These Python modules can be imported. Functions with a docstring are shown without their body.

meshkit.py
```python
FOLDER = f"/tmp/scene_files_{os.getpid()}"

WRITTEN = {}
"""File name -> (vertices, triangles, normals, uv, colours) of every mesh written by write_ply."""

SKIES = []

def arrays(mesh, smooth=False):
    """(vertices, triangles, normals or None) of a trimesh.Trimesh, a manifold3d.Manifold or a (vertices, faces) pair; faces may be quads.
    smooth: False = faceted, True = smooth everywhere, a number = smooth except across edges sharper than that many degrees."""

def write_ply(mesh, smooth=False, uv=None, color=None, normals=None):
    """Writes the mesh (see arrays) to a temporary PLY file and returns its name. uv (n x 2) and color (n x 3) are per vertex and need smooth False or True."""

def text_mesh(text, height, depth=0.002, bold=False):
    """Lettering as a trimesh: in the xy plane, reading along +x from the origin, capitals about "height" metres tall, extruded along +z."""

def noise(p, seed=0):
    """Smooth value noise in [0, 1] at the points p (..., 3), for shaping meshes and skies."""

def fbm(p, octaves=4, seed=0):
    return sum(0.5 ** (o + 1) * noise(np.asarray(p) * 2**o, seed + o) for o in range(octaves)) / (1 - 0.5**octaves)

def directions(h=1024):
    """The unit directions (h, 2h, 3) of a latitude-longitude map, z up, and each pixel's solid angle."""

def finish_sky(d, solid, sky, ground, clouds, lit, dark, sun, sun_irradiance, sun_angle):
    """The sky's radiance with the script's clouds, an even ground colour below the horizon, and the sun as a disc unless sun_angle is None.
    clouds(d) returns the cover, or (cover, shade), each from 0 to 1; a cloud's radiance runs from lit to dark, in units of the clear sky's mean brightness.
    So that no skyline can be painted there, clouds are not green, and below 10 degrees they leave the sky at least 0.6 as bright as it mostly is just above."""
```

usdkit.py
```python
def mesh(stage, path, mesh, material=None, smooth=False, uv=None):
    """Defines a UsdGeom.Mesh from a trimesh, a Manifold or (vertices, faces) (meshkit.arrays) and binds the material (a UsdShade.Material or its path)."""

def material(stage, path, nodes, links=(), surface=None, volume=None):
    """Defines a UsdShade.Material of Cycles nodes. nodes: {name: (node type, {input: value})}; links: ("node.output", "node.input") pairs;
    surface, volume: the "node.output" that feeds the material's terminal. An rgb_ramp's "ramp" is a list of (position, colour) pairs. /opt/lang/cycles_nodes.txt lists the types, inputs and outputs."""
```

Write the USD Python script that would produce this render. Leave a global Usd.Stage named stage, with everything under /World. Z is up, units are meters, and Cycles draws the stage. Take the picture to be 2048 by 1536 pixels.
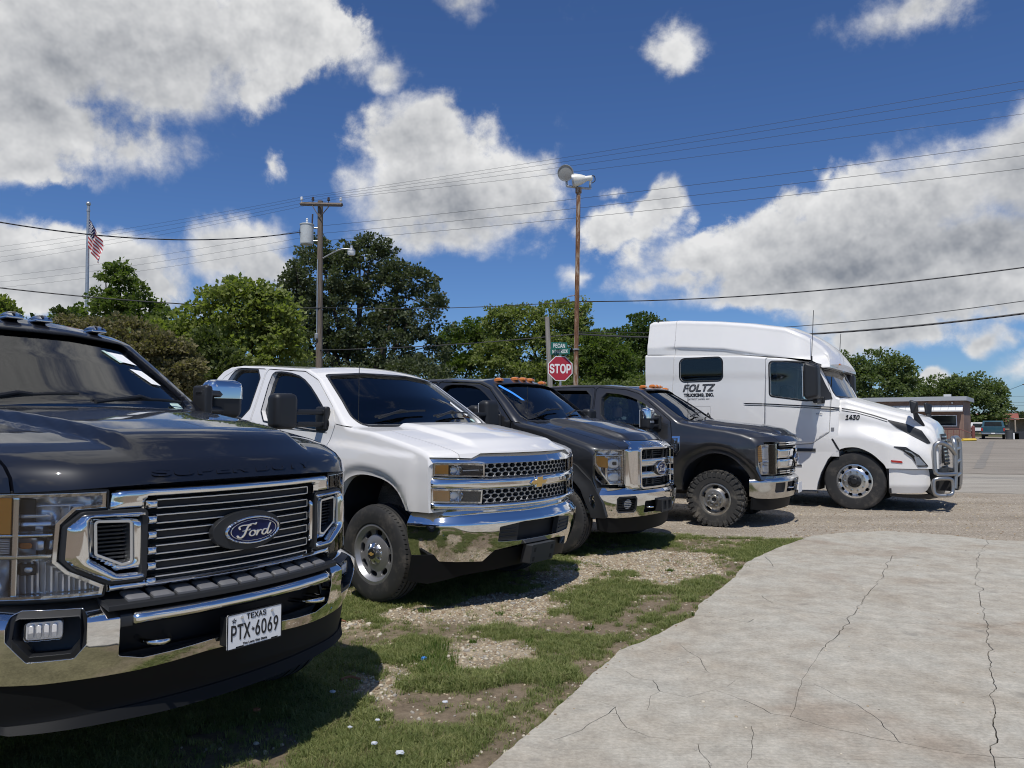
import math, numpy as np, trimesh, shapely, usdkit, meshkit
from shapely.geometry import Polygon, LineString, Point, MultiPolygon, box as sbox
from shapely import affinity
from shapely.ops import unary_union
from manifold3d import Manifold, CrossSection, FillRule
from pxr import Usd, UsdGeom, UsdLux, UsdShade, Gf, Sdf, Vt

stage = Usd.Stage.CreateInMemory()
UsdGeom.SetStageUpAxis(stage, UsdGeom.Tokens.z)
UsdGeom.SetStageMetersPerUnit(stage, 1.0)
UsdGeom.Xform.Define(stage, '/World')
PI = math.pi

# ---------------------------------------------------------------- camera
CAM_H, FPX, PITCH = 1.51, 1500.0, math.atan((846 - 768) / 1500.0)
cam = UsdGeom.Camera.Define(stage, '/World/camera')
cam.CreateHorizontalApertureAttr(36.0)
cam.CreateVerticalApertureAttr(27.0)
cam.CreateFocalLengthAttr(36.0 * FPX / 2048)
cam.CreateClippingRangeAttr(Gf.Vec2f(0.05, 20000))
cam.AddTranslateOp().Set(Gf.Vec3d(0, 0, CAM_H))
cam.AddRotateXOp().Set(90 + math.degrees(PITCH))
cam.CreateExposureAttr(0.0)

# ---------------------------------------------------------------- sun and sky
SUN_EL, SUN_DIR = math.radians(62), np.array([-0.07, -0.44])
SUN_ROT = math.atan2(SUN_DIR[0], SUN_DIR[1])
sun = UsdLux.DistantLight.Define(stage, '/World/sun')
sun.CreateIntensityAttr(1.0)
sun.CreateAngleAttr(0.53)
sun.CreateNormalizeAttr(True)
sun.CreateColorAttr(Gf.Vec3f(1.0, 0.965, 0.91))
sun.AddRotateZOp().Set(math.degrees(-SUN_ROT))
sun.AddRotateXOp().Set(-(90 - math.degrees(SUN_EL)))

LOOKS = '/World/Looks'


def mat(name, nodes, links=(), surface='p.BSDF', volume=None):
    return usdkit.material(stage, f'{LOOKS}/{name}', nodes, links, surface=surface, volume=volume)


def sky_material():
    """Clear sky with cumulus: soft blobs of cover given by bearing and elevation, broken up by noise, brighter on their upper edges."""
    N, L = {}, []
    cnt = [0]

    def nd(kind, links=None, **inp):
        cnt[0] += 1
        n = f'n{cnt[0]}'
        N[n] = (kind, inp)
        for k, v in (links or {}).items():
            L.append((v, f'{n}.{k}'))
        return n

    def m(op, a, b=None, c=None, clampit=False):
        links, inp = {}, {'math_type': op}
        for i, v in enumerate((a, b, c)):
            if v is None:
                continue
            if isinstance(v, str):
                links[f'value{i+1}'] = v
            else:
                inp[f'value{i+1}'] = float(v)
        if clampit:
            inp['use_clamp'] = True
        return nd('math', links, **inp) + '.value'

    tc = nd('texture_coordinate')
    D = f'{tc}.generated'
    sep = nd('separate_xyz', {'vector': D})
    x, y, z = (f'{sep}.{k}' for k in 'xyz')
    az, el = m('arctan2', x, y), m('arcsine', z)
    ae = nd('combine_xyz', {'x': az, 'y': el}) + '.vector'
    # warp the bearing plane a little so that blobs are not ellipses
    wn = nd('noise_texture', {'vector': ae}, dimensions='2D', scale=9.0, detail=3.0, roughness=.6)
    wv = nd('vector_math', {'vector1': f'{wn}.color'}, math_type='subtract', vector2=(.5, .5, .5))
    aw = nd('vector_math', {'vector1': f'{wv}.vector', 'vector3': ae}, math_type='multiply_add', vector2=(.09, .07, 0)) + '.vector'
    tot = top = None
    for a0, e0, sa, se, w in BLOBS:
        kx, ky = 1 / math.radians(sa), 1 / math.radians(se)
        mp = nd('mapping', {'vector': aw}, mapping_type='point', scale=(kx, ky, 1), location=(-math.radians(a0) * kx, -math.radians(e0) * ky, 0))
        g = nd('gradient_texture', {'vector': f'{mp}.vector'}, gradient_type='spherical') + '.fac'
        if w != 1.0:
            g = m('multiply', g, w)
        tot = g if tot is None else m('smoothmax', tot, g, .08)
    # broken cumulus of the same kind everywhere outside the picture
    zz = m('add', m('maximum', z, 0.0), 0.30)
    comb = nd('combine_xyz', {'x': m('divide', x, zz), 'y': m('divide', y, zz)}) + '.vector'
    n3 = nd('noise_texture', {'vector': comb}, dimensions='2D', scale=0.9, detail=3.0, roughness=0.5)
    outside = nd('map_range', {'value': m('absolute', az)}, range_type='smoothstep', from_min=math.radians(37), from_max=math.radians(50), to_min=0.0, to_max=1.0, clamp=True) + '.result'
    high = nd('map_range', {'value': el}, range_type='smoothstep', from_min=math.radians(34), from_max=math.radians(44), to_min=0.0, to_max=1.0, clamp=True) + '.result'
    general = m('multiply', nd('map_range', {'value': f'{n3}.fac'}, from_min=0.46, from_max=0.72, to_min=0.0, to_max=0.7, clamp=True) + '.result', m('maximum', outside, high))
    tot = m('maximum', tot, general)

    def billow(vec, det):
        n1 = nd('noise_texture', {'vector': vec}, scale=5.2, detail=det, roughness=0.64, lacunarity=2.15, distortion=0.12)
        return m('multiply', m('subtract', f'{n1}.fac', 0.5), 1.55)

    b0 = billow(D, 9.0)
    up = nd('vector_math', {'vector1': D}, math_type='add', vector2=(0.010, 0.0, 0.030)) + '.vector'
    b1 = billow(up, 5.0)
    up2 = nd('vector_math', {'vector1': D}, math_type='add', vector2=(0.004, 0.0, 0.010)) + '.vector'
    nf = nd('noise_texture', {'vector': up2}, scale=16.0, detail=4.0, roughness=.62)
    ng = nd('noise_texture', {'vector': D}, scale=16.0, detail=4.0, roughness=.62)
    f0 = m('add', tot, b0)
    wn2 = nd('noise_texture', {'vector': ae}, dimensions='2D', scale=4.0, detail=4.0, roughness=.6, distortion=.6)
    soft = nd('map_range', {'value': f'{wn2}.fac'}, from_min=.38, from_max=.64, to_min=.40, to_max=.80, clamp=True) + '.result'
    thin = m('multiply', m('subtract', .55, m('minimum', tot, .55)), .8)
    cov = nd('map_range', {'value': f0, 'from_max': m('add', soft, thin)}, range_type='smoothstep', from_min=0.27, to_min=0.0, to_max=1.0, clamp=True) + '.result'
    cover = m('multiply', cov, .97)
    thick = nd('map_range', {'value': f0}, range_type='smoothstep', from_min=0.40, from_max=1.05, to_min=0.0, to_max=1.0, clamp=True) + '.result'
    # light from above: upper slopes of each billow bright, bases grey
    low = None
    for a0, e0, wa, we, amt in BASES:
        kx, ky = 1 / math.radians(wa), 1 / math.radians(we)
        mp = nd('mapping', {'vector': aw}, mapping_type='point', scale=(kx, ky, 1), location=(-math.radians(a0) * kx, -math.radians(e0) * ky, 0))
        g = m('multiply', nd('gradient_texture', {'vector': f'{mp}.vector'}, gradient_type='spherical') + '.fac', amt)
        low = g if low is None else m('smoothmax', low, g, .1)
    slope = m('multiply', m('subtract', b1, b0), 2.0)
    fine = m('multiply', m('subtract', f'{nf}.fac', f'{ng}.fac'), 2.2)
    shade = m('add', m('add', m('add', slope, fine), m('multiply', low, 1.0)), m('multiply', m('subtract', thick, .45), .85))
    shade = nd('map_range', {'value': shade}, from_min=-.55, from_max=1.55, to_min=0.0, to_max=1.0, clamp=True) + '.result'
    sky = nd('sky_texture', sky_type='single_scattering', sun_disc=False, sun_elevation=SUN_EL, sun_rotation=SUN_ROT, altitude=300.0, air_density=1.0, aerosol_density=0.35, ozone_density=1.6)
    blue = nd('mix', {'color1': f'{sky}.color'}, mix_type='multiply', fac=1.0, color2=SKY_TINT)
    cloudc = nd('mix', {'fac': shade}, color1=CLOUD_LIT, color2=CLOUD_DARK)
    mixed = nd('mix', {'fac': cover, 'color1': f'{blue}.color', 'color2': f'{cloudc}.color'})
    bg = nd('background_shader', {'color': f'{mixed}.color'}, strength=SKY_STRENGTH)
    return mat('sky', N, L, surface=f'{bg}.background')


def be(px, py):
    """bearing and elevation (degrees) of a point of the photograph, as measured"""
    x, u = (px - 1024) / FPX, (768 - py) / FPX
    c, s = math.cos(PITCH), math.sin(PITCH)
    v = np.array([x, c - u * s, s + u * c]); v /= np.linalg.norm(v)
    return math.degrees(math.atan2(v[0], v[1])), math.degrees(math.asin(v[2]))


SKY_STRENGTH, SKY_TINT = 0.10, (.43, .62, .93)
CLOUD_LIT, CLOUD_DARK = (8.2, 8.2, 8.15), (2.4, 2.6, 2.95)
# (x, y, half width, half height, weight) of each cloud measured on the photograph
_B = [(60, 60, 420, 210, 1.0), (330, 100, 350, 200, 1.0), (590, 80, 270, 165, 1.0), (755, 130, 150, 90, .75), (90, 250, 330, 170, .95), (240, 290, 240, 130, .8), (90, 350, 330, 70, .7),
      (835, 300, 245, 175, 1.0), (790, 390, 190, 150, .95), (930, 400, 300, 165, 1.0), (1045, 410, 150, 150, .85), (890, 470, 290, 90, .8),
      (60, 510, 270, 110, .95), (250, 540, 270, 120, .9), (450, 500, 170, 120, .95), (520, 545, 150, 100, .8), (160, 590, 400, 80, .8),
      (1355, 100, 115, 90, .47), (570, 325, 70, 95, .5), (1830, 30, 230, 90, .66), (935, 5, 120, 55, .62),
      (1320, 425, 115, 90, .9), (1200, 460, 180, 80, .72), (1400, 500, 220, 110, .85), (1560, 475, 330, 140, 1.0), (1740, 440, 310, 165, 1.0), (1880, 385, 270, 170, 1.0), (2030, 345, 250, 150, 1.0), (1650, 540, 480, 120, 1.0), (1960, 510, 400, 160, 1.0),
      (1350, 560, 200, 60, .65), (1860, 600, 450, 100, 1.0), (1540, 590, 330, 75, .85), (1800, 665, 260, 65, .78), (1985, 675, 105, 55, .8), (1850, 760, 90, 40, .75), (2070, 725, 90, 45, .5), (1210, 385, 110, 60, .48), (1640, 345, 110, 65, .52), (1130, 530, 110, 60, .5)]
# grey undersides
_G = [(150, 190, 520, 120, .8), (560, 170, 260, 60, .55), (120, 330, 330, 60, .55), (900, 430, 260, 90, .75), (230, 570, 380, 90, .75), (480, 560, 160, 50, .45), (1700, 530, 560, 95, .85), (2000, 480, 330, 110, .7), (1850, 640, 420, 70, .75), (1420, 560, 200, 60, .5), (1250, 480, 150, 50, .4), (1840, 50, 160, 40, .4), (1985, 700, 90, 25, .4)]
BLOBS, BASES = [], []
for dst, src in ((BLOBS, _B), (BASES, _G)):
    for px, py, w, hh, wt in src:
        a, e = be(px, py)
        dst.append((a, e, math.degrees(w / FPX), math.degrees(hh / FPX), wt))
dome = UsdLux.DomeLight.Define(stage, '/World/sky')
dome.CreateIntensityAttr(1.0)
UsdShade.MaterialBindingAPI.Apply(dome.GetPrim()).Bind(sky_material())
dome.GetPrim().SetCustomDataByKey('kind', 'structure')

# ---------------------------------------------------------------- naming and parts
_used = {}


def numbered(path):
    n = _used.get(path, -1) + 1
    _used[path] = n
    return path if n == 0 else f'{path}_{n:03d}'


def tag(prim, label=None, cat=None, group=None, kind=None):
    for k, v in (('label', label), ('category', cat), ('group', group), ('kind', kind)):
        if v:
            prim.SetCustomDataByKey(k, v)


import shapely.ops


def thing(name, label, cat, loc=(0, 0, 0), rotz=0.0, group=None):
    """an Xform at the thing's base; its parts are children"""
    path = numbered('/World/' + name)
    x = UsdGeom.Xform.Define(stage, path)
    x.AddTranslateOp().Set(Gf.Vec3d(*map(float, loc)))
    x.AddRotateZOp().Set(float(rotz))
    tag(x.GetPrim(), label, cat, group)
    return path


def part(parent, name, mesh, m, smooth=32, label=None, kind=None):
    path = numbered(f'{parent}/{name}')
    g = usdkit.mesh(stage, path, mesh, m, smooth=smooth)
    tag(g.GetPrim(), label, None, None, kind)
    return path


def solo(name, mesh, m, label=None, cat=None, group=None, kind=None, smooth=32):
    path = numbered('/World/' + name)
    g = usdkit.mesh(stage, path, mesh, m, smooth=smooth)
    tag(g.GetPrim(), label, cat, group, kind)
    return path


def copy_of(src, name, label, loc, rotz, group=None, cat=None):
    path = numbered('/World/' + name)
    x = UsdGeom.Xform.Define(stage, path)
    x.GetPrim().GetReferences().AddInternalReference(src)
    x.ClearXformOpOrder()
    x.MakeMatrixXform().Set(Gf.Matrix4d().SetRotate(Gf.Rotation(Gf.Vec3d(0, 0, 1), rotz)) * Gf.Matrix4d().SetTranslate(Gf.Vec3d(*loc)))
    x.GetPrim().SetInstanceable(True)
    tag(x.GetPrim(), label, cat, group)
    return path


# ---------------------------------------------------------------- mesh helpers
def cat(*ms):
    ms = [to_tm(m) for m in ms]
    return trimesh.util.concatenate(ms)


def to_tm(m):
    if isinstance(m, Manifold):
        q = m.to_mesh()
        return trimesh.Trimesh(q.vert_properties[:, :3], q.tri_verts, process=False)
    if isinstance(m, tuple):
        v, f = np.asarray(m[0], float), np.asarray(m[1])
        return trimesh.Trimesh(v, f, process=False)
    return m


def to_mf(m):
    if isinstance(m, Manifold):
        return m
    from manifold3d import Mesh
    t = to_tm(m).copy(); t.merge_vertices()
    if t.volume < 0:
        t.invert()
    r = Manifold(Mesh(vert_properties=np.asarray(t.vertices, np.float32), tri_verts=np.asarray(t.faces, np.uint32)))
    return r


def rings(poly):
    ps = poly.geoms if hasattr(poly, 'geoms') else [poly]
    out = []
    for p in ps:
        if p.is_empty or not hasattr(p, 'exterior'):
            continue
        out.append(np.asarray(p.exterior.coords)[:-1]); out += [np.asarray(i.coords)[:-1] for i in p.interiors]
    return out


def cs(poly):
    if isinstance(poly, (list, np.ndarray)):
        poly = Polygon(poly)
    return CrossSection([r.tolist() for r in rings(poly)], FillRule.EvenOdd)


AX = {'x': [[0, 0, 1, 0], [1, 0, 0, 0], [0, 1, 0, 0]], 'y': [[1, 0, 0, 0], [0, 0, 1, 0], [0, 1, 0, 0]], 'z': [[1, 0, 0, 0], [0, 1, 0, 0], [0, 0, 1, 0]]}


def prism(poly, axis, a, b):
    """polygon in the plane across axis ((y,z), (x,z) or (x,y)) extruded from a to b along it"""
    m = Manifold.extrude(cs(poly), b - a).transform(np.array(AX[axis], float))
    t = [0, 0, 0]; t['xyz'.index(axis)] = a
    return m.translate(t)


def bx(x0, x1, y0, y1, z0, z1):
    return Manifold.cube([x1 - x0, y1 - y0, z1 - z0]).translate([x0, y0, z0])


def rbox(x0, x1, y0, y1, z0, z1, r=.02, seg=10):
    """box with rounded edges: hull of eight balls"""
    r = min(r, (x1 - x0) / 2.01, (y1 - y0) / 2.01, (z1 - z0) / 2.01)
    s = Manifold.sphere(r, seg)
    return Manifold.batch_hull([s.translate([x, y, z]) for x in (x0 + r, x1 - r) for y in (y0 + r, y1 - r) for z in (z0 + r, z1 - r)])


def rot(m, rx=0, ry=0, rz=0):
    return m.rotate([rx, ry, rz])


def cyl(r, h, axis='z', at=(0, 0, 0), seg=32, r2=None):
    """cylinder along the axis starting at 'at'"""
    m = Manifold.cylinder(h, r, r if r2 is None else r2, seg)
    if axis == 'x':
        m = m.rotate([0, 90, 0])
    elif axis == 'y':
        m = m.rotate([-90, 0, 0])
    return m.translate(list(at))


def tube(pts, r, seg=8, r1=None, closed=False):
    """round bar along a polyline; radius may run from r to r1"""
    p = np.asarray(pts, float); n = len(p)
    t = np.gradient(p, axis=0) if not closed else np.roll(p, -1, 0) - np.roll(p, 1, 0)
    t /= np.maximum(np.linalg.norm(t, axis=1, keepdims=True), 1e-9)
    up = np.array([0, 0, 1.0]) if abs(t[0][2]) < .9 else np.array([1.0, 0, 0])
    a = np.cross(t[0], up); a /= np.linalg.norm(a)
    vs, a_ = [], a
    rr = np.full(n, r) if r1 is None else np.linspace(r, r1, n)
    for i in range(n):
        a_ = a_ - t[i] * (a_ @ t[i]); a_ /= np.linalg.norm(a_)
        b = np.cross(t[i], a_)
        th = np.arange(seg) / seg * 2 * PI
        vs.append(p[i] + rr[i] * (np.cos(th)[:, None] * a_ + np.sin(th)[:, None] * b))
    v = np.vstack(vs); f = []
    m = n if closed else n - 1
    for i in range(m):
        j = (i + 1) % n
        for k in range(seg):
            q = (k + 1) % seg
            f += [[i * seg + k, i * seg + q, j * seg + q], [i * seg + k, j * seg + q, j * seg + k]]
    if not closed:
        v = np.vstack([v, p[0], p[-1]])
        for k in range(seg):
            q = (k + 1) % seg
            f += [[q, k, n * seg], [(n - 1) * seg + k, (n - 1) * seg + q, n * seg + 1]]
    return trimesh.Trimesh(v, f, process=False)


def spline(pts, n=8):
    """Catmull-Rom through the points"""
    p = np.asarray(pts, float); q = np.vstack([2 * p[0] - p[1], p, 2 * p[-1] - p[-2]]); out = []
    for i in range(1, len(q) - 2):
        for t in np.linspace(0, 1, n, endpoint=False):
            a, b, c, d = q[i - 1:i + 3]
            out.append(.5 * (2 * b + (c - a) * t + (2 * a - 5 * b + 4 * c - d) * t ** 2 + (3 * b - a - 3 * c + d) * t ** 3))
    out.append(p[-1])
    return np.array(out)


def loft(secs):
    """closed solid through rings of equal length, ends capped"""
    S = np.asarray(secs, float); n, k = S.shape[:2]
    v = S.reshape(-1, 3); i = np.arange(n - 1)[:, None] * k; a = np.arange(k); b = (a + 1) % k
    q = np.stack([i + a, i + b, i + k + b, i + k + a], -1).reshape(-1, 4)
    f = np.vstack([q[:, [0, 1, 2]], q[:, [0, 2, 3]]])
    v = np.vstack([v, S[0].mean(0), S[-1].mean(0)])
    e = np.stack([b, a, np.full(k, n * k)], 1); g = np.stack([(n - 1) * k + a, (n - 1) * k + b, np.full(k, n * k + 1)], 1)
    t = trimesh.Trimesh(v, np.vstack([f, e, g]), process=False)
    if t.volume < 0:
        t.invert()
    return t


def lathe(prof, seg=48, axis='y', at=(0, 0, 0)):
    """profile (radius, height) turned about the axis; closed ring profile"""
    m = Manifold.revolve(cs(Polygon(prof)), seg)  # about z, y of the profile becomes z
    if axis == 'y':
        m = m.rotate([-90, 0, 0])
    elif axis == 'x':
        m = m.rotate([0, 90, 0])
    return m.translate(list(at))


def strips(poly, step, stepv=None):
    """polygon cut by lines u = k*step (and v = k*stepv), triangulated; returns (points, triangles)"""
    x0, y0, x1, y1 = poly.bounds
    ks = np.arange(math.floor(x0 / step), math.ceil(x1 / step) + 1)
    js = np.arange(math.floor(y0 / stepv), math.ceil(y1 / stepv) + 1) if stepv else [None]
    key, pts, tri = {}, [], []

    def vid(p):
        k = (round(p[0], 6), round(p[1], 6))
        if k not in key:
            key[k] = len(pts); pts.append(p[:2])
        return key[k]
    shapely.prepare(poly)
    for a in ks:
        for j in js:
            cell = sbox(a * step, -1e3 if j is None else j * stepv, (a + 1) * step, 1e3 if j is None else (j + 1) * stepv)
            if not poly.intersects(cell):
                continue
            g = poly.intersection(cell)
            for q in (g.geoms if hasattr(g, 'geoms') else [g]):
                if q.geom_type != 'Polygon' or q.area < 1e-9:
                    continue
                for t in shapely.constrained_delaunay_triangles(q).geoms:
                    c = [vid(p) for p in list(t.exterior.coords)[:3]]
                    if len(set(c)) == 3:
                        p, r, s = (np.array(pts[i]) for i in c)
                        if (r[0] - p[0]) * (s[1] - p[1]) - (r[1] - p[1]) * (s[0] - p[0]) < 0:
                            c = c[::-1]
                        tri.append(c)
    return np.array(pts, float), np.array(tri, int)


def slab(poly, d0, d1, fn, step=.04, stepv=None, pillow=None):
    """plate with outline poly(u, v) between depths d0 < d1, put in place by fn(u, v, d) -> xyz arrays"""
    if not isinstance(poly, (Polygon, MultiPolygon)):
        poly = Polygon(poly) if not hasattr(poly, 'geoms') else MultiPolygon([g for g in poly.geoms if g.geom_type == 'Polygon'])
    if not poly.is_valid:
        poly = poly.buffer(0)
    out = []
    for pg in (poly.geoms if hasattr(poly, 'geoms') else [poly]):
        p, t = strips(pg, step, stepv)
        if not len(t):
            continue
        n = len(p)
        e = np.vstack([t[:, [0, 1]], t[:, [1, 2]], t[:, [2, 0]]])
        es = {tuple(x) for x in e.tolist()}
        b = np.array([x for x in es if (x[1], x[0]) not in es])
        dt = np.full(n, float(d1))
        if pillow:  # rounded face: falls away towards the outline
            q = np.clip(shapely.distance(shapely.points(p), pg.boundary) / pillow[0], 0, 1)
            dt = dt - pillow[1] * (1 - np.sqrt(np.maximum(0, 1 - (1 - q) ** 2)))
        top = fn(p[:, 0], p[:, 1], dt); bot = fn(p[:, 0], p[:, 1], np.full(n, float(d0)))
        v = np.vstack([top, bot, top, bot])
        f = np.vstack([t, t[:, ::-1] + n, np.stack([b[:, 1] + 2 * n, b[:, 0] + 2 * n, b[:, 0] + 3 * n], 1), np.stack([b[:, 1] + 2 * n, b[:, 0] + 3 * n, b[:, 1] + 3 * n], 1)])
        out.append(trimesh.Trimesh(v, f, process=False))
    m = trimesh.util.concatenate(out)
    if m.volume < 0:
        m.invert()
    return m


def rrect(x0, y0, x1, y1, r):
    return sbox(x0 + r, y0 + r, x1 - r, y1 - r).buffer(r, 6)


def rpoly(pts, r):
    """polygon with rounded corners"""
    p = Polygon(pts)
    return p.buffer(-r, join_style=2).buffer(2 * r, 6).buffer(-r, 6) if r > 0 else p


def text_poly(text, height, bold=True, width=1.0, shear=0.0):
    """lettering outline as a shapely shape, baseline at 0, starting at x = 0"""
    t = meshkit.text_mesh(text, height, .01, bold)
    v = np.asarray(t.vertices); f = np.asarray(t.faces)
    f = f[(v[f][:, :, 2] > .005).all(1)]
    e = np.vstack([f[:, [0, 1]], f[:, [1, 2]], f[:, [2, 0]]])
    es = set(map(tuple, e.tolist()))
    lines = [LineString(v[[p, q], :2]) for p, q in es if (q, p) not in es]
    T = v[f][:, :, :2]
    keep = []
    for g in shapely.ops.polygonize(lines):
        c = g.representative_point(); p = np.array([c.x, c.y])
        d = [(T[:, (i + 1) % 3, 0] - T[:, i, 0]) * (p[1] - T[:, i, 1]) - (T[:, (i + 1) % 3, 1] - T[:, i, 1]) * (p[0] - T[:, i, 0]) for i in range(3)]
        s = np.sign(np.stack(d))
        if ((s >= 0).all(0) | (s <= 0).all(0)).any():
            keep.append(g)
    return affinity.affine_transform(unary_union(keep), [width, shear, 0, 1, 0, 0])


def fit_text(text, x0, y0, x1, y1, bold=True, shear=0.0):
    g = text_poly(text, 1.0, bold, 1.0, shear)
    a, b, c, d = g.bounds
    return affinity.affine_transform(g, [(x1 - x0) / (c - a), 0, 0, (y1 - y0) / (d - b), x0 - a * (x1 - x0) / (c - a), y0 - b * (y1 - y0) / (d - b)])


def smoothstep(a, b, x):
    t = np.clip((np.asarray(x, float) - a) / (b - a), 0, 1)
    return t * t * (3 - 2 * t)


def ground_at(px, py, z=0.0):
    """ground point seen at a measured place of the photograph"""
    x, u = (px - 1024) / FPX, (768 - py) / FPX
    c, s = math.cos(PITCH), math.sin(PITCH)
    d = np.array([x, c - u * s, s + u * c])
    k = (z - CAM_H) / d[2]
    return d * k + np.array([0, 0, CAM_H])


def depth_at(px, py, Y):
    x, u = (px - 1024) / FPX, (768 - py) / FPX
    c, s = math.cos(PITCH), math.sin(PITCH)
    d = np.array([x, c - u * s, s + u * c])
    return d * (Y / d[1]) + np.array([0, 0, CAM_H])

# ---------------------------------------------------------------- materials
def plain(name, col, rough=.5, metal=0.0, var=.0, scale=6.0, bump=0.0, bscale=60.0, coat=0.0, bevel=0.0, spec=.5, dirt=None, dscale=2.5, damt=.5, **kw):
    """principled material with a little mottling, optional fine relief, dirt patches and softened edges"""
    N = {'p': ('principled_bsdf', dict(base_color=col, roughness=rough, metallic=metal, coat_weight=coat, coat_roughness=.03, specular_ior_level=spec, **kw))}
    L = []
    N['tc'] = ('texture_coordinate', {})
    last = None
    if var > 0:
        N['n'] = ('noise_texture', dict(scale=scale, detail=6.0, roughness=.6))
        L.append(('tc.object', 'n.vector'))
        N['r'] = ('rgb_ramp', dict(ramp=[(.25, tuple(c * (1 - var) for c in col)), (.75, tuple(min(1, c * (1 + var)) for c in col))]))
        L.append(('n.fac', 'r.fac')); last = 'r.color'
    if dirt is not None:
        N['dn'] = ('noise_texture', dict(scale=dscale, detail=9.0, roughness=.68))
        N['dr'] = ('map_range', dict(range_type='smoothstep', from_min=.48, from_max=.72, to_min=0.0, to_max=damt, clamp=True))
        N['dm'] = ('mix', dict(color1=col, color2=dirt))
        L += [('tc.object', 'dn.vector'), ('dn.fac', 'dr.value'), ('dr.result', 'dm.fac')]
        if last:
            L.append((last, 'dm.color1'))
        last = 'dm.color'
    if last:
        L.append((last, 'p.base_color'))
    nrm = None
    if bevel > 0:
        N['bv'] = ('bevel', dict(radius=bevel, samples=4)); nrm = 'bv.bevel'
    if bump > 0:
        N['bn'] = ('noise_texture', dict(scale=bscale, detail=5.0, roughness=.6))
        N['b'] = ('bump', dict(strength=bump, distance=.01))
        L += [('tc.object', 'bn.vector'), ('bn.fac', 'b.height')]
        if nrm:
            L.append((nrm, 'b.normal'))
        nrm = 'b.normal'
    if nrm:
        L.append((nrm, 'p.normal'))
    return mat(name, N, L)


def glass_mat(name, tint, refl_ior=1.5, rough=0.0):
    """window pane: see-through, mirror-like by angle"""
    return mat(name, {'t': ('transparent_bsdf', dict(color=tint)), 'g': ('glossy_bsdf', dict(color=(1, 1, 1), roughness=rough)), 'f': ('fresnel', dict(IOR=refl_ior)), 'x': ('mix_closure', {})},
               [('f.fac', 'x.fac'), ('t.BSDF', 'x.closure1'), ('g.BSDF', 'x.closure2')], surface='x.closure')


def paint(name, col, metal=0.0, rough=.35, flake=0.0, dust=.0, dustc=(.32, .29, .24), ior=.5):
    """car paint: colour under clear coat, thin uneven dust"""
    N = {'p': ('principled_bsdf', dict(base_color=col, metallic=metal, roughness=rough, coat_weight=1.0, coat_roughness=.025, specular_ior_level=ior)), 'tc': ('texture_coordinate', {}),
         'n': ('noise_texture', dict(scale=2.2, detail=8.0, roughness=.65)), 'r': ('map_range', dict(from_min=.4, from_max=.75, to_min=0.0, to_max=dust, clamp=True)), 'm': ('mix', dict(color1=col, color2=dustc)),
         'r2': ('map_range', dict(from_min=.4, from_max=.8, to_min=.02, to_max=.02 + .22 * min(1, dust * 6), clamp=True))}
    L = [('tc.object', 'n.vector'), ('n.fac', 'r.value'), ('r.result', 'm.fac'), ('m.color', 'p.base_color'), ('n.fac', 'r2.value'), ('r2.result', 'p.coat_roughness')]
    return mat(name, N, L)


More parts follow.
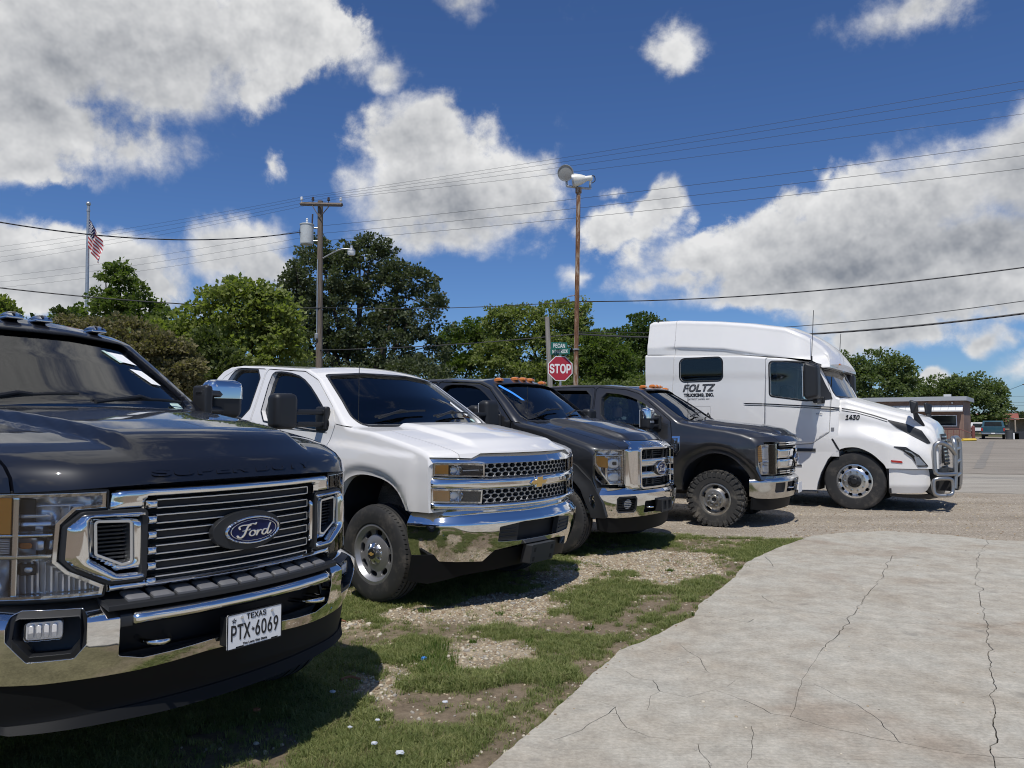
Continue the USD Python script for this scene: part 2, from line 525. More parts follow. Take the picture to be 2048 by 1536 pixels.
M = dict(
    black_paint=paint('black_paint', (.005, .006, .010), 0, .4, dust=.012, ior=.15),
    white_paint=paint('white_paint', (.73, .715, .69), 0, .4, dust=.06),
    semi_white=paint('semi_white', (.73, .715, .685), 0, .42, dust=.07),
    grey_paint=paint('grey_paint', (.020, .021, .023), .4, .36, dust=.03),
    grey_paint_b=paint('grey_paint_b', (.027, .027, .029), .4, .38, dust=.06),
    chrome=plain('chrome', (.80, .80, .80), .045, 1.0, bevel=.004),
    chrome_dull=plain('chrome_dull', (.62, .62, .61), .16, 1.0, bevel=.004, dirt=(.35, .32, .28), damt=.35),
    bar_steel=plain('brushed_bar', (.42, .42, .41), .40, 1.0),
    alu=plain('brushed_aluminium', (.70, .70, .70), .28, 1.0, bevel=.003),
    silver=plain('silver_wheel', (.34, .34, .35), .38, .7, bevel=.004, dirt=(.16, .14, .12), damt=.45),
    steel_wheel=plain('dusty_alloy', (.50, .48, .44), .33, .85, bevel=.004, dirt=(.20, .15, .10), damt=.7),
    bright_wheel=plain('polished_alloy', (.72, .72, .71), .22, .9, bevel=.004),
    plastic=plain('black_plastic', (.011, .012, .014), .5, bevel=.005, bump=.05, bscale=400),
    trim=plain('grey_trim', (.028, .029, .031), .55, bevel=.004, bump=.06, bscale=300),
    pad_grey=plain('pad_grey', (.12, .12, .125), .5, bump=.05, bscale=300),
    dam=plain('dam_black', (.006, .0065, .007), .55, spec=.18, bump=.05, bscale=200),
    mesh_grey=plain('mesh_grey', (.36, .36, .36), .32, .9, bevel=.003),
    void=plain('dark_recess', (.006, .006, .007), .7),
    rubber=plain('tyre_rubber', (.020, .020, .020), .72, bevel=.004, dirt=(.13, .115, .095), dscale=5, damt=.55),
    rubber_dusty=plain('dusty_rubber', (.028, .027, .025), .78, bevel=.004, dirt=(.17, .15, .12), dscale=4, damt=.75),
    wiper=plain('wiper_black', (.012, .012, .012), .5),
    amber=plain('amber_lens', (1.0, .40, .03), .12, coat=1.0, bevel=.003),
    amber_dark=plain('amber_lens_dark', (.52, .15, .015), .15, coat=1.0, bevel=.003),
    red=plain('red_lens', (.38, .02, .015), .15, coat=1.0),
    lens=glass_mat('clear_lens', (.93, .94, .95), 1.48),
    glass=glass_mat('window_glass', (.80, .83, .83), 1.55),
    tint=glass_mat('tinted_glass', (.40, .43, .44), 1.52),
    glass_clear=glass_mat('clear_glass', (.92, .94, .93), 1.5),
    reflector=plain('lamp_reflector', (.90, .90, .92), .25, .6, bevel=.002),
    seat=plain('seat_cloth', (.15, .15, .15), .85),
    seat_tan=plain('seat_tan', (.30, .27, .23), .8),
    dash=plain('dashboard', (.055, .056, .058), .6),
    blue_badge=plain('badge_blue', (.004, .008, .055), .45, spec=.25),
    gold=plain('badge_gold', (.62, .40, .13), .28, .5),
    white_sheet=plain('white_sheet', (.80, .80, .79), .55),
    print_black=plain('print_black', (.015, .015, .016), .5),
    print_grey=plain('print_grey', (.16, .16, .17), .5),
    tape=plain('blue_tape', (.05, .27, .80), .5),
    green_seal=plain('seal_green', (.45, .60, .55), .5),
    frame=plain('chassis_black', (.012, .012, .012), .7),
    bed=plain('bed_liner', (.02, .02, .02), .7),
)

# ---------------------------------------------------------------- ground
rng = np.random.default_rng(7)


def gpoly(*pts):
    """ground outline from places measured on the photograph"""
    return Polygon([tuple(ground_at(x, y)[:2]) for x, y in pts]).buffer(0)


def wobble(poly, amp, step=.06, seed=0, freq=3.0):
    """irregular natural edge"""
    r = poly.exterior; n = max(16, int(r.length / step))
    p = np.array([r.interpolate(i / n, normalized=True).coords[0] for i in range(n)])
    q = np.c_[p * freq, np.full(n, seed)]
    d = np.stack([meshkit.fbm(q + 11.3, 4, seed) - .5, meshkit.fbm(q + 57.1, 4, seed + 5) - .5], 1) * 2 * amp
    return Polygon(p + d).buffer(0)


SLAB_EDGE = [(930, 1600), (985, 1536), (1100, 1440), (1180, 1362), (1240, 1310), (1290, 1288), (1385, 1240), (1400, 1214), (1470, 1160), (1490, 1130), (1560, 1098), (1625, 1075), (1700, 1068), (1780, 1066), (1900, 1074), (1975, 1084), (2048, 1086), (2300, 1090), (2700, 1098)]
slab_poly = Polygon([tuple(ground_at(x, y)[:2]) for x, y in SLAB_EDGE] + [(11, 2.0), (8, -4), (-2.5, -4), (-1.2, 2.0)]).buffer(0)
gravel_px = [[(860, 1225), (960, 1196), (1060, 1165), (1120, 1130), (1200, 1118), (1245, 1150), (1190, 1175), (1120, 1215), (1040, 1240), (940, 1238)], [(1130, 1112), (1290, 1100), (1430, 1108), (1420, 1130), (1280, 1145), (1200, 1140)], [(880, 1290), (960, 1268), (1050, 1290), (1040, 1335), (960, 1352), (900, 1352), (870, 1320)],
             [(700, 1362), (750, 1330), (860, 1318), (870, 1358), (790, 1375), (720, 1380)], [(760, 1225), (860, 1216), (1000, 1210), (1010, 1225), (900, 1240), (770, 1240)], [(1280, 1128), (1420, 1120), (1440, 1150), (1330, 1165), (1250, 1160)], [(560, 1270), (700, 1240), (760, 1250), (690, 1262)]]
dirt_px = [[(900, 1600), (1000, 1510), (1110, 1430), (1200, 1345), (1290, 1280), (1400, 1210), (1470, 1155), (1440, 1150), (1370, 1200), (1270, 1255), (1200, 1300), (1120, 1370), (1040, 1420), (950, 1500), (850, 1600)], [(780, 1380), (900, 1370), (1060, 1350), (1120, 1390), (1000, 1430), (900, 1425), (780, 1410)],
           [(1290, 1130), (1430, 1130), (1480, 1125), (1440, 1160), (1320, 1165)], [(1000, 1230), (1200, 1235), (1330, 1190), (1370, 1200), (1220, 1275), (1090, 1270)]]
gravels = [gpoly(*p) for p in gravel_px]
dirts = [gpoly(*p) for p in dirt_px]
lawn = Polygon([tuple(ground_at(x, y)[:2]) for x, y in [(1640, 1082), (1560, 1077), (1420, 1070), (1330, 1064), (1250, 1062), (1100, 1068), (900, 1055), (600, 1005)]] + [(-6, 9.8), (-9, 9), (-9, -2), (-1.0, -2), (-.6, 2.6), (-.2, 3.3), (.6, 4.2), (1.5, 6.0), (2.6, 7.8), (3.6, 9.4)]).buffer(0)
lot = Polygon([(60, -30), (60, 9.0)] + [(26, 12.4), (9.5, 18.0), (-22, 29.0), (-22, 11), (-7, 10.3), (-2.5, 10.5), (.3, 10.3), (1.6, 10.15), (2.5, 9.95), (3.3, 9.8), (3.75, 9.55), (4.2, 9.2), (6, 8.5), (11, 8.3), (14, 2), (14, -30)])
SH = dict((id(p), shapely.prepare(p)) for p in gravels + dirts + [lawn, slab_poly])


def dist_in(p, poly):
    """signed distance, positive inside"""
    return np.where(shapely.contains(poly, p), 1, -1) * shapely.distance(p, poly.exterior)


def cover(x, y):
    """(grass, gravel, bare soil) shares of the ground at points"""
    q = np.stack([x, y, np.zeros_like(x)], -1)
    n = meshkit.fbm(q * 2.6, 4, 3) - .5; n2 = meshkit.fbm(q * 9, 3, 9) - .5
    P_ = shapely.points(np.stack([x, y], -1))
    gr = np.zeros_like(x)
    for p in gravels:
        gr = np.maximum(gr, smoothstep(-.12, .12, dist_in(P_, p) + n * .55 + n2 * .25))
    di = np.zeros_like(x)
    for p in dirts:
        di = np.maximum(di, .92 * smoothstep(-.12, .10, dist_in(P_, p) + n * .5 + n2 * .3))
    la = smoothstep(-.05, .15, dist_in(P_, lawn) + n * .4 + n2 * .2)
    thin = smoothstep(.02, .16, meshkit.fbm(q * 1.7 + 31, 4, 21) - .5 + .15 * n2)
    g = la * (1 - gr) * (1 - di) * (1 - .76 * thin)
    gr = np.maximum(gr * la, .25 * thin * la * (meshkit.fbm(q * 6, 2, 4) > .55))
    return g, gr, np.maximum(di, 0)


def axis_grid(lo, hi, step, far):
    a = list(np.arange(lo, hi + 1e-6, step)); s = step
    up, dn = [hi], [lo]
    while up[-1] < far:
        s *= 1.28; up.append(up[-1] + s)
    s = step
    while dn[-1] > -far:
        s *= 1.28; dn.append(dn[-1] - s)
    return np.array(dn[:0:-1] + a + up[1:])


gx, gy = axis_grid(-6.5, 6.5, .06, 900), axis_grid(2.4, 11.0, .06, 900)
XX, YY = np.meshgrid(gx, gy)
fx, fy = XX.ravel(), YY.ravel()
near = (np.abs(fx) < 9) & (fy > 0) & (fy < 14)
G = np.zeros((3, len(fx)))
G[:, near] = cover(fx[near], fy[near])
qq = np.stack([fx, fy, 0 * fx], -1)
fade = np.where(near, smoothstep(9, 7, np.abs(fx)) * smoothstep(14, 12, fy), 0)
fz = (-.012 + .030 * (meshkit.fbm(qq * 1.3, 4, 1) - .5) + .012 * (meshkit.fbm(qq * 9, 3, 2) - .5)) * fade - .004 * (1 - fade)
fz = np.minimum(fz, .004)
lot_d = np.full(len(fx), 9.0); lot_d[near] = shapely.distance(lot, shapely.points(np.stack([fx[near], fy[near]], -1)))
fz = np.where(lot_d < .6, np.where(lot_d < .05, -.002, fz * smoothstep(.05, .6, lot_d) + .004 * (1 - smoothstep(.05, .6, lot_d))), fz)
nx_, ny_ = len(gx), len(gy)
ii = (np.arange(ny_ - 1)[:, None] * nx_ + np.arange(nx_ - 1)).ravel()
gf = np.vstack([np.stack([ii, ii + 1, ii + nx_ + 1], 1), np.stack([ii, ii + nx_ + 1, ii + nx_], 1)])
soil, thatch, stone, farc = np.array([.175, .135, .095]), np.array([.14, .125, .068]), np.array([.33, .275, .195]), np.array([.10, .10, .05])
col = soil[:, None] * np.ones((1, len(fx)))
col = col * (1 - G[0]) + thatch[:, None] * G[0]
col = col * (1 - G[1] * .85) + stone[:, None] * G[1] * .85
wildw = smoothstep(12, 30, np.hypot(fx, fy - 5))
col = col * (1 - wildw) + farc[:, None] * wildw
gpath = solo('ground', trimesh.Trimesh(np.stack([fx, fy, fz], 1), gf, process=False), mat('soil', {
    'a': ('attribute', dict(attribute='tone')), 'tc': ('geometry', {}), 'n': ('noise_texture', dict(scale=38.0, detail=8.0, roughness=.7)), 'n2': ('noise_texture', dict(scale=4.0, detail=6.0)),
    'r': ('map_range', dict(from_min=.25, from_max=.75, to_min=.62, to_max=1.38)), 'm': ('mix', dict(mix_type='multiply', fac=1.0)), 'r2': ('map_range', dict(from_min=.3, from_max=.7, to_min=.8, to_max=1.2)), 'm2': ('mix', dict(mix_type='multiply', fac=1.0)),
    'v': ('voronoi_texture', dict(scale=55.0)), 'b': ('bump', dict(strength=.6, distance=.02)), 'p': ('principled_bsdf', dict(roughness=.95, specular_ior_level=.15))},
    [('tc.position', 'n.vector'), ('tc.position', 'n2.vector'), ('tc.position', 'v.vector'), ('n.fac', 'r.value'), ('a.color', 'm.color1'), ('r.result', 'm.color2'), ('n2.fac', 'r2.value'), ('m.color', 'm2.color1'), ('r2.result', 'm2.color2'), ('m2.color', 'p.base_color'), ('n.fac', 'b.height'), ('b.normal', 'p.normal')]), kind='structure', smooth=True)
UsdGeom.PrimvarsAPI(stage.GetPrimAtPath(gpath)).CreatePrimvar('tone', Sdf.ValueTypeNames.Color3fArray, 'vertex').Set(Vt.Vec3fArray.FromNumpy(col.T.astype(np.float32)))


def aggregate(name, c1, c2, c3, stone_scale, patch_scale, bump=.5, dark=None, rough=.92, speck=.35, patch=.5, stain=0.0):
    """gravel or worn asphalt: stones of varying tone, soft patches"""
    N = {'g': ('geometry', {}), 'v': ('voronoi_texture', dict(scale=stone_scale, randomness=1.0)), 'sep': ('separate_color', {}), 'vr': ('rgb_ramp', dict(ramp=[(0, c1), (.55, c2), (1, c3)])),
         'n': ('noise_texture', dict(scale=patch_scale, detail=9.0, roughness=.65)), 'nr': ('map_range', dict(range_type='smoothstep', from_min=.38, from_max=.66, to_min=0.0, to_max=patch)), 'mx': ('mix', dict(color2=dark or c1)),
         'n3': ('noise_texture', dict(scale=stone_scale * 2.3, detail=5.0, roughness=.7)), 'r3': ('map_range', dict(from_min=.3, from_max=.7, to_min=1 - speck, to_max=1 + speck)), 'mm': ('mix', dict(mix_type='multiply', fac=1.0)),
         'mp': ('mapping', dict(mapping_type='point', scale=(.12, .9, 1), rotation=(0, 0, .34))), 'n4': ('noise_texture', dict(scale=1.6, detail=6.0, roughness=.6)), 'r4': ('map_range', dict(from_min=.35, from_max=.65, to_min=.86, to_max=1.12)), 'mm2': ('mix', dict(mix_type='multiply', fac=1.0)),
         'b': ('bump', dict(strength=bump, distance=.015)), 'p': ('principled_bsdf', dict(roughness=rough, specular_ior_level=.2))}
    L = [('g.position', 'v.vector'), ('g.position', 'n.vector'), ('g.position', 'n3.vector'), ('g.position', 'mp.vector'), ('mp.vector', 'n4.vector'), ('v.color', 'sep.color'), ('sep.r', 'vr.fac'), ('vr.color', 'mx.color1'), ('n.fac', 'nr.value'), ('nr.result', 'mx.fac'),
         ('n3.fac', 'r3.value'), ('mx.color', 'mm.color1'), ('r3.result', 'mm.color2'), ('n4.fac', 'r4.value'), ('mm.color', 'mm2.color1'), ('r4.result', 'mm2.color2'), ('mm2.color', 'p.base_color'), ('v.distance', 'b.height'), ('b.normal', 'p.normal')]
    return mat(name, N, L)


def sheet(name, poly, z, m, kind='structure', step=.5):
    p, t = strips(poly, 400.0)
    return solo(name, trimesh.Trimesh(np.c_[p, np.full(len(p), z)], t, process=False), m, kind=kind, smooth=False)


lotm = aggregate('gravel_lot', (.20, .165, .125), (.33, .285, .225), (.46, .41, .34), 62.0, .8, bump=.55, dark=(.235, .195, .145))
sheet('gravel_lot', wobble(lot, .10, .08, 3, 2.0), .008, lotm)
road_dir = np.array([.943, -.333]); road_n = np.array([.333, .943])
rc = np.array([9.8, 16.6])


def band(a, b, u0=-90, u1=110):
    return Polygon([tuple(rc + road_dir * u0 + road_n * a), tuple(rc + road_dir * u1 + road_n * a), tuple(rc + road_dir * u1 + road_n * b), tuple(rc + road_dir * u0 + road_n * b)])


roadm = aggregate('road_surface', (.27, .245, .205), (.33, .305, .26), (.38, .35, .30), 90.0, .35, bump=.15, dark=(.255, .23, .19), speck=.18, patch=.6)
sheet('road', wobble(band(-.3, 6.6), .12, .25, 8, 1.0), .012, roadm)
farlot = Polygon([tuple(rc + road_dir * u + road_n * v) for u, v in ((-6, 6.7), (70, 6.7), (80, 75), (-6, 75))])
farm = aggregate('worn_asphalt', (.225, .20, .165), (.27, .24, .20), (.32, .285, .24), 80.0, .22, bump=.2, dark=(.20, .175, .145), speck=.2, patch=.7)
sheet('parking_lot', wobble(farlot, .15, .3, 5, 1.0), .010, farm)
sheet('patched_strip', wobble(gpoly((1946, 938), (1968, 938), (1990, 883), (1980, 883)), .12, .2, 4, 1.5), .016, aggregate('patch_asphalt', (.19, .175, .155), (.22, .205, .18), (.25, .23, .2), 80.0, .5, bump=.2, speck=.2))

# concrete slab, broken along its cracks into pieces with real gaps
z8 = lambda pts: [tuple(ground_at(1100 + x * .4629, 1000 + y * .4629)[:2]) for x, y in pts]
cracks = [([(1895, 175), (1858, 240), (1845, 340), (1865, 440), (1885, 560), (1895, 640), (1905, 760), (1915, 880), (1920, 1000), (1928, 1140), (1945, 1300), (1960, 1700), (1990, 2800)], .0065, .02),
          ([(1045, 958), (1160, 995), (1300, 1030), (1420, 1060), (1520, 1075), (1650, 1105), (1800, 1130), (1930, 1140), (2048, 1145), (2600, 1170)], .005, .02), ([(1140, 815), (1250, 870), (1340, 905), (1400, 950), (1430, 995), (1480, 1040), (1515, 1075)], .003, .015),
          ([(1170, 670), (1215, 620), (1270, 570), (1290, 520), (1330, 480), (1430, 350), (1480, 250)], .0045, .02), ([(1040, 490), (1160, 500), (1290, 520), (1500, 545), (1700, 555), (1850, 570), (2048, 545)], .003, .006), ([(330, 760), (380, 790), (450, 800), (480, 845), (600, 870), (720, 840), (850, 890), (960, 940), (1045, 958)], .0035, .015),
          ([(285, 915), (240, 950), (150, 1010), (20, 1060)], .004, .015), ([(560, 640), (640, 700), (690, 770), (800, 780), (880, 790)], .0025, .012), ([(150, 880), (220, 890), (285, 915), (300, 960), (330, 1010), (400, 1040), (520, 1060)], .003, .012), ([(830, 460), (920, 470), (1040, 490)], .0025, .01),
          ([(870, 1000), (860, 1160), (850, 1300)], .002, .01), ([(640, 1080), (650, 1110), (690, 1158), (700, 1250)], .003, .01), ([(915, 425), (940, 445), (965, 460)], .003, .01), ([(600, 512), (740, 522), (850, 545), (880, 530)], .005, .012), ([(965, 300), (950, 275), (930, 255)], .004, .01),
          ([(1040, 960), (1060, 900), (1090, 800), (1130, 740), (1170, 670)], .002, .006), ([(700, 830), (760, 830), (800, 800)], .002, .01), ([(450, 300), (700, 330), (1100, 350), (1420, 345)], .0012, .004), ([(1170, 760), (1240, 790), (1340, 800)], .0015, .01), ([(480, 845), (440, 870), (420, 930)], .002, .01)]


def crack_line(pts, amp, seed):
    l = LineString(z8(pts)); n = int(l.length / .035) + 4
    p = np.array([l.interpolate(i / n, normalized=True).coords[0] for i in range(n + 1)])
    q = np.c_[p, np.full(len(p), seed * 3.1)]
    d = np.stack([meshkit.fbm(q * 6, 5, seed) - .5, meshkit.fbm(q * 6 + 40, 5, seed + 50) - .5], 1) * amp * 5
    w = np.minimum(1, np.minimum(np.arange(n + 1), np.arange(n + 1)[::-1]) / 3)[:, None]
    return p + d * w


gaps = []
for k, (pts, w, amp) in enumerate(cracks):
    p = crack_line(pts, amp, k)
    if k == 0:
        p = np.vstack([p, [p[-1][0] + .1, -5]])
    ws = (1.15 if k else .7) * w * (.4 + 1.3 * meshkit.fbm(np.c_[p * 3.5, np.full(len(p), k)], 3, k + 80))
    for i in range(len(p) - 1):
        gaps.append(LineString(p[i:i + 2]).buffer(ws[i] * .55, 2))
gap = unary_union(gaps)
edge = wobble(slab_poly, .026, .025, 12, 8.0)
pieces = edge.difference(gap)
concm = mat('old_concrete', {
    'g': ('geometry', {}), 'n1': ('noise_texture', dict(scale=1.3, detail=10.0, roughness=.70)), 'n2': ('noise_texture', dict(scale=7.0, detail=9.0, roughness=.7)), 'n3': ('noise_texture', dict(scale=42.0, detail=6.0, roughness=.72)),
    'r1': ('rgb_ramp', dict(ramp=[(.25, (.305, .262, .202)), (.45, (.390, .355, .292)), (.6, (.42, .395, .335)), (.8, (.355, .338, .288))])),
    'st': ('noise_texture', dict(scale=.85, detail=5.0, roughness=.55, distortion=.4)), 'sr': ('map_range', dict(range_type='smoothstep', from_min=.54, from_max=.70, to_min=0.0, to_max=.62)), 'sm': ('mix', dict(color2=(.27, .21, .155))),
    'd': ('map_range', dict(from_min=.3, from_max=.72, to_min=.74, to_max=1.14)), 'm1': ('mix', dict(mix_type='multiply', fac=1.0)), 'd3': ('map_range', dict(from_min=.3, from_max=.7, to_min=.80, to_max=1.20)), 'm2': ('mix', dict(mix_type='multiply', fac=1.0)),
    'v': ('voronoi_texture', dict(scale=9.0, randomness=1.0)), 'vr': ('map_range', dict(range_type='smoothstep', from_min=.03, from_max=.07, to_min=.42, to_max=1.0, clamp=True)), 'vn': ('noise_texture', dict(scale=2.0, detail=2.0)), 'vg': ('map_range', dict(range_type='smoothstep', from_min=.47, from_max=.55, to_min=0.0, to_max=1.0)), 'm3': ('mix', dict(mix_type='multiply')),
    'mp': ('mapping', dict(mapping_type='point', scale=(2.0, 26.0, 1), rotation=(0, 0, .25))), 'br': ('noise_texture', dict(scale=3.0, detail=4.0)), 'add': ('math', dict(math_type='multiply_add', value2=.8)), 'b': ('bump', dict(strength=.6, distance=.008)),
    'ol': ('noise_texture', dict(scale=2.3, detail=3.0, roughness=.5)), 'olr': ('map_range', dict(range_type='smoothstep', from_min=.66, from_max=.74, to_min=0.0, to_max=.55)), 'olm': ('mix', dict(color2=(.17, .16, .14))),
    'p': ('principled_bsdf', dict(roughness=.9, specular_ior_level=.2))},
    [('g.position', 'ol.vector'), ('ol.fac', 'olr.value'), ('olr.result', 'olm.fac'), ('m3.color', 'olm.color1'), ('olm.color', 'p.base_color')] + [('g.position', k + '.vector') for k in ('n1', 'n2', 'n3', 'st', 'v', 'vn', 'mp')] + [('mp.vector', 'br.vector'), ('n1.fac', 'r1.fac'), ('st.fac', 'sr.value'), ('sr.result', 'sm.fac'), ('r1.color', 'sm.color1'), ('n2.fac', 'd.value'), ('sm.color', 'm1.color1'), ('d.result', 'm1.color2'),
     ('n3.fac', 'd3.value'), ('m1.color', 'm2.color1'), ('d3.result', 'm2.color2'), ('v.distance', 'vr.value'), ('vn.fac', 'vg.value'), ('vg.result', 'm3.fac'), ('m2.color', 'm3.color1'), ('vr.result', 'm3.color2'), ('br.fac', 'add.value1'), ('n2.fac', 'add.value3'), ('add.value', 'b.height'), ('b.normal', 'p.normal')])
conc2 = plain('grey_concrete', (.315, .31, .285), .9, var=.16, scale=1.4, bump=.35, bscale=30, dirt=(.17, .15, .12), dscale=1.1, damt=.5)
spath = thing('concrete_slab', None, None)
stage.GetPrimAtPath(spath).ClearCustomData()
tag(stage.GetPrimAtPath(spath), kind='structure')
east = z8(cracks[0][0]); east_side = Polygon(east + [(40, -30), (40, 20)])
for g in sorted(pieces.geoms if hasattr(pieces, 'geoms') else [pieces], key=lambda q: -q.area):
    if g.area < .0008:
        continue
    c = g.intersection(sbox(-3, 3, 12, 12)).representative_point()
    p, t = strips(g, 30.0)
    n = len(p)
    e = np.vstack([t[:, [0, 1]], t[:, [1, 2]], t[:, [2, 0]]]); es = set(map(tuple, e.tolist())); bnd = np.array([q for q in es if (q[1], q[0]) not in es])
    top, bot = np.c_[p, np.full(n, .026)], np.c_[p, np.full(n, -.05)]
    v = np.vstack([top, top, bot]); f = np.vstack([t, np.stack([bnd[:, 1] + n, bnd[:, 0] + n, bnd[:, 0] + 2 * n], 1), np.stack([bnd[:, 1] + n, bnd[:, 0] + 2 * n, bnd[:, 1] + 2 * n], 1)])
    part(spath, 'slab_piece', trimesh.Trimesh(v, f, process=False), conc2 if (east_side.contains(c) and g.area < 60) else concm, False)


def instancer(name, protos, pos, yaw, scale, which, tilt=None, kind='stuff'):
    """scatter of small things drawn many times"""
    path = numbered('/World/' + name)
    pi = UsdGeom.PointInstancer.Define(stage, path)
    for i, (mesh_, m_, sm) in enumerate(protos):
        usdkit.mesh(stage, f'{path}/source_{i:03d}', mesh_, m_, smooth=sm)
        pi.CreatePrototypesRel().AddTarget(f'{path}/source_{i:03d}')
    n = len(pos)
    pi.CreatePositionsAttr(Vt.Vec3fArray.FromNumpy(np.asarray(pos, np.float32)))
    pi.CreateProtoIndicesAttr(Vt.IntArray.FromNumpy(np.asarray(which, np.int32)))
    pi.CreateScalesAttr(Vt.Vec3fArray.FromNumpy(np.repeat(np.asarray(scale, np.float32)[:, None], 3, 1)))
    h = np.asarray(yaw) / 2
    q = np.stack([np.cos(h), 0 * h, 0 * h, np.sin(h)], 1)
    if tilt is not None:
        a, t = np.random.default_rng(3).uniform(0, 2 * PI, n), np.asarray(tilt) / 2
        r = np.stack([np.cos(t), np.sin(t) * np.cos(a), np.sin(t) * np.sin(a), 0 * t], 1)
        w1, x1, y1, z1 = r.T; w2, x2, y2, z2 = q.T
        q = np.stack([w1 * w2 - x1 * x2 - y1 * y2 - z1 * z2, w1 * x2 + x1 * w2 + y1 * z2 - z1 * y2, w1 * y2 - x1 * z2 + y1 * w2 + z1 * x2, w1 * z2 + x1 * y2 - y1 * x2 + z1 * w2], 1)
    pi.CreateOrientationsAttr(Vt.QuathArray.FromNumpy(np.ascontiguousarray(q[:, [1, 2, 3, 0]], np.float16)))
    tag(pi.GetPrim(), kind=kind)
    return path


def gz(x, y):
    i = np.clip(np.searchsorted(gx, x) - 1, 0, nx_ - 2); j = np.clip(np.searchsorted(gy, y) - 1, 0, ny_ - 2)
    return fz[j * nx_ + i]


def leaf_mat(name, c1, c2, trans=.35, rough=.55, spec=.3):
    """leaf or blade: tone varies from piece to piece, some light passes through"""
    return mat(name, {'g': ('geometry', {}), 'o': ('object_info', {}), 'ad': ('math', dict(math_type='add')), 'fr': ('math', dict(math_type='fraction')), 'r': ('rgb_ramp', dict(ramp=[(0, c1), (.7, tuple((a + b) / 2 for a, b in zip(c1, c2))), (1, c2)])),
                      'p': ('principled_bsdf', dict(roughness=rough, specular_ior_level=spec)), 't': ('translucent_bsdf', {}), 'x': ('mix_closure', dict(fac=trans)), 'gm': ('mix', dict(mix_type='multiply', fac=1.0, color2=(1.3, 1.5, .6)))},
               [('g.random_per_island', 'ad.value1'), ('o.random', 'ad.value2'), ('ad.value', 'fr.value1'), ('fr.value', 'r.fac'), ('r.color', 'p.base_color'), ('r.color', 'gm.color1'), ('gm.color', 't.color'), ('p.BSDF', 'x.closure1'), ('t.BSDF', 'x.closure2')], surface='x.closure')


def tuft(n, h, spread, w, seed, droop=.5):
    r = np.random.default_rng(seed); vs, fs = [], []
    for i in range(n):
        a, rr = r.uniform(0, 2 * PI), spread * math.sqrt(r.uniform())
        b = np.array([rr * math.cos(a), rr * math.sin(a), -.006]); hh = h * r.uniform(.45, 1.15); la = r.uniform(0, 2 * PI); d = np.array([math.cos(la), math.sin(la), 0]); lean = droop * r.uniform(.3, 1.4)
        s = np.array([-d[1], d[0], 0]) * w * r.uniform(.6, 1.2)
        m_ = b + np.array([0, 0, hh * .6]) + d * hh * lean * .35; t_ = b + np.array([0, 0, hh * (1 - .25 * lean)]) + d * hh * lean
        k = len(vs); vs += [b - s, b + s, m_ - s * .7, m_ + s * .7, t_]; fs += [[k, k + 1, k + 3], [k, k + 3, k + 2], [k + 2, k + 3, k + 4]]
    return trimesh.Trimesh(np.array(vs), np.array(fs), process=False)


grass_m = leaf_mat('grass_blades', (.125, .160, .046), (.30, .305, .125), .36)
dry_m = leaf_mat('dry_blades', (.20, .165, .085), (.33, .28, .16), .25)
weed_m = leaf_mat('weed_leaves', (.060, .105, .016), (.12, .17, .035), .35)
cand = []
for (x0, x1, y0, y1, n) in ((-4.2, 3.6, 2.9, 6.2, 76000), (-4.5, 4.2, 6.2, 10.4, 52000)):
    c = np.stack([rng.uniform(x0, x1, n), rng.uniform(y0, y1, n)], 1)
    g, gr, di = cover(c[:, 0], c[:, 1])
    keep = rng.uniform(0, 1, n) < np.clip(g, 0, 1) ** 1.3 + .012 * (gr + di)
    inv = ~shapely.contains(slab_poly.buffer(-.035), shapely.points(c))
    c = c[keep & inv]
    cand.append(np.c_[c, g[keep & inv]])
c = np.vstack(cand); n = len(c)
h_ = .55 + .75 * meshkit.fbm(np.c_[c[:, :2] * 1.1, 0 * c[:, 0]], 3, 17) * 1.1
which = np.where(rng.uniform(0, 1, n) < .05, 4 + rng.integers(0, 2, n), rng.integers(0, 4, n))
instancer('grass', [(tuft(18, .044, .035, .0022, k, .85), grass_m, False) for k in range(4)] + [(tuft(9, .05, .04, .0016, 20 + k, 1.2), dry_m, False) for k in range(2)], np.c_[c[:, :2], gz(c[:, 0], c[:, 1])], rng.uniform(0, 2 * PI, n), h_ * rng.uniform(.7, 1.25, n) * (.75 + .35 * c[:, 2]), which, rng.uniform(0, .25, n))
# coarser weeds: yellow-green clumps growing through the gravel
wpx = [(870, 1300, .13), (885, 1325, .15), (860, 1345, .12), (900, 1350, .10), (845, 1320, .09), (1180, 1255, .05), (945, 1280, .04), (1290, 1180, .06), (1060, 1280, .05), (850, 1220, .07), (1390, 1230, .05), (1250, 1305, .05), (620, 1395, .06), (1000, 1228, .05), (1155, 1140, .05), (1340, 1140, .06), (880, 1365, .06)]
wp = [(tuple(ground_at(x, y)), s) for x, y, s in wpx]
for k, (p, s) in enumerate(wp):
    t = cat(*[tuft(26, .10 * s / .1 * .8, s * .75, .0032, 300 + k * 3 + j, .55) for j in range(3)])
    t.vertices += np.array([p[0], p[1], float(gz(np.array([p[0]]), np.array([p[1]]))[0])])
    solo('weed_clump', t, weed_m, kind='stuff', smooth=False)


def pebble(seed, flat=.6):
    m = trimesh.creation.icosphere(1, 1.0); r = np.random.default_rng(seed)
    m.vertices *= np.array([1, r.uniform(.6, .95), flat]) * (1 + .35 * (meshkit.noise(m.vertices * 1.4 + seed * 7, seed)[:, None] - .5)); return m


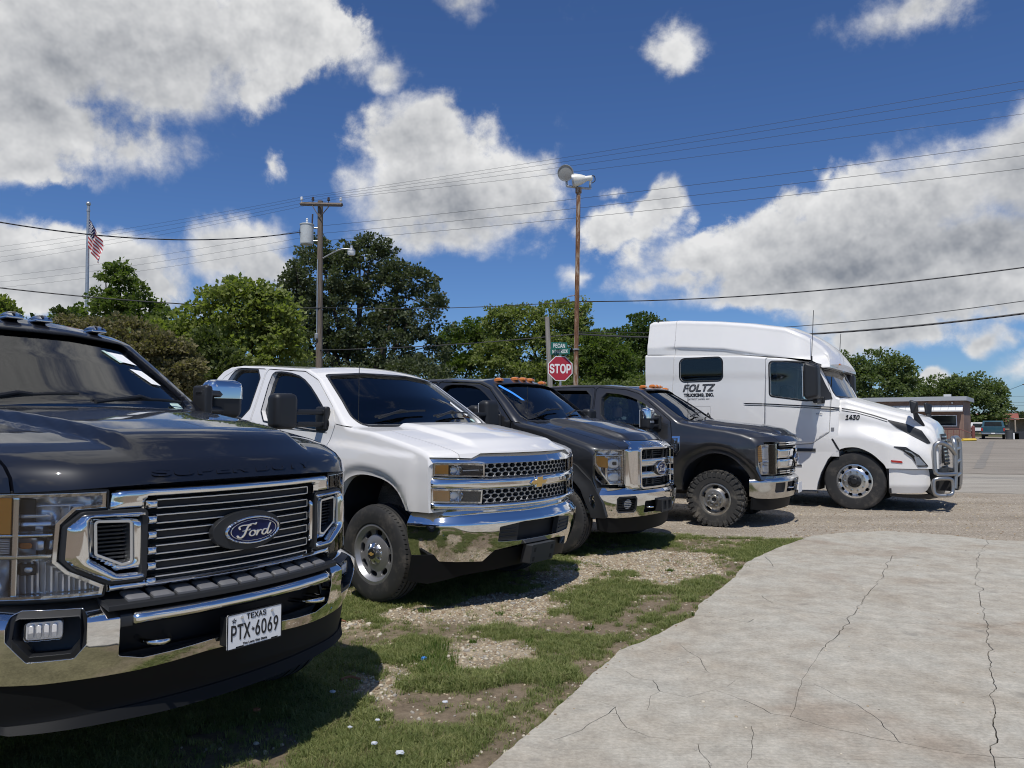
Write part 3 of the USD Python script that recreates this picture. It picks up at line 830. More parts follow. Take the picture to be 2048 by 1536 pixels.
stone_ms = [plain(f'stone_{k}', c, .85, var=.18, scale=40) for k, c in (('pale', (.48, .43, .34)), ('cream', (.42, .35, .24)), ('tan', (.34, .27, .18)), ('grey', (.30, .275, .235)), ('brown', (.22, .16, .10)))]
n = 165000
c = np.stack([rng.uniform(-3.2, 4.2, n), rng.uniform(3.0, 10.6, n)], 1)
g, gr, di = cover(c[:, 0], c[:, 1])
ok = (rng.uniform(0, 1, n) < np.clip(gr, 0, 1) ** 1.2 * .62 + .05 * di + .010) & ~shapely.contains(slab_poly.buffer(-.05), shapely.points(c))
c = c[ok]; n = len(c); on = shapely.contains(edge, shapely.points(c))
instancer('gravel', [(pebble(k), stone_ms[k % 5], True) for k in range(10)], np.c_[c, np.where(on, .027, gz(c[:, 0], c[:, 1]) + .002)], rng.uniform(0, 6.28, n), np.clip(rng.lognormal(-4.92, .42, n), .003, .028) * np.where(on, .55, 1), rng.integers(0, 10, n), rng.uniform(0, .5, n))
n = 7000
c = np.stack([rng.uniform(1.0, 9.5, n), rng.uniform(8.6, 16.5, n)], 1)
ok = shapely.contains(lot, shapely.points(c)) & ~shapely.contains(slab_poly.buffer(.03), shapely.points(c)); c = c[ok]; n = len(c)
instancer('loose_stones', [(pebble(30 + k), stone_ms[k % 5], True) for k in range(5)], np.c_[c, np.full(n, .010)], rng.uniform(0, 6.28, n), np.clip(rng.lognormal(-4.9, .45, n), .003, .024), rng.integers(0, 5, n), rng.uniform(0, .4, n))
# leaf bits and grit lying on the concrete
n = 420
c = np.stack([rng.uniform(-.2, 6.5, n), rng.uniform(3.0, 9.6, n)], 1); c = c[shapely.contains(slab_poly.buffer(-.05), shapely.points(c))]; n = len(c)
instancer('grit', [(pebble(50 + k), stone_ms[(k * 2 + 3) % 5], True) for k in range(3)], np.c_[c, np.full(n, .027)], rng.uniform(0, 6.28, n), np.clip(rng.lognormal(-5.4, .5, n), .002, .012), rng.integers(0, 3, n))

# ---------------------------------------------------------------- pickup trucks
def mirror_y(m):
    if isinstance(m, Manifold):
        return m.mirror([0, 1, 0])
    t = m.copy(); t.vertices[:, 1] *= -1; t.invert(); return t


class Shell:
    """painted skin of a pickup: half width S(x, z), roof and hood line over the side, bowed nose"""

    def __init__(s, W, zb, k, line, zbot, bow, x_bow=((-1.75, -1.2, -.6, .2), (0, .35, .6, 1.0)), flare=None, bulge=None, top=None, r=.05, tuck=.06):
        s.W, s.zb, s.k, s.zbot, s.bow, s.xb, s.flare, s.bulge, s.topf, s.r, s.tuck = W, zb, k, zbot, bow, x_bow, flare, bulge, top, r, tuck
        s.line = np.array(line)
        if flare:
            s.fpoly = Polygon(spline(flare[0], 6)); shapely.prepare(s.fpoly)

    def S(s, x, z, detail=True):
        x, z = np.broadcast_arrays(np.asarray(x, float), np.asarray(z, float))
        v = s.W - s.tuck * np.clip((.95 - z) / .45, 0, 2) ** 2 - .035 * smoothstep(1.1, s.zb, z)
        d = z - s.zb; w = .03
        v = v - s.k * np.where(d > w, d, np.where(d < -w, 0, (d + w) ** 2 / (4 * w)))
        v = v - .05 * smoothstep(-2.2, -3.4, x) * smoothstep(1.45, 2.1, z)
        if s.flare and detail:
            f = s.flare[1]
            dist = shapely.distance(shapely.points(np.stack([x.ravel(), z.ravel()], -1)), s.fpoly).reshape(x.shape)
            v = v + f * (1 - smoothstep(s.flare[3], s.flare[2], dist))
        if s.bulge and detail:
            for px, pz, amt, wid in s.bulge:
                v = v + amt * (1 - smoothstep(-wid, wid, z - np.interp(x, px, pz))) * smoothstep(px[0] - .2, px[0], x) * (1 - smoothstep(px[-1] - .12, px[-1], x))
        return v

    def zt(s, x):
        return np.interp(x, s.line[:, 0], s.line[:, 1])

    def shift(s, x, y, ref=None):
        w = np.interp(x, s.xb[0], s.xb[1])
        y = np.asarray(y, float)
        return w * (s.bow(np.full_like(y, s.W if ref is None else ref)) - s.bow(y))

    def solid(s, off=0.0, x0=None, x1=None, zbot=None, detail=True):
        a, b = s.line[0, 0] + off, s.line[-1, 0] - off
        a = a if x0 is None else x0; b = b if x1 is None else x1
        xs = [a]
        knots = sorted(set([a, b] + [x for x in s.line[:, 0] if a < x < b]))
        for p, q in zip(knots, knots[1:]):
            n = max(1, int(math.ceil((q - p) / .04))); xs += list(np.linspace(p, q, n + 1)[1:])
        zb0 = (s.zbot if zbot is None else zbot)
        secs = []
        slope = np.gradient(s.zt(np.array(xs)), np.array(xs)) if len(xs) > 2 else np.zeros(len(xs))
        for x, sl in zip(xs, slope):
            zt = float(s.zt(x)) - off * min(3.0, math.hypot(1, sl)); r = min(s.r, (zt - zb0) * .4)
            zz = np.concatenate([np.linspace(zb0, 1.0, 10, endpoint=False), np.linspace(min(1.0, zt - r), zt - r, 16)])
            ys = s.S(np.full_like(zz, x), zz, detail) - off
            yt = ys[-1]
            th = np.linspace(0, PI / 2, 7)[1:]
            fy, fz = yt - r + r * np.cos(th), zt - r + r * np.sin(th)
            w = yt - r
            u = np.linspace(1, -1, 73)[1:-1]
            ty = u * w; tz = zt + (s.topf(x, u) if s.topf else .03 * (1 - u * u))
            # right (-y) side up, over, down the left
            y = np.concatenate([-ys, -fy, -ty, fy[::-1], ys[::-1]]); z = np.concatenate([zz, fz, tz, fz[::-1], zz[::-1]])
            secs.append(np.stack([x + s.shift(x, y, yt), y, z], 1))
        return to_mf(loft(secs))

    def side(s, side=-1):
        """mapping (x, z, d) -> point on the skin of one side, d outwards"""
        def fn(u, v, d):
            y = side * (s.S(u, v) + d)
            return np.stack([u, y, v], 1)
        return fn


def make_tyre(r, w, kind, ri):
    """tyre about the y axis, centred on the origin"""
    h = w / 2
    prof = [(ri, -h * .80), (ri + .02, -h * .93), ((r + ri) / 2, -h), (r - .035, -h * .93), (r - .012, -h * .80), (r - .004, -h * .6)]
    g = .010
    for c in (-.42, 0, .42) if kind != 'mud' else ():
        prof += [(r, h * (c - .07)), (r - g, h * (c - .055)), (r - g, h * (c + .055)), (r, h * (c + .07))]
    prof += [(r - .004, h * .6), (r - .012, h * .80), (r - .035, h * .93), ((r + ri) / 2, h), (ri + .02, h * .93), (ri, h * .80)]
    if kind == 'mud':
        prof = [(a - .012 if a > r - .03 else a, b) for a, b in prof]
    t = lathe(prof, 72, 'y')
    if kind == 'mud':
        lugs = []
        n = 30
        for i in range(n):
            for sgn in (-1, 1):
                a = 360 / n * (i + (.5 if sgn > 0 else 0))
                lug = bx(-.026, .026, 0, h * .50, -.012, .012).rotate([0, 0, 18 * sgn]).translate([0, h * .48 if sgn > 0 else h * -.98, r - .010])
                sl = bx(-.022, .022, -.012, .012, -.035, .035).translate([0, sgn * h * .95, r - .06])
                mid = bx(-.02, .02, -.03, .03, -.012, .012).rotate([0, 0, 30 * sgn]).translate([0, sgn * h * .18, r - .010])
                for q in (lug, sl, mid):
                    lugs.append(q.rotate([0, a, 0]))
        return cat(t, *lugs)
    cuts = []
    n = 64
    for i in range(n):
        for sgn in (-1, 1):
            cuts.append(bx(-.004, .004, 0, .035, -.012, .02).rotate([0, 0, 14 * sgn]).translate([0, h * .62 if sgn > 0 else -h * .62 - .035, r - .004]).rotate([0, 360 / n * (i + (.5 if sgn > 0 else 0)), 0]))
    return t - Manifold.batch_boolean(cuts, __import__('manifold3d').OpType.Add)


def make_wheel(parent, at, side, r, w, kind, tyre_kind='road', bright=None):
    """wheel part (rim) with tyre and hub as its pieces; side -1 faces -y"""
    ri = {'semi': .285, 'chevy': .240, 'dually': .222, 'dark': .222}[kind]
    tyre = make_tyre(r, w, tyre_kind, ri)
    h = w / 2
    hubs = []
    if kind == 'chevy':
        rim = lathe([(ri + .012, -h * .86), (ri + .012, -h * .70), (ri - .012, -h * .60), (ri - .018, h * .6), (ri - .03, h * .6), (ri - .035, -h * .42), (.15, -h * .38), (.115, -h * .52), (.06, -h * .55), (.0, -h * .55), (0, -h * .75), (.07, -h * .75), (.122, -h * .68), (.155, -h * .56), (ri - .035, -h * .60), (ri - .008, -h * .88)], 64)
        cuts = []
        for i in range(8):
            cuts.append(Manifold.batch_hull([cyl(.024, .2, 'y', (dx, -.2, .178), 14) for dx in (-.020, .020)]).rotate([0, 45 * i + 10, 0]))
        rim = rim - Manifold.batch_boolean(cuts, __import__('manifold3d').OpType.Add)
        cap = lathe([(0, -h * .97), (.046, -h * .97), (.058, -h * .92), (.086, -h * .80), (.100, -h * .62), (.09, -h * .62), (.0, -h * .66)], 48)
        slots = []
        for i in range(8):
            slots.append(Manifold.batch_hull([cyl(.008, .12, 'y', (0, -h - .03, .062), 10), cyl(.014, .12, 'y', (0, -h - .03, .086), 10)]).rotate([0, 45 * i + 22, 0]))
        cap = cap - Manifold.batch_boolean(slots, __import__('manifold3d').OpType.Add)
        bow = Polygon([(-.034, .006), (-.012, .012), (-.009, .018), (.013, .018), (.010, .010), (.034, .010), (.034, -.006), (.012, -.012), (.009, -.018), (-.013, -.018), (-.010, -.010), (-.034, -.010)])
        disc = cyl(.044, .008, 'y', (0, -h * .95 - .008, 0), 32)
        hubs = [('centre_cap', cap, M['alu']), ('cap_disc', disc, M['plastic']), ('emblem', prism(affinity.scale(bow, .9, .9), 'y', -h * .95 - .011, -h * .95 - .007), M['gold'])]
        rm = M['silver']
    elif kind == 'dually':
        rim = lathe([(ri + .012, -h * .86), (ri + .012, -h * .72), (ri - .02, -h * .60), (ri - .02, h * .6), (ri - .035, h * .6), (ri - .04, -h * .30), (.13, -h * .78), (.0, -h * .78), (0, -h * 1.02), (.115, -h * 1.02), (.135, -h * .98), (ri - .035, -h * .55), (ri - .012, -h * .88)], 64)
        cuts = []
        for i in range(5):
            cuts.append(Manifold.batch_hull([cyl(.019, .4, 'y', (dx, -.3, .168), 14) for dx in (-.022, .022)]).rotate([0, 72 * i, 0]))
        rim = rim - Manifold.batch_boolean(cuts, __import__('manifold3d').OpType.Add)
        hub = lathe([(0, -h * .9), (.03, -h * 1.12), (.034, -h * 1.28), (.056, -h * 1.30), (.062, -h * 1.22), (.066, -h * 1.0), (.0, -h * .95)], 40)
        nuts = [cyl(.013, .03, 'y', (.092 * math.cos(a), -h * 1.02 - .028, .092 * math.sin(a)), 6) for a in np.arange(8) * PI / 4 + .3]
        core = cyl(.032, .02, 'y', (0, -h * 1.20, 0), 24)
        hubs = [('hub', hub, M['steel_wheel']), ('hub_core', core, M['plastic'])] + [('lug_nut', n_, M['silver']) for n_ in nuts]
        rm = M['steel_wheel']
    elif kind == 'semi':
        rim = lathe([(ri + .014, -h * .86), (ri + .014, -h * .72), (ri - .02, -h * .62), (ri - .02, h * .6), (ri - .035, h * .6), (ri - .04, -h * .35), (.17, -h * .66), (.0, -h * .66), (0, -h * .90), (.175, -h * .90), (.205, -h * .84), (ri - .03, -h * .58), (ri - .012, -h * .88)], 72)
        cuts = []
        for i in range(10):
            cuts.append(Manifold.batch_hull([cyl(.022, .4, 'y', (dx, -.3, .238), 14) for dx in (-.012, .012)]).rotate([0, 36 * i + 18, 0]))
        rim = rim - Manifold.batch_boolean(cuts, __import__('manifold3d').OpType.Add)
        nuts = [cyl(.017, .04, 'y', (.168 * math.cos(a), -h * .90 - .036, .168 * math.sin(a)), 6) for a in np.arange(10) * PI / 5]
        hub = lathe([(0, -h * .8), (0, -h * 1.22), (.045, -h * 1.22), (.06, -h * 1.10), (.095, -h * 1.06), (.112, -h * .98), (.115, -h * .8)], 40)
        bolts = [cyl(.010, .015, 'y', (.083 * math.cos(a), -h * 1.08 - .014, .083 * math.sin(a)), 6) for a in np.arange(8) * PI / 4]
        hubs = [('hub', cat(hub, *bolts), M['plastic'])] + [('lug_nut', n_, M['chrome_dull']) for n_ in nuts]
        rm = M['bright_wheel']
    else:
        rim = lathe([(ri + .012, -h * .86), (ri - .02, -h * .60), (ri - .02, h * .6), (ri - .04, h * .6), (ri - .04, -h * .3), (0, -h * .5), (0, -h * .8), (.1, -h * .8), (ri - .03, -h * .6), (ri - .01, -h * .88)], 48)
        rm = M['silver']

    def put(m):
        m = to_tm(m).copy()
        if side > 0:
            m.vertices[:, 0] *= -1; m.vertices[:, 1] *= -1
        m.vertices += np.array(at)
        return m
    back = cyl(ri - .03, .02, 'y', (0, h * .1, 0), 32)
    wp = part(parent, 'wheel', put(rim), rm, 30)
    part(wp, 'tyre', put(tyre), M['rubber_dusty'] if tyre_kind == 'mud' else M['rubber'], 28)
    part(wp, 'brake', put(back), M['frame'])
    for n_, m_, k_ in hubs:
        part(wp, n_, put(m_), k_, 30)
    return wp


def grow(poly, d):
    return Polygon(poly).buffer(d, 4, join_style=1) if not hasattr(poly, 'buffer') else poly.buffer(d, 4, join_style=1)


def build_shell(T, sh, D):
    """body, doors, hood, glass, seals, interior of a pickup from its Shell and the outlines in D"""
    paintm, prot = D['paint'], D.get('glass', 'glass')
    body = sh.solid()
    if D.get('bed_x'):
        pass
    xr = sh.line[0, 0]
    # hollow cabin
    inner = sh.solid(.065, x0=xr + .07, x1=D['cowl'] - .12, zbot=.62, detail=False)
    body = body - inner
    # wheel arches
    arch = Polygon(spline(D['arch'], 6))
    for s_ in (-1, 1):
        a, b = sorted((s_ * 1.4, s_ * .52))
        body = body - prism(arch, 'y', a, b)
    # side windows and windscreen
    wins = [(n, rpoly(chaikin(p, 1), .02), g) for n, p, g in D['windows']]
    skin_a, skin_b = sh.solid(.014, zbot=.7, detail=False), sh.solid(.019, zbot=.69, detail=False)
    pane_skin = skin_a - skin_b
    seal_skin = sh.solid(-.003) - sh.solid(.02, detail=False)
    panes, seals = [], []
    for n, p, g in wins:
        body = body - prism(p, 'y', -1.5, 1.5)
        for s_ in (-1, 1):
            a, b = sorted((s_ * 1.5, s_ * .3))
            panes.append((n, pane_skin ^ prism(p.buffer(.004), 'y', a, b), g))
            seals.append((seal_skin ^ prism(p.buffer(.016, 6).difference(p.buffer(.001)), 'y', a, b)))
    ws = rpoly(D['ws'], .06)
    wx = D['ws_x']
    body = body - prism(ws, 'x', wx[0], wx[1])
    ws_pane = pane_skin ^ prism(ws.buffer(.004), 'x', wx[0], wx[1])
    ws_seal = seal_skin ^ prism(ws.buffer(.022, 6).difference(ws.buffer(.001)), 'x', wx[0], wx[1])
    if D.get('rear_ws'):
        rw = rpoly(D['rear_ws'], .05)
        body = body - prism(rw, 'x', xr - .3, xr + .25)
        part(T, 'rear_window', prism(rw.buffer(.004), 'x', xr + .02, xr + .026), M['tint'])
    body = body - bx(D['arch'][-1][0] - .06, 2, -2, 2, -1, D['nose_z'])
    for ln in D.get('grooves', ()):
        body = body - (prism(LineString(ln).buffer(.0045), 'y', -1.5, 1.5) ^ seal_skin)
    for q in D.get('cuts', ()):
        body = body - q
    # hood
    hood_poly = Polygon(D['hood'])
    hood = body ^ prism(hood_poly.buffer(-.0045), 'z', D['hood_z'], 3)
    body = body - prism(hood_poly.buffer(.0045), 'z', D['hood_z'], 3)
    # doors
    for n, p in D['doors']:
        dp = rpoly(p, .05)
        for s_ in (-1, 1):
            a, b = sorted((s_ * 1.5, s_ * .2))
            d = body ^ prism(dp.buffer(-.0045), 'y', a, b) ^ prism(dp, 'y', a, b)
            body = body - prism(dp.buffer(.0045), 'y', a, b)
            ds = [q for q in d.decompose() if q.volume() > 1e-4]
            if ds:
                pth = part(T, n, cat(*ds), paintm, 28)
                if s_ < 0 and D.get('handle'):
                    hx = {'front_door': D['handle'][0], 'rear_door': D['handle'][1]}.get(n)
                    if hx is not None:
                        hz = D['handle'][2]
                        yy = -float(sh.S(hx, hz))
                        part(pth, 'handle', rbox(hx - .11, hx + .11, yy - .035, yy - .005, hz - .02, hz + .02, .014), D.get('handle_mat', M['plastic']))
    part(T, 'body', cat(*[q for q in body.decompose() if q.volume() > 1e-5]), paintm, 28)
    hs = [q for q in hood.decompose() if q.volume() > 1e-3]
    hp = part(T, 'hood', cat(*hs), paintm, 28)
    wsp = part(T, 'windscreen', ws_pane, M[prot], 28)
    part(wsp, 'windscreen_seal', ws_seal, M['plastic'], 28)
    for n, m_, g in panes:
        part(T, n, m_, M[g], 28)
    for m_ in seals:
        part(T, 'window_seal', m_, M['plastic'], 28)
    # arch liners
    for s_ in (-1, 1):
        a, b = sorted((s_ * (sh.W - .05), s_ * .50))
        lin = prism(arch.buffer(.03).difference(arch.buffer(-.004)), 'y', a, b) + prism(arch.buffer(.02), 'y', *sorted((s_ * .52, s_ * .50)))
        part(T, 'arch_liner', lin - bx(-3, 3, -2, 2, -1, .5), M['void'])
    # interior
    cx = D['cowl']
    part(T, 'dashboard', rbox(cx - .62, cx - .14, -.72, .72, 1.02, sh.zt(cx) - .06, .06), M['dash'])
    part(T, 'cabin_floor', bx(xr + .1, cx - .2, -.85, .85, .60, .64), M['frame'])
    sm = D.get('seat', M['seat'])
    for x in (cx - 1.25,) + ((cx - 2.15,) if xr < cx - 2.3 else ()):
        for y in (-.40, .40):
            st = cat(rbox(x - .25, x + .28, y - .26, y + .26, .78, 1.0, .06), rbox(x - .38, x - .20, y - .25, y + .25, .95, 1.56, .07), rbox(x - .36, x - .24, y - .13, y + .13, 1.60, 1.80, .05), cyl(.012, .1, 'z', (x - .3, y - .06, 1.53)), cyl(.012, .1, 'z', (x - .3, y + .06, 1.53)))
            part(T, 'seat', st, sm)
    ring = [(cx - .72 + .06 * math.sin(t), .40 + .19 * math.cos(t), 1.28 + .17 * math.sin(t)) for t in np.linspace(0, 2 * PI, 28, endpoint=False)]
    part(T, 'steering_wheel', cat(tube(ring, .016, 8, closed=True), tube([(cx - .72, .22, 1.28), (cx - .70, .4, 1.26), (cx - .72, .58, 1.28)], .018), tube([(cx - .70, .4, 1.26), (cx - .4, .4, 1.16)], .03)), M['dash'])
    mz = sh.zt(cx - .75) - .13
    part(T, 'rear_view_mirror', rbox(cx - .66, cx - .63, -.13, .13, mz - .07, mz, .012), M['plastic'])
    # underbody and bed
    part(T, 'chassis', cat(bx(xr - 2.0, .55, -.52, -.40, .42, .58), bx(xr - 2.0, .55, .40, .52, .42, .58), bx(-.75, .5, -.55, .55, .50, .62), bx(xr + .1, -.7, -.8, .8, .50, .60), tube([(D['wx'], -.8, .42), (D['wx'], .8, .42)], .06), tube([(D['rx'], -.8, .42), (D['rx'], .8, .42)], .07)), M['frame'])
    bx0, bx1, bz = D['rx'] - 1.05, xr - .04, D.get('bed_z', 1.40)
    pr = Polygon([(bx0, .62), (bx1, .62), (bx1, bz), (bx0, bz)])
    rearch = Point(D['rx'], .45).buffer(.50, 24)
    W = sh.W - .01
    bed = Manifold.batch_boolean([prism(pr, 'y', -W, -W + .10), prism(pr, 'y', W - .10, W), bx(bx0, bx0 + .08, -W, W, .62, bz), bx(bx1 - .06, bx1, -W, W, .62, bz), bx(bx0, bx1, -W, W, .80, .86)], __import__('manifold3d').OpType.Add)
    bed = bed - prism(rearch, 'y', -1.5, -.7) - prism(rearch, 'y', .7, 1.5)
    part(T, 'cargo_bed', bed, D.get('bed_paint', paintm), 28)
    part(T, 'bed_rail', cat(rbox(bx0, bx1, -W - .004, -W + .11, bz, bz + .02, .008), rbox(bx0, bx1, W - .11, W + .004, bz, bz + .02, .008)), M['plastic'])
    for x, t in ((D['wx'], D['wheel']), (D['rx'], D['wheel_rear'])):
        for s_ in (-1, 1):
            make_wheel(T, (x, s_ * (D['track'] / 2), D['wr_'] - .008), s_, D['wr_'], D.get('ww', .26), t, D.get('tyre', 'road'))
    return hp


def tow_mirror(T, sh, at, side, cap, h=.30, wid=.22, arm_x=-.62, signal=False, zarm=None):
    """tall towing mirror on two arms: housing, cap, glass, arms"""
    x, y, z0 = at
    hs = rbox(x - .09, x + .07, y - wid / 2, y + wid / 2, z0, z0 + h, .05)
    mp = part(T, 'wing_mirror', hs, M['plastic'], 40)
    if cap:
        part(mp, 'mirror_cap', (rbox(x - .075, x + .078, y - wid / 2 - .007, y + wid / 2 + .007, z0 + .002, z0 + h + .007, .055) ^ bx(x - .2, x + .2, y - .5, y + .5, z0 + h * .52, z0 + h + .1)), M['chrome'], 40)
    part(mp, 'mirror_glass', rbox(x - .096, x - .088, y - wid / 2 + .025, y + wid / 2 - .025, z0 + .03, z0 + h - .03, .004), M['reflector'])
    ym = side * (sh.S(arm_x, z0 + .1) - .02)
    za = z0 + h * .26 if zarm is None else zarm
    part(mp, 'mirror_arm', cat(*[rbox(min(x, arm_x) - .02, max(x, arm_x) + .03, min(y, ym), max(y, ym), za + dz, za + dz + .045, .015) ^ Manifold.batch_hull([Manifold.sphere(.05, 8).translate([x, y, za + dz + .02]), Manifold.sphere(.05, 8).translate([arm_x, float(ym), za + dz + .02])]) for dz in (-.035, .075)], rbox(arm_x - .10, arm_x + .06, min(ym, ym + side * .06), max(ym, ym + side * .06), za - .07, za + .15, .02)), M['plastic'], 40)
    if signal:
        part(mp, 'mirror_lamp', rbox(x + .055, x + .076, y - wid * .36, y + wid * .36, z0 + h * .28, z0 + h * .42, .01), M['lens'])
        part(mp, 'mirror_lamp_reflector', rbox(x + .05, x + .072, y - wid * .34, y + wid * .34, z0 + h * .29, z0 + h * .41, .008), M['reflector'])


def roof_lamp(T, x, y, z, m, s=1.0, base='chrome'):
    b = Manifold.batch_hull([Manifold.sphere(.012, 8).translate([dx * s, dy * s, 0]) for dx in (-.06, .05) for dy in (-.035, .035)] + [Manifold.sphere(.012, 8).translate([dx * s, dy * s, .016 * s]) for dx in (-.035, .025) for dy in (-.018, .018)])
    p = part(T, 'roof_lamp', b.translate([x, y, z]), m, 40)
    part(p, 'lamp_base', rbox(x - .075 * s, x + .065 * s, y - .05 * s, y + .05 * s, z - .022, z - .002, .008), M[base] if isinstance(base, str) else base)


def wipers(T, sh, cx, zc, spans):
    for (y0, y1) in spans:
        def on(y, up):
            x = cx - up * .55; z = float(sh.zt(x))
            x2 = x + float(sh.shift(x, np.array([y]), float(sh.S(x, z)))[0])
            u = y / float(sh.S(x, z)); zz = z + (float(np.ravel(sh.topf(x, np.array([u])))[0]) if sh.topf else .03 * (1 - u * u))
            return np.array([x2 + .014, y, zz + .014])
        pts = [on(y0 + (y1 - y0) * t, .05 + .12 * math.sin(t * PI * .5)) for t in np.linspace(0, 1, 9)]
        part(T, 'wiper', cat(tube(pts, .010, 6), tube([pts[0] + np.array([.05, 0, -.01]), pts[4] + np.array([.012, 0, .018]), pts[5]], .012, 6)), M['wiper'])


def front_map(x0, bow, prof=None, rake=0.0, zr=1.0):
    """mapping (y, z, d) -> point on a bowed nose"""
    def fn(u, v, d):
        return np.stack([x0 + d - bow(u) - rake * (v - zr) - (prof(v) if prof else 0), u, v], 1)
    return fn


def plan_map(curve, prof=None):
    """mapping (arc length, z, d) -> point on a bar bent in plan; curve: (x, y) from the middle to the tip on the left side"""
    c = spline(np.array(curve, float), 10); L = np.concatenate([[0], np.cumsum(np.linalg.norm(np.diff(c, axis=0), axis=1))])
    t = np.gradient(c, axis=0); t /= np.linalg.norm(t, axis=1, keepdims=True)
    nx, ny = t[:, 1], -t[:, 0]

    def fn(u, v, d):
        a, sg = np.abs(u), np.where(np.asarray(u) < 0, -1, 1)
        dd = d - (prof(v) if prof else 0)
        x = np.interp(a, L, c[:, 0]) + np.interp(a, L, nx) * dd
        y = np.interp(a, L, c[:, 1]) + np.interp(a, L, ny) * dd
        return np.stack([x, y * sg, v], 1)
    fn.length = float(L[-1])
    return fn


def chaikin(pts, n=2):
    p = np.asarray(pts, float)
    for _ in range(n):
        q = np.roll(p, -1, 0)
        l = np.linalg.norm(q - p, axis=1, keepdims=True); c = np.minimum(.25, .09 / l); p = np.stack([(1 - c) * p + c * q, c * p + (1 - c) * q], 1).reshape(-1, 2)
    return p


def both(poly):
    return [poly, affinity.scale(poly, -1, 1, origin=(0, 0))]


def script_word():
    """a flowing hand-written word for the oval badge: F o r d in connected strokes, about 2.1 wide and 1 high"""
    F1 = spline([(.10, .12), (.16, .0), (.32, -.02), (.46, .18), (.56, .5), (.66, .78), (.78, .86)], 8)
    F2 = spline([(.22, .62), (.18, .78), (.34, .90), (.60, .90), (.90, .96), (1.06, .90), (1.10, 1.0)], 8)
    F3 = spline([(.38, .46), (.56, .50), (.72, .50), (.76, .56)], 6)
    o = spline([(1.0, .42), (.84, .40), (.74, .20), (.80, .04), (.96, .04), (1.06, .22), (1.0, .40), (1.10, .34), (1.18, .36)], 8)
    r = spline([(1.20, .40), (1.16, .18), (1.13, .02), (1.22, .26), (1.34, .40), (1.40, .36)], 8)
    d = spline([(1.72, .38), (1.58, .42), (1.46, .22), (1.48, .04), (1.62, .04), (1.76, .30), (1.90, .78), (1.92, .82), (1.80, .40), (1.76, .06), (1.86, .04), (1.98, .22)], 8)
    g = unary_union([LineString(F1).buffer(.062), LineString(F2).buffer(.05), LineString(F3).buffer(.035), LineString(o).buffer(.048), LineString(r).buffer(.045), LineString(d).buffer(.05)])
    return affinity.translate(g, -1.03, -.46)


def ellipse(cx, cy, a, b):
    return affinity.scale(Point(cx, cy).buffer(1, 24), a, b)


def oval_badge(T, fn, cy, cz, a, b, d, base=None, word=True):
    p = None
    if base:
        p = part(T, 'emblem_base', slab(ellipse(*base), d - .03, d, fn, .03), M['plastic'], 40)
    q = part(T, 'emblem', slab(ellipse(cy, cz, a, b).difference(ellipse(cy, cz, a * .90, b * .84)), d - .01, d + .018, fn, .008, .006, (.012, .012)), M['chrome'], 60)
    part(q, 'emblem_field', slab(ellipse(cy, cz, a * .93, b * .88), d - .01, d + .009, fn, .03), M['blue_badge'])
    if word:
        part(q, 'emblem_line', slab(ellipse(cy, cz, a * .84, b * .76).difference(ellipse(cy, cz, a * .82, b * .735)), d, d + .0115, fn, .03), M['chrome'])
        w = affinity.translate(affinity.scale(script_word(), a * .66, b * .92, origin=(0, 0)), cy, cz)
        part(q, 'emblem_lettering', slab(w, d, d + .013, fn, .05), M['chrome'])
    return q


def lamp_unit(T, fn, outline, cells, d=(0.0, .008), back=-.09, label=None):
    """headlamp behind a clear cover: bright housing, reflector bowls and bars"""
    outline = Polygon(outline) if not hasattr(outline, 'buffer') else outline

    def wav(u, v, d):
        return fn(u, v, d + .016 * np.sin(52 * np.abs(u) + 3) * np.sin(44 * v) + .010 * np.sin(23 * np.abs(u) - 61 * v))
    p = part(T, 'headlamp', slab(outline, back - .03, back - .005, wav, .016, .016), M['reflector'], 50, label)
    part(p, 'lamp_rim', slab(outline.difference(outline.buffer(-.014, join_style=2)), back, d[0], fn, .03, .05), M['chrome'], 25)
    for kind, poly, a, b in cells:
        m = {'amber': M['amber'], 'bar': M['chrome'], 'dark': M['plastic'], 'bowl': M['reflector'], 'rib': M['reflector'], 'led': M['white_sheet'], 'amberd': M['amber_dark']}[kind]
        part(p, {'amber': 'amber_lens', 'amberd': 'amber_lens', 'bar': 'lamp_bar', 'dark': 'lamp_mask', 'bowl': 'reflector_bowl', 'rib': 'lamp_rib', 'led': 'lamp_light'}[kind], slab(poly, a, b, fn, .012, .012, (.012, .010)) if kind in ('bar', 'bowl', 'rib') else slab(poly, a, b, fn, .03, .05), m, 45)
    part(p, 'lamp_cover', slab(outline.buffer(-.002), d[0], d[1], fn, .03, .05), M['lens'], 40)
    return p


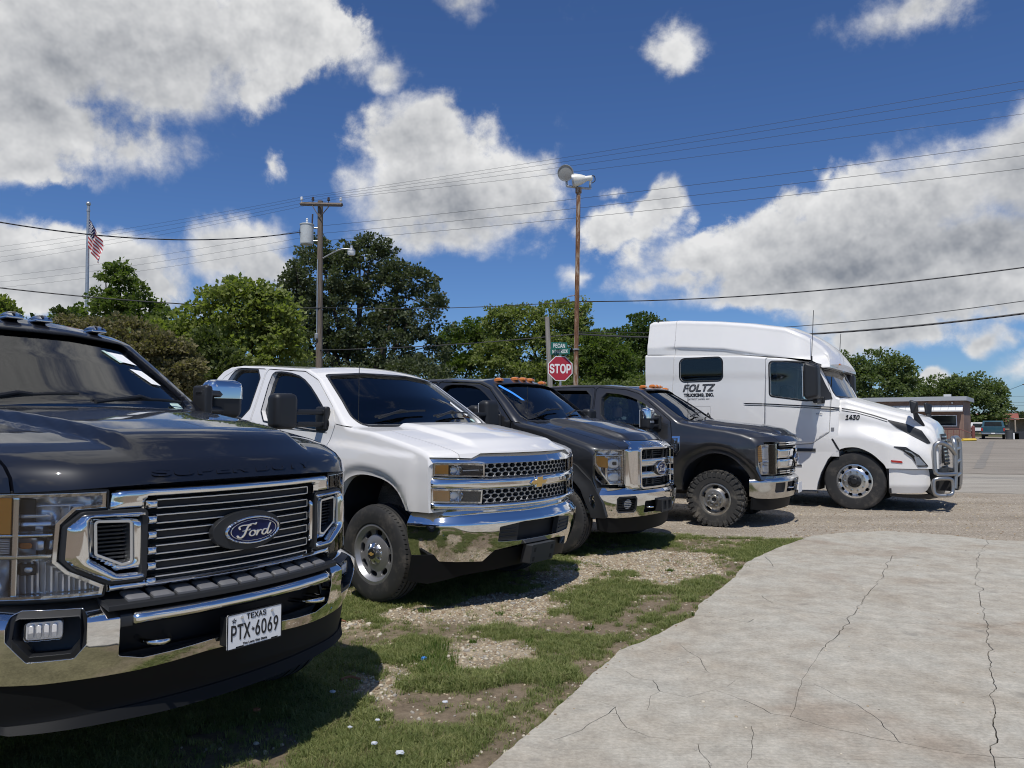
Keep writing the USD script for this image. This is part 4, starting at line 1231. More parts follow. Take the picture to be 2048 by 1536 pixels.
def licence_plate(T, fn, x0, y0, w, h, d):
    """white plate; reads TEXAS / PTX-6069 / The Lone Star State"""
    R = rrect(x0, y0, x0 + w, y0 + h, .008)
    notch = unary_union([sbox(x0 + w * .16, y0 - .01, x0 + w * .30, y0 + h * .06), sbox(x0 + w * .80, y0 - .01, x0 + w * .93, y0 + h * .06)])
    pl = part(T, 'licence_plate', slab(R.difference(notch), d, d + .004, fn, .3), M['white_sheet'])
    part(pl, 'plate_frame', slab(R.difference(R.buffer(-.004)), d - .002, d + .0055, fn, .3), M['plastic'])
    t = []
    t.append(fit_text('TEXAS', x0 + w * .34, y0 + h * .77, x0 + w * .70, y0 + h * .93))
    t.append(fit_text('PTX', x0 + w * .07, y0 + h * .24, x0 + w * .41, y0 + h * .68, bold=True))
    t.append(fit_text('6069', x0 + w * .50, y0 + h * .24, x0 + w * .93, y0 + h * .68, bold=True))
    t.append(fit_text('The Lone Star State', x0 + w * .28, y0 + h * .07, x0 + w * .72, y0 + h * .14))
    star = Polygon([(math.sin(i * PI / 5) * (1 if i % 2 == 0 else .40), math.cos(i * PI / 5) * (1 if i % 2 == 0 else .40)) for i in range(10)])
    st = affinity.translate(affinity.scale(star, w * .045, w * .045, origin=(0, 0)), x0 + w * .12, y0 + h * .80)
    t.append(st.difference(affinity.scale(st, .55, .55)))
    tx = Polygon([(-.3, 1), (.1, 1), (.1, .55), (.9, .35), (1, -.2), (.6, -.5), (.45, -1), (.1, -.8), (-.15, -.3), (-.45, -.45), (-.9, .1), (-.3, .1)])
    t.append(affinity.translate(affinity.scale(tx, w * .030, w * .032, origin=(0, 0)), x0 + w * .455, y0 + h * .46))
    part(pl, 'plate_lettering', slab(unary_union(t), d + .003, d + .0056, fn, .5), M['print_black'])
    for u, v in ((.25, .87), (.80, .87)):
        c = fn(np.array([x0 + w * u]), np.array([y0 + h * v]), np.array([d + .004]))[0]
        part(pl, 'bolt', cyl(.006, .006, 'x', tuple(c), 10), M['chrome'])
    return pl


def hook(T, fn, y0, y1, z, d0, d1, r=.011):
    pts = []
    for t in np.linspace(0, PI, 12):
        y = (y0 + y1) / 2 - (y1 - y0) / 2 * math.cos(t)
        pts.append(fn(np.array([y]), np.array([z]), np.array([d0 + (d1 - d0) * math.sin(t) ** .7]))[0])
    part(T, 'tow_hook', tube(pts, r, 10), M['chrome'], 60)


XB = ((-1.75, -1.2, -.6, .2), (0, .35, .55, 1.0))

# ================================================================ truck nearest the camera: black pickup
POSE1 = (-1.94, 3.84, -34.9)
T1 = thing('pickup_truck', 'black crew cab pickup with chrome barred grille and white front plate, nearest the camera', 'pickup truck', (POSE1[0], POSE1[1], 0), POSE1[2], 'pickups parked in a row')
bow1 = lambda y: .3 * y * y + 1.6 * np.maximum(0, np.abs(y) - .6) ** 2


def dome_top(crown, dome, edge0, edge1, wid, x0, x1, side=0.0, glass=.03, roof=0.0):
    """cross shape of roof, windscreen and bonnet: crown, raised middle of the bonnet with sharp shoulders"""
    def fn(x, u):
        a = np.abs(u)
        h = smoothstep(x0 - .1, x0 + .1, x)
        edge = np.interp(x, (x0, x1), (edge0, edge1))
        c = crown * (1 - u * u) + dome * (1 - smoothstep(edge - wid, edge + wid, a)) * h * (1 - smoothstep(x1 - .05, x1 + .09, x))
        c = c + side * smoothstep(.70, .88, a) * (1 - a ** 8) * h * (1 - smoothstep(x1 - .15, x1 + .05, x))
        c = c + roof * (1 - u * u) * (1 - smoothstep(-1.5, -1.2, x))
        return c + glass * (1 - u * u) * smoothstep(-1.5, -1.2, x) * (1 - smoothstep(-.8, -.6, x))
    return fn


top1 = dome_top(.030, .040, .66, .48, .016, -.62, .30, .0, .03, .035)
sh1 = Shell(.95, 1.56, .40, [(-3.25, 1.92), (-3.2, 2.02), (-3.1, 2.10), (-2.2, 2.15), (-1.62, 2.125), (-1.44, 2.065), (-1.20, 1.885), (-.98, 1.715), (-.80, 1.575), (-.70, 1.545), (-.3, 1.50), (.0, 1.455), (.2, 1.415), (.325, 1.38), (.40, 1.34), (.44, 1.30), (.452, 1.245)], .52, bow1, XB,
            flare=([(-.50, .4), (-.50, .8), (-.35, 1.0), (-.1, 1.07), (.15, 1.04), (.34, .9), (.42, .7), (.42, .4)], .025, .02, .14), top=top1, r=.05)
f1 = front_map(.94, bow1)
D1 = dict(paint=M['black_paint'], glass='glass', cowl=-.66, arch=[(-.50, .3), (-.50, .8), (-.35, 1.0), (-.1, 1.07), (.12, 1.04), (.28, .92), (.34, .7), (.34, .3)],
          windows=[('front_window', [(-1.78, 1.56), (-1.76, 1.99), (-1.50, 1.98), (-1.28, 1.86), (-.95, 1.60), (-.95, 1.52)], 'tint'), ('rear_window', [(-2.85, 1.56), (-2.72, 2.0), (-1.92, 2.0), (-1.92, 1.56)], 'tint')],
          ws=[(-.83, 1.60), (.83, 1.60), (.665, 2.045), (.3, 2.075), (-.3, 2.075), (-.665, 2.045)], ws_x=(-1.62, -.40),
          hood=[(-.66 + .5 * (float(bow1(.9)) - float(bow1(y))) + (.04 if abs(y) > .6 else 0), y) for y in np.linspace(-.80, .80, 17)] + [(.2, .82), (1.4, .80), (1.4, -.80), (.2, -.82)], hood_z=1.248,
          doors=[('front_door', [(-1.85, .56), (-1.85, 2.04), (-1.46, 2.02), (-1.22, 1.86), (-.72, 1.53), (-.72, .56)]), ('rear_door', [(-2.98, 1.2), (-2.85, 2.03), (-1.87, 2.05), (-1.87, .56), (-2.75, .56)])],
          wx=-.03, rx=-4.05, nose_z=.80, grooves=[[(-.72, 1.53), (-.62, 1.525)]], wheel='dark', wheel_rear='dark', track=1.74, wr_=.41, ww=.26,
          cuts=[to_mf(slab(sbox(-.90, .842, .90, 1.252), -.13, .3, f1, .05))])
build_shell(T1, sh1, D1)
part(T1, 'grille_backing', slab(sbox(-.90, .84, .90, 1.25), -.14, -.125, f1, .05), M['void'])
# chrome grille frame and the two side clamps
op = rrect(-.423, .886, .423, 1.217, .02)
fr = Polygon([(-.545, 1.17), (-.535, 1.24), (-.515, 1.252), (.515, 1.252), (.535, 1.24), (.545, 1.17), (.545, .865), (-.545, .865)]).difference(op)
clampy = both(rpoly([(-.425, 1.168), (-.63, 1.168), (-.678, 1.12), (-.684, 1.0), (-.655, .965), (-.545, .902), (-.425, .902)], .015))
cl_in = both(rpoly([(-.40, 1.142), (-.612, 1.150), (-.606, 1.0), (-.515, .930), (-.40, .930)], .01))
vents = both(rpoly([(-.590, 1.135), (-.474, 1.128), (-.470, .972), (-.500, .966), (-.586, 1.012)], .010))
gp = part(T1, 'grille_frame', slab(fr.difference(unary_union(clampy).buffer(.006)), -.06, .024, f1, .02, .0085, (.018, .022)), M['chrome'], 40)
# upper lip of the frame, tilted to the sky
for c, ci, v in zip(clampy, cl_in, vents):
    q = part(T1, 'grille_clamp', slab(c.difference(ci), -.05, .050, f1, .012, .008, (.034, .040)), M['chrome'], 50)
    part(q, 'clamp_edge', slab(c.buffer(.008).difference(c.buffer(-.012)), -.06, .022, f1, .03), M['plastic'], 25)
    part(q, 'vent_frame', slab(ci.buffer(-.006).difference(v), -.05, .012, f1, .012, .009, (.03, .03)), M['chrome'], 50)
    part(q, 'vent_rim', slab(v.buffer(.006).difference(v.buffer(-.004)), -.04, .016, f1, .03), M['alu'], 25)
    part(q, 'vent_back', slab(v.buffer(.004), -.07, -.06, f1, .03), M['void'])
    x0, z0, x1, z1 = v.bounds
    for z in np.linspace(z0 + .008, z1 - .008, 11):
        part(q, 'vent_slat', slab(sbox(x0, z - .0035, x1, z + .0035).intersection(v), -.055, -.02, f1, .05), M['plastic'])
part(T1, 'grille_bed', slab(op.buffer(.01), -.085, -.07, f1, .04), M['void'])
for i in range(6):
    z = 1.187 - i * .0607
    lp = rrect(-.405, z - .0185, .388, z + .0185, .007)
    q = part(T1, 'grille_bar', slab(lp.difference(rrect(-.399, z - .0135, .382, z + .0135, .004)), -.05, -.004, f1, .03), M['alu'], 25)
    part(q, 'bar_core', slab(rrect(-.40, z - .0138, .384, z + .0138, .005), -.05, -.016, f1, .03), M['void'])
    part(q, 'bar_knob', slab(rrect(-.419, z - .019, -.372, z + .019, .005), -.05, .016, f1, .006, .005, (.018, .022)), M['chrome'], 60)
oval_badge(T1, f1, .030, 1.045, .140, .0595, .022, base=(.010, 1.046, .172, .084))
# headlamps
hl = both(Polygon([(-.945, 1.247), (-.552, 1.247), (-.552, 1.186), (-.645, 1.182), (-.688, 1.13), (-.694, .995), (-.662, .957), (-.552, .892), (-.558, .858), (-.93, .858)]))
for s_, h_ in zip((-1, 1), hl):
    S_ = (lambda p: p) if s_ < 0 else (lambda p: affinity.scale(p, -1, 1, origin=(0, 0)))
    cells = [('amber', sbox(-.96, 1.10, -.806, 1.238), -.05, -.008), ('bar', sbox(-.96, 1.082, -.68, 1.099), -.09, -.006), ('bar', sbox(-.96, 1.004, -.66, 1.022), -.09, -.002), ('bar', sbox(-.805, .86, -.785, 1.247), -.09, -.004), ('bar', sbox(-.96, .86, -.93, 1.247), -.09, -.004)]
    for k in range(9):
        z = 1.026 + k * .0062
        cells.append(('rib', sbox(-.935, z, -.800, z + .003), -.08, -.012))
    cells += [('dark', sbox(-.785, 1.105, -.735, 1.225), -.088, -.05), ('bowl', rrect(-.775, 1.155, -.700, 1.168, .003), -.09, -.030), ('bowl', rrect(-.775, 1.125, -.690, 1.139, .003), -.09, -.024), ('bowl', rrect(-.735, 1.195, -.60, 1.204, .003), -.09, -.03), ('dark', sbox(-.720, 1.02, -.672, 1.075), -.088, -.07), ('amberd', rrect(-.772, 1.040, -.742, 1.062, .008), -.088, -.05), ('bowl', rrect(-.735, 1.034, -.715, 1.07, .006), -.088, -.03)]
    for k in range(13):
        y = -.775 + k * .0165
        cells.append(('rib', Polygon([(y, .875), (y + .006, .875), (y + .004, .99 - max(0, k - 7) * .014), (y - .002, .99 - max(0, k - 7) * .014)]), -.088, -.045 + .004 * (k % 3)))
    cells += [('dark', rrect(-.775, .945, -.735, .985, .004), -.088, -.03), ('bowl', rrect(-.765, .955, -.745, .975, .008), -.06, -.02)]
    lamp_unit(T1, f1, h_, [(k, S_(p).intersection(h_.buffer(-.004)), a, b) for k, p, a, b in cells if not S_(p).intersection(h_.buffer(-.004)).is_empty], d=(.004, .012))
for h_ in hl:
    part(T1, 'lamp_surround', slab(h_.buffer(.010).difference(h_), -.08, .0, f1, .03), M['plastic'])
# bumper
bp1 = lambda v: np.where(v > .775, (v - .775) * 1.5, 0) + np.maximum(0, .76 - v) ** 2 * 1.25
fb = plan_map([(1.0, 0), (.983, .24), (.94, .45), (.88, .62), (.78, .79), (.64, .93), (.48, 1.0), (.36, 1.02)], bp1)
E1 = fb.length - .002
bz = Polygon([(-E1, .62), (-E1 + .1, .57), (-.80, .548), (-.45, .548), (-.32, .556), (-.18, .568), (.18, .568), (.32, .556), (.45, .548), (.80, .548), (E1 - .1, .57), (E1, .62), (E1, .835), (.545, .835), (.530, .806), (-.530, .806), (-.545, .835), (-E1, .835)])
rec = rpoly([(-.530, .625), (-.44, .600), (-.30, .606), (-.16, .618), (.16, .618), (.30, .606), (.44, .600), (.530, .625), (.530, .82), (-.530, .82)], .012)
fogs = both(rpoly([(-.90, .725), (-.90, .805), (-.87, .818), (-.655, .812), (-.640, .79), (-.640, .690), (-.68, .640), (-.835, .642)], .012))
b1 = part(T1, 'bumper', slab(bz.difference(rec).difference(unary_union(fogs)), -.05, 0, fb, .03, .014), M['chrome'], 40)
part(b1, 'bumper_bar', slab(rrect(-.487, .742, .487, .800, .008), -.04, .026, fb, .03, .0075, (.022, .020)), M['chrome'], 50)
part(b1, 'bumper_recess', slab(sbox(-.535, .56, .535, .80), -.13, -.10, fb, .05), M['void'])
for g_ in (sbox(-.53, .735, -.485, .83), sbox(.485, .735, .53, .83)):
    part(b1, 'bumper_insert', slab(g_, -.06, -.004, fb, .03, .02), M['plastic'])
for f_ in fogs:
    q = part(b1, 'fog_pocket', slab(f_.buffer(.004).difference(f_.buffer(-.022)), -.07, -.002, fb, .02), M['plastic'], 40)
    part(q, 'pocket_back', slab(f_.buffer(.004), -.10, -.085, fb, .03), M['plastic'])
    c = f_.centroid
    fy = c.x - (.018 if c.x < 0 else -.018)
    part(q, 'fog_lamp', slab(rrect(fy - .062, .715, fy + .062, .778, .01), -.085, -.045, fb, .02), M['reflector'])
    for k in range(4):
        part(q, 'fog_rib', slab(rrect(fy - .05 + k * .026, .722, fy - .034 + k * .026, .77, .006), -.045, -.034, fb, .02), M['reflector'])
    part(q, 'fog_cover', slab(rrect(fy - .064, .713, fy + .064, .780, .01), -.034, -.030, fb, .02), M['lens'])
# step pad: row of raised blocks on the bumper's top
padm = lambda u, v, d: np.stack([1.0 - bow1(u) - .028 - v, u, .828 + d + .25 * v], 1)
part(T1, 'step_pad', slab(sbox(-.56, -.03, .56, .115), -.02, .0, padm, .03, .04), M['plastic'])
for k in range(11):
    y0 = -.49 + k * .0895
    part(T1, 'step_block', slab(Polygon([(y0, -.012), (y0 + .076, -.012), (y0 + .072, .066), (y0 + .006, .066)]), -.002, .014, padm, .012, .012, (.010, .006)), M['pad_grey'], 30)
part(T1, 'bumper_shelf', slab(sbox(-.96, .10, .96, .2), -.03, -.012, padm, .04), M['plastic'])
# air dam
fv = front_map(.905, lambda y: .28 * y * y + .9 * np.maximum(0, np.abs(y) - .6) ** 2, lambda v: (.56 - v) * .22 - .03 * smoothstep(.40, .37, v))
part(T1, 'air_dam', slab(Polygon([(-.98, .62), (.98, .62), (.96, .44), (.80, .385), (.3, .362), (-.3, .362), (-.80, .385), (-.96, .44)]), -.03, 0, fv, .03, .03), M['dam'], 40)
part(T1, 'dam_lip', slab(Polygon([(-.90, .405), (-.80, .372), (-.3, .352), (.3, .352), (.80, .372), (.90, .405), (.90, .425), (.8, .40), (-.8, .40), (-.9, .425)]), -.02, .014, fv, .03), M['dam'])
fp = front_map(1.03, lambda y: 0 * y)
licence_plate(T1, fp, -.137, .570, .274, .146, -.005)
part(T1, 'plate_bracket', slab(sbox(-.13, .585, .13, .705), -.06, -.006, fp, .3), M['plastic'])
hook(T1, fb, -.445, -.335, .665, -.10, .045)
hook(T1, fb, .335, .445, .675, -.10, .045)
# raised lettering pressed into the nose of the bonnet
lt = fit_text('SUPER DUTY', -.40, 1.298, .40, 1.326, bold=True)
hz = lambda v: np.interp(v, (1.245, 1.30, 1.355, 1.40), (0, .012, .047, .105))
fh = front_map(.938, bow1, hz)
part(T1, 'bonnet_lettering', slab(lt, -.01, .0245, fh, .04, .012), M['black_paint'], 25)
wipers(T1, sh1, -.74, 1.56, ((-.62, .02), (.05, .68)))
part(T1, 'cowl_panel', slab(Polygon([(-.80, -.74), (-.63, -.74), (-.50, -.4), (-.43, 0), (-.50, .4), (-.63, .74), (-.80, .74)]), -.03, 0, lambda u, v, d: np.stack([u, v, 1.572 + d - .03 * v * v + .03 * 0], 1), .1), M['plastic'])
tow_mirror(T1, sh1, (-.93, 1.14, 1.545), 1, True, .262, .26, arm_x=-.80, signal=False)
tow_mirror(T1, sh1, (-.93, -1.14, 1.545), -1, True, .262, .26, arm_x=-.80)
for y in (-.52, -.17, .0, .17, .52):
    zz = float(sh1.zt(-1.5)) + .065 * (1 - (y / .70) ** 2) + .012
    roof_lamp(T1, -1.50 + float(sh1.shift(-1.5, np.array([y]), .72)[0]), y, zz + .018, M['lens'], 1.0)
# papers behind the windscreen


def on_screen(sh, d=-.03):
    """mapping (y, z, depth) -> point just behind the windscreen"""
    xs = np.linspace(-1.75, -.4, 300); zs = sh.zt(xs); ys = sh.S(xs, zs)

    def fn(u, v, dd):
        out = []
        for y, z, q in zip(np.asarray(u, float), np.asarray(v, float), np.broadcast_to(dd, np.shape(v))):
            uu = np.clip(y / ys, -1, 1)
            top = zs + (sh.topf(xs, uu) if sh.topf else .03 * (1 - uu * uu))
            i = int(np.argmin(abs(top - z)))
            out.append([xs[i] + float(sh.shift(xs[i], np.array([y]), float(ys[i]))[0]) + d + q, y, z])
        return np.array(out)
    return fn


s1 = on_screen(sh1)
pp = part(T1, 'windscreen_paper', slab(Polygon([(.47, 1.985), (.60, 1.97), (.64, 1.895), (.53, 1.915)]), 0, .003, s1, .06, .06), M['white_sheet'])
part(pp, 'paper_border', slab(Polygon([(.455, 1.99), (.48, 1.99), (.545, 1.91), (.52, 1.905)]), .001, .005, s1, .06, .06), M['green_seal'])
part(T1, 'windscreen_paper', slab(Polygon([(.555, 1.865), (.64, 1.855), (.70, 1.755), (.63, 1.765)]), 0, .003, s1, .06, .06), M['white_sheet'])
part(T1, 'windscreen_sticker', slab(rrect(.62, 1.60, .70, 1.635, .006), 0, .003, s1, .06, .06), M['green_seal'])

# ================================================================ white pickup
POSE2 = (-.51, 7.13, -39.0)
T2 = thing('pickup_truck', 'white crew cab pickup with honeycomb grille and gold cross badge, second in the row', 'pickup truck', (POSE2[0], POSE2[1], 0), POSE2[2], 'pickups parked in a row')
bow2 = lambda y: .3 * y * y + .9 * np.maximum(0, np.abs(y) - .86) ** 2
top2 = dome_top(.03, .034, .58, .60, .025, -.40, .45, .0)
sh2 = Shell(.98, 1.50, .42, [(-3.07, 1.96), (-3.05, 2.04), (-2.98, 2.10), (-2.85, 2.135), (-2.6, 2.14), (-2.03, 2.10), (-1.34, 2.045), (-1.20, 1.995), (-1.07, 1.935), (-.74, 1.70), (-.46, 1.485), (-.40, 1.465), (-.13, 1.435), (.2, 1.365), (.42, 1.315), (.54, 1.280), (.60, 1.250), (.62, 1.19)], .50, bow2, XB,
            flare=([(-.56, .3), (-.56, .72), (-.44, .98), (-.25, 1.07), (.0, 1.06), (.2, 1.0), (.32, .88), (.38, .7), (.40, .3)], .028, .015, .085),
            bulge=[((-.57, -.36, .13, .44, .52), (1.33, 1.32, 1.27, 1.245, 1.15), .020, .016)], top=top2, r=.04)
f2 = front_map(.93, bow2)
CH2 = Polygon([(-.985, 1.232), (-.81, 1.226), (-.69, 1.220), (-.60, 1.258), (.60, 1.258), (.69, 1.220), (.81, 1.226), (.985, 1.232), (.975, 1.193), (.70, 1.186), (.568, 1.176), (-.568, 1.176), (-.70, 1.186), (-.975, 1.193)])
D2 = dict(paint=M['white_paint'], glass='glass', cowl=-.46, arch=[(-.56, .2), (-.56, .72), (-.44, .98), (-.25, 1.065), (.0, 1.055), (.19, .995), (.31, .88), (.37, .7), (.40, .2)],
          windows=[('front_window', [(-1.84, 1.545), (-1.925, 2.0), (-1.86, 2.035), (-1.50, 1.99), (-1.26, 1.90), (-.96, 1.71), (-.70, 1.52), (-.72, 1.44), (-.9, 1.445)], 'tint'), ('rear_window', [(-2.66, 1.58), (-2.79, 1.95), (-2.73, 2.07), (-2.64, 2.095), (-2.14, 2.065), (-2.09, 1.57)], 'tint')],
          ws=[(-.865, 1.50), (.865, 1.50), (.69, 1.965), (.3, 1.995), (-.3, 1.995), (-.69, 1.965)], ws_x=(-1.45, -.20),
          hood=[(-.445 + .5 * (float(bow2(.9)) - float(bow2(y))) + (.035 if abs(y) > .6 else 0), y) for y in np.linspace(-.80, .80, 17)] + [(.25, .815), (.60, .80), (1.4, .70), (1.4, -.70), (.60, -.80), (.25, -.815)], hood_z=1.20,
          doors=[('front_door', [(-2.0, .56), (-1.985, 1.55), (-2.05, 2.075), (-1.36, 2.02), (-1.10, 1.925), (-.72, 1.655), (-.60, 1.50), (-.72, 1.22), (-.74, .56)]), ('rear_door', [(-2.85, .95), (-2.93, 2.02), (-2.68, 2.115), (-2.07, 2.078), (-2.005, 1.55), (-2.02, .56), (-2.6, .56)])],
          handle=(-1.86, -2.68, 1.30), handle_mat=M['white_paint'], wx=-.075, rx=-3.97, nose_z=.80, wheel='chevy', wheel_rear='chevy', track=1.72, wr_=.412, ww=.255,
          grooves=[[(-.60, 1.50), (-.41, 1.472)], [(-2.9, 1.535), (-.72, 1.42)]], cuts=[to_mf(slab(unary_union([sbox(-.955, .815, .955, 1.215), CH2.buffer(.005)]), -.13, .3, f2, .03))])
build_shell(T2, sh2, D2)
part(T2, 'grille_backing', slab(sbox(-.95, .81, .95, 1.21), -.14, -.125, f2, .05), M['void'])
gp = part(T2, 'grille_frame', slab(CH2, -.08, .022, front_map(.93, bow2, lambda v: np.maximum(0, v - 1.18) * .75), .03, .010, (.010, .008)), M['chrome'], 50)
part(gp, 'centre_bar', slab(Polygon([(-.985, .996), (-.59, .968), (.59, .968), (.985, .996), (.985, 1.088), (.58, 1.064), (-.58, 1.064), (-.985, 1.088)]), -.08, .02, front_map(.93, bow2, lambda v: np.maximum(0, v - 1.035) * .9), .03, .010, (.020, .016)), M['chrome'], 50)
part(gp, 'lower_bar', slab(Polygon([(-.985, .876), (-.60, .852), (.60, .852), (.985, .876), (.985, .83), (.60, .808), (-.60, .808), (-.985, .83)]), -.08, .024, f2, .03, .009, (.02, .022)), M['chrome'], 50)
for z0, z1 in ((1.066, 1.174), (.855, .966)):
    pl = sbox(-.572, z0, .572, z1)
    hx = []
    n = 0
    for j in range(-1, 4):
        for i in range(-9, 10):
            cx, cz = i * .072 + (.036 if j % 2 else 0), z0 + .020 + j * .0355
            a, b = .0335, .0167
            hx.append(Polygon([(cx - a, cz), (cx - a * .55, cz - b), (cx + a * .55, cz - b), (cx + a, cz), (cx + a * .55, cz + b), (cx - a * .55, cz + b)]))
    part(gp, 'grille_mesh', slab(pl.difference(unary_union(hx)), -.05, -.012, f2, .06), M['mesh_grey'], 25)
    part(gp, 'mesh_backing', slab(pl, -.085, -.075, f2, .06), M['void'])
bw = Polygon([(-.122, -.004), (-.095, .022), (-.042, .022), (-.042, .050), (.042, .050), (.042, .022), (.122, .022), (.095, -.022), (.042, -.022), (.042, -.050), (-.042, -.050), (-.042, -.022), (-.095, -.022)])
bw = affinity.translate(affinity.skew(bw, 12, 0), 0, 1.004)
q = part(T2, 'emblem', slab(bw, .0, .034, f2, .01, .008, (.012, .010)), M['chrome'], 50)
part(q, 'emblem_field', slab(bw.buffer(-.008, join_style=2), .03, .040, f2, .03), M['gold'], 25)
for s_ in (-1, 1):
    S_ = (lambda p: p) if s_ < 0 else (lambda p: affinity.scale(p, -1, 1, origin=(0, 0)))
    up = S_(Polygon([(-.975, 1.092), (-.575, 1.068), (-.575, 1.174), (-.70, 1.184), (-.972, 1.19)]))
    lo = S_(Polygon([(-.985, .880), (-.60, .856), (-.592, .966), (-.985, .992)]))
    cu = [('amber', S_(sbox(-.99, 1.0, -.862, 1.3)), -.05, -.006), ('dark', S_(sbox(-.75, 1.0, -.575, 1.3)), -.09, -.03), ('bar', ellipse(s_ * .795, 1.130, .046, .046).difference(ellipse(s_ * .795, 1.130, .036, .036)), -.08, -.012), ('bowl', ellipse(s_ * .795, 1.130, .034, .034), -.08, -.045), ('dark', S_(sbox(-.862, 1.0, -.846, 1.3)), -.09, -.02), ('bowl', S_(rrect(-.735, 1.12, -.60, 1.13, .003)), -.05, -.02)]
    cl = [('amber', S_(sbox(-.99, .8, -.852, 1.0)), -.05, -.006), ('dark', S_(sbox(-.735, .8, -.595, 1.0)), -.09, -.03), ('bar', ellipse(s_ * .793, .925, .054, .052).difference(ellipse(s_ * .793, .925, .044, .043)), -.08, -.012), ('bowl', ellipse(s_ * .793, .925, .042, .041), -.08, -.05), ('dark', S_(sbox(-.852, .8, -.842, 1.0)), -.09, -.02)]
    for o, c in ((up, cu), (lo, cl)):
        lamp_unit(T2, f2, o, [(k, p.intersection(o.buffer(-.004)), a, b) for k, p, a, b in c if not p.intersection(o.buffer(-.004)).is_empty], d=(.004, .010))
fb2 = plan_map([(1.0, 0), (.985, .24), (.945, .45), (.885, .64), (.79, .82), (.66, .95), (.52, 1.01), (.40, 1.03)], lambda v: np.where(v > .735, (v - .735) * 1.35, 0) + np.maximum(0, .735 - v) ** 2 * .75 + .022 * np.maximum(0, 1 - np.abs(v - .735) / .03))
E2 = fb2.length - .002
bz = Polygon([(-E2, .44), (-E2 + .2, .412), (-.93, .400), (-.62, .386), (-.52, .474), (-.28, .496), (.28, .496), (.52, .474), (.62, .386), (.93, .400), (E2 - .2, .412), (E2, .44), (E2, .845), (.70, .825), (.56, .806), (-.56, .806), (-.70, .825), (-E2, .845)])
op = rpoly([(-.500, .665), (-.505, .545), (-.3, .533), (.3, .533), (.505, .545), (.500, .665), (.25, .690), (-.25, .690)], .012)
b2 = part(T2, 'bumper', slab(bz.difference(op), -.05, 0, fb2, .03, .014), M['chrome'], 50)
part(b2, 'bumper_recess', slab(op.buffer(.01), -.09, -.08, fb2, .05), M['void'])
for s_ in (-1, 1):
    ins = op.intersection(sbox(*sorted((s_ * .285, s_ * .52))[:1], .4, sorted((s_ * .285, s_ * .52))[1], .8)).buffer(-.004)
    part(b2, 'bumper_insert', slab(ins, -.06, -.012, fb2, .03), M['trim'])
    for z in (.575, .605, .635):
        part(b2, 'insert_rib', slab(sbox(*sorted((s_ * .31, s_ * .49))[:1], z - .004, sorted((s_ * .31, s_ * .49))[1], z + .004).intersection(ins), -.02, -.006, fb2, .05), M['plastic'])
fv2 = front_map(.87, lambda y: .30 * y * y + 1.2 * np.maximum(0, np.abs(y) - .8) ** 2, lambda v: (.45 - v) * .25)
part(T2, 'air_dam', slab(Polygon([(-1.03, .46), (1.03, .46), (1.03, .25), (.93, .225), (.67, .275), (.2, .300), (-.2, .300), (-.67, .275), (-.93, .225), (-1.03, .25)]), -.03, 0, fv2, .03, .03), M['dam'], 40)
fp2 = front_map(1.02, lambda y: 0 * y, lambda v: (.5 - v) * .25)
q = part(T2, 'plate_bracket', slab(rrect(-.165, .325, .165, .485, .01), -.10, 0, fp2, .3), M['trim'])
for y in (-.12, .12):
    for z in (.36, .44):
        part(q, 'bracket_slot', slab(rrect(y - .014, z - .02, y + .014, z + .02, .004), -.01, .002, fp2, .3), M['void'])
part(T2, 'tow_hook', slab(rrect(-.47, .43, -.36, .465, .01).union(rrect(.36, .43, .47, .465, .01)), -.06, -.04, fv2, .05), M['plastic'])
wipers(T2, sh2, -.50, 1.50, ((-.66, -.02), (.02, .68)))
part(T2, 'cowl_panel', slab(Polygon([(-.66, -.76), (-.46, -.76), (-.33, -.4), (-.25, 0), (-.33, .4), (-.46, .76), (-.66, .76)]), -.03, 0, lambda u, v, d: np.stack([u, v, 1.485 + d - .02 * v * v], 1), .1), M['plastic'])
tow_mirror(T2, sh2, (-.80, -1.38, 1.455), -1, False, .315, .235, arm_x=-.78, zarm=1.51)
tow_mirror(T2, sh2, (-.80, 1.38, 1.455), 1, False, .315, .235, arm_x=-.78, zarm=1.51)
part(T2, 'antenna', cat(tube([(-.49, -.80, 1.44), (-.49, -.80, 1.50)], .010, 8), tube([(-.49, -.80, 1.48), (-.485, -.80, 2.03)], .0035, 6)), M['plastic'])
s2 = on_screen(sh2)
pp = part(T2, 'windscreen_paper', slab(Polygon([(.62, 1.72), (.66, 1.74), (.75, 1.60), (.70, 1.585)]), 0, .003, s2, .06, .06), M['white_sheet'])
part(T2, 'windscreen_sticker', slab(rrect(.685, 1.525, .745, 1.555, .006), 0, .003, s2, .06, .06), M['green_seal'])

# ================================================================ dark grey pickup, third
POSE3 = (.99, 9.63, -35.0)
T3 = thing('pickup_truck', 'dark grey pickup with wide wheel flares and blue tape on its windscreen', 'pickup truck', (POSE3[0], POSE3[1], 0), POSE3[2], 'pickups parked in a row')
bow3 = lambda y: .25 * y * y + 1.2 * np.maximum(0, np.abs(y) - .70) ** 2
top3 = dome_top(.035, .055, .62, .50, .028, -.42, .42, .0)
sh3 = Shell(.97, 1.52, .41, [(-3.3, 1.92), (-3.25, 2.02), (-3.1, 2.09), (-1.76, 2.105), (-1.16, 2.055), (-.98, 1.98), (-.72, 1.755), (-.49, 1.535), (-.42, 1.51), (-.05, 1.435), (.27, 1.335), (.50, 1.265), (.58, 1.225), (.60, 1.19)], .52, bow3, XB,
            flare=([(-.50, .3), (-.50, .75), (-.36, .98), (-.1, 1.06), (.15, 1.02), (.36, .92), (.50, .76), (.58, .5), (.60, .3)], .035, .02, .16), top=top3, r=.06)
f3 = front_map(.95, bow3)
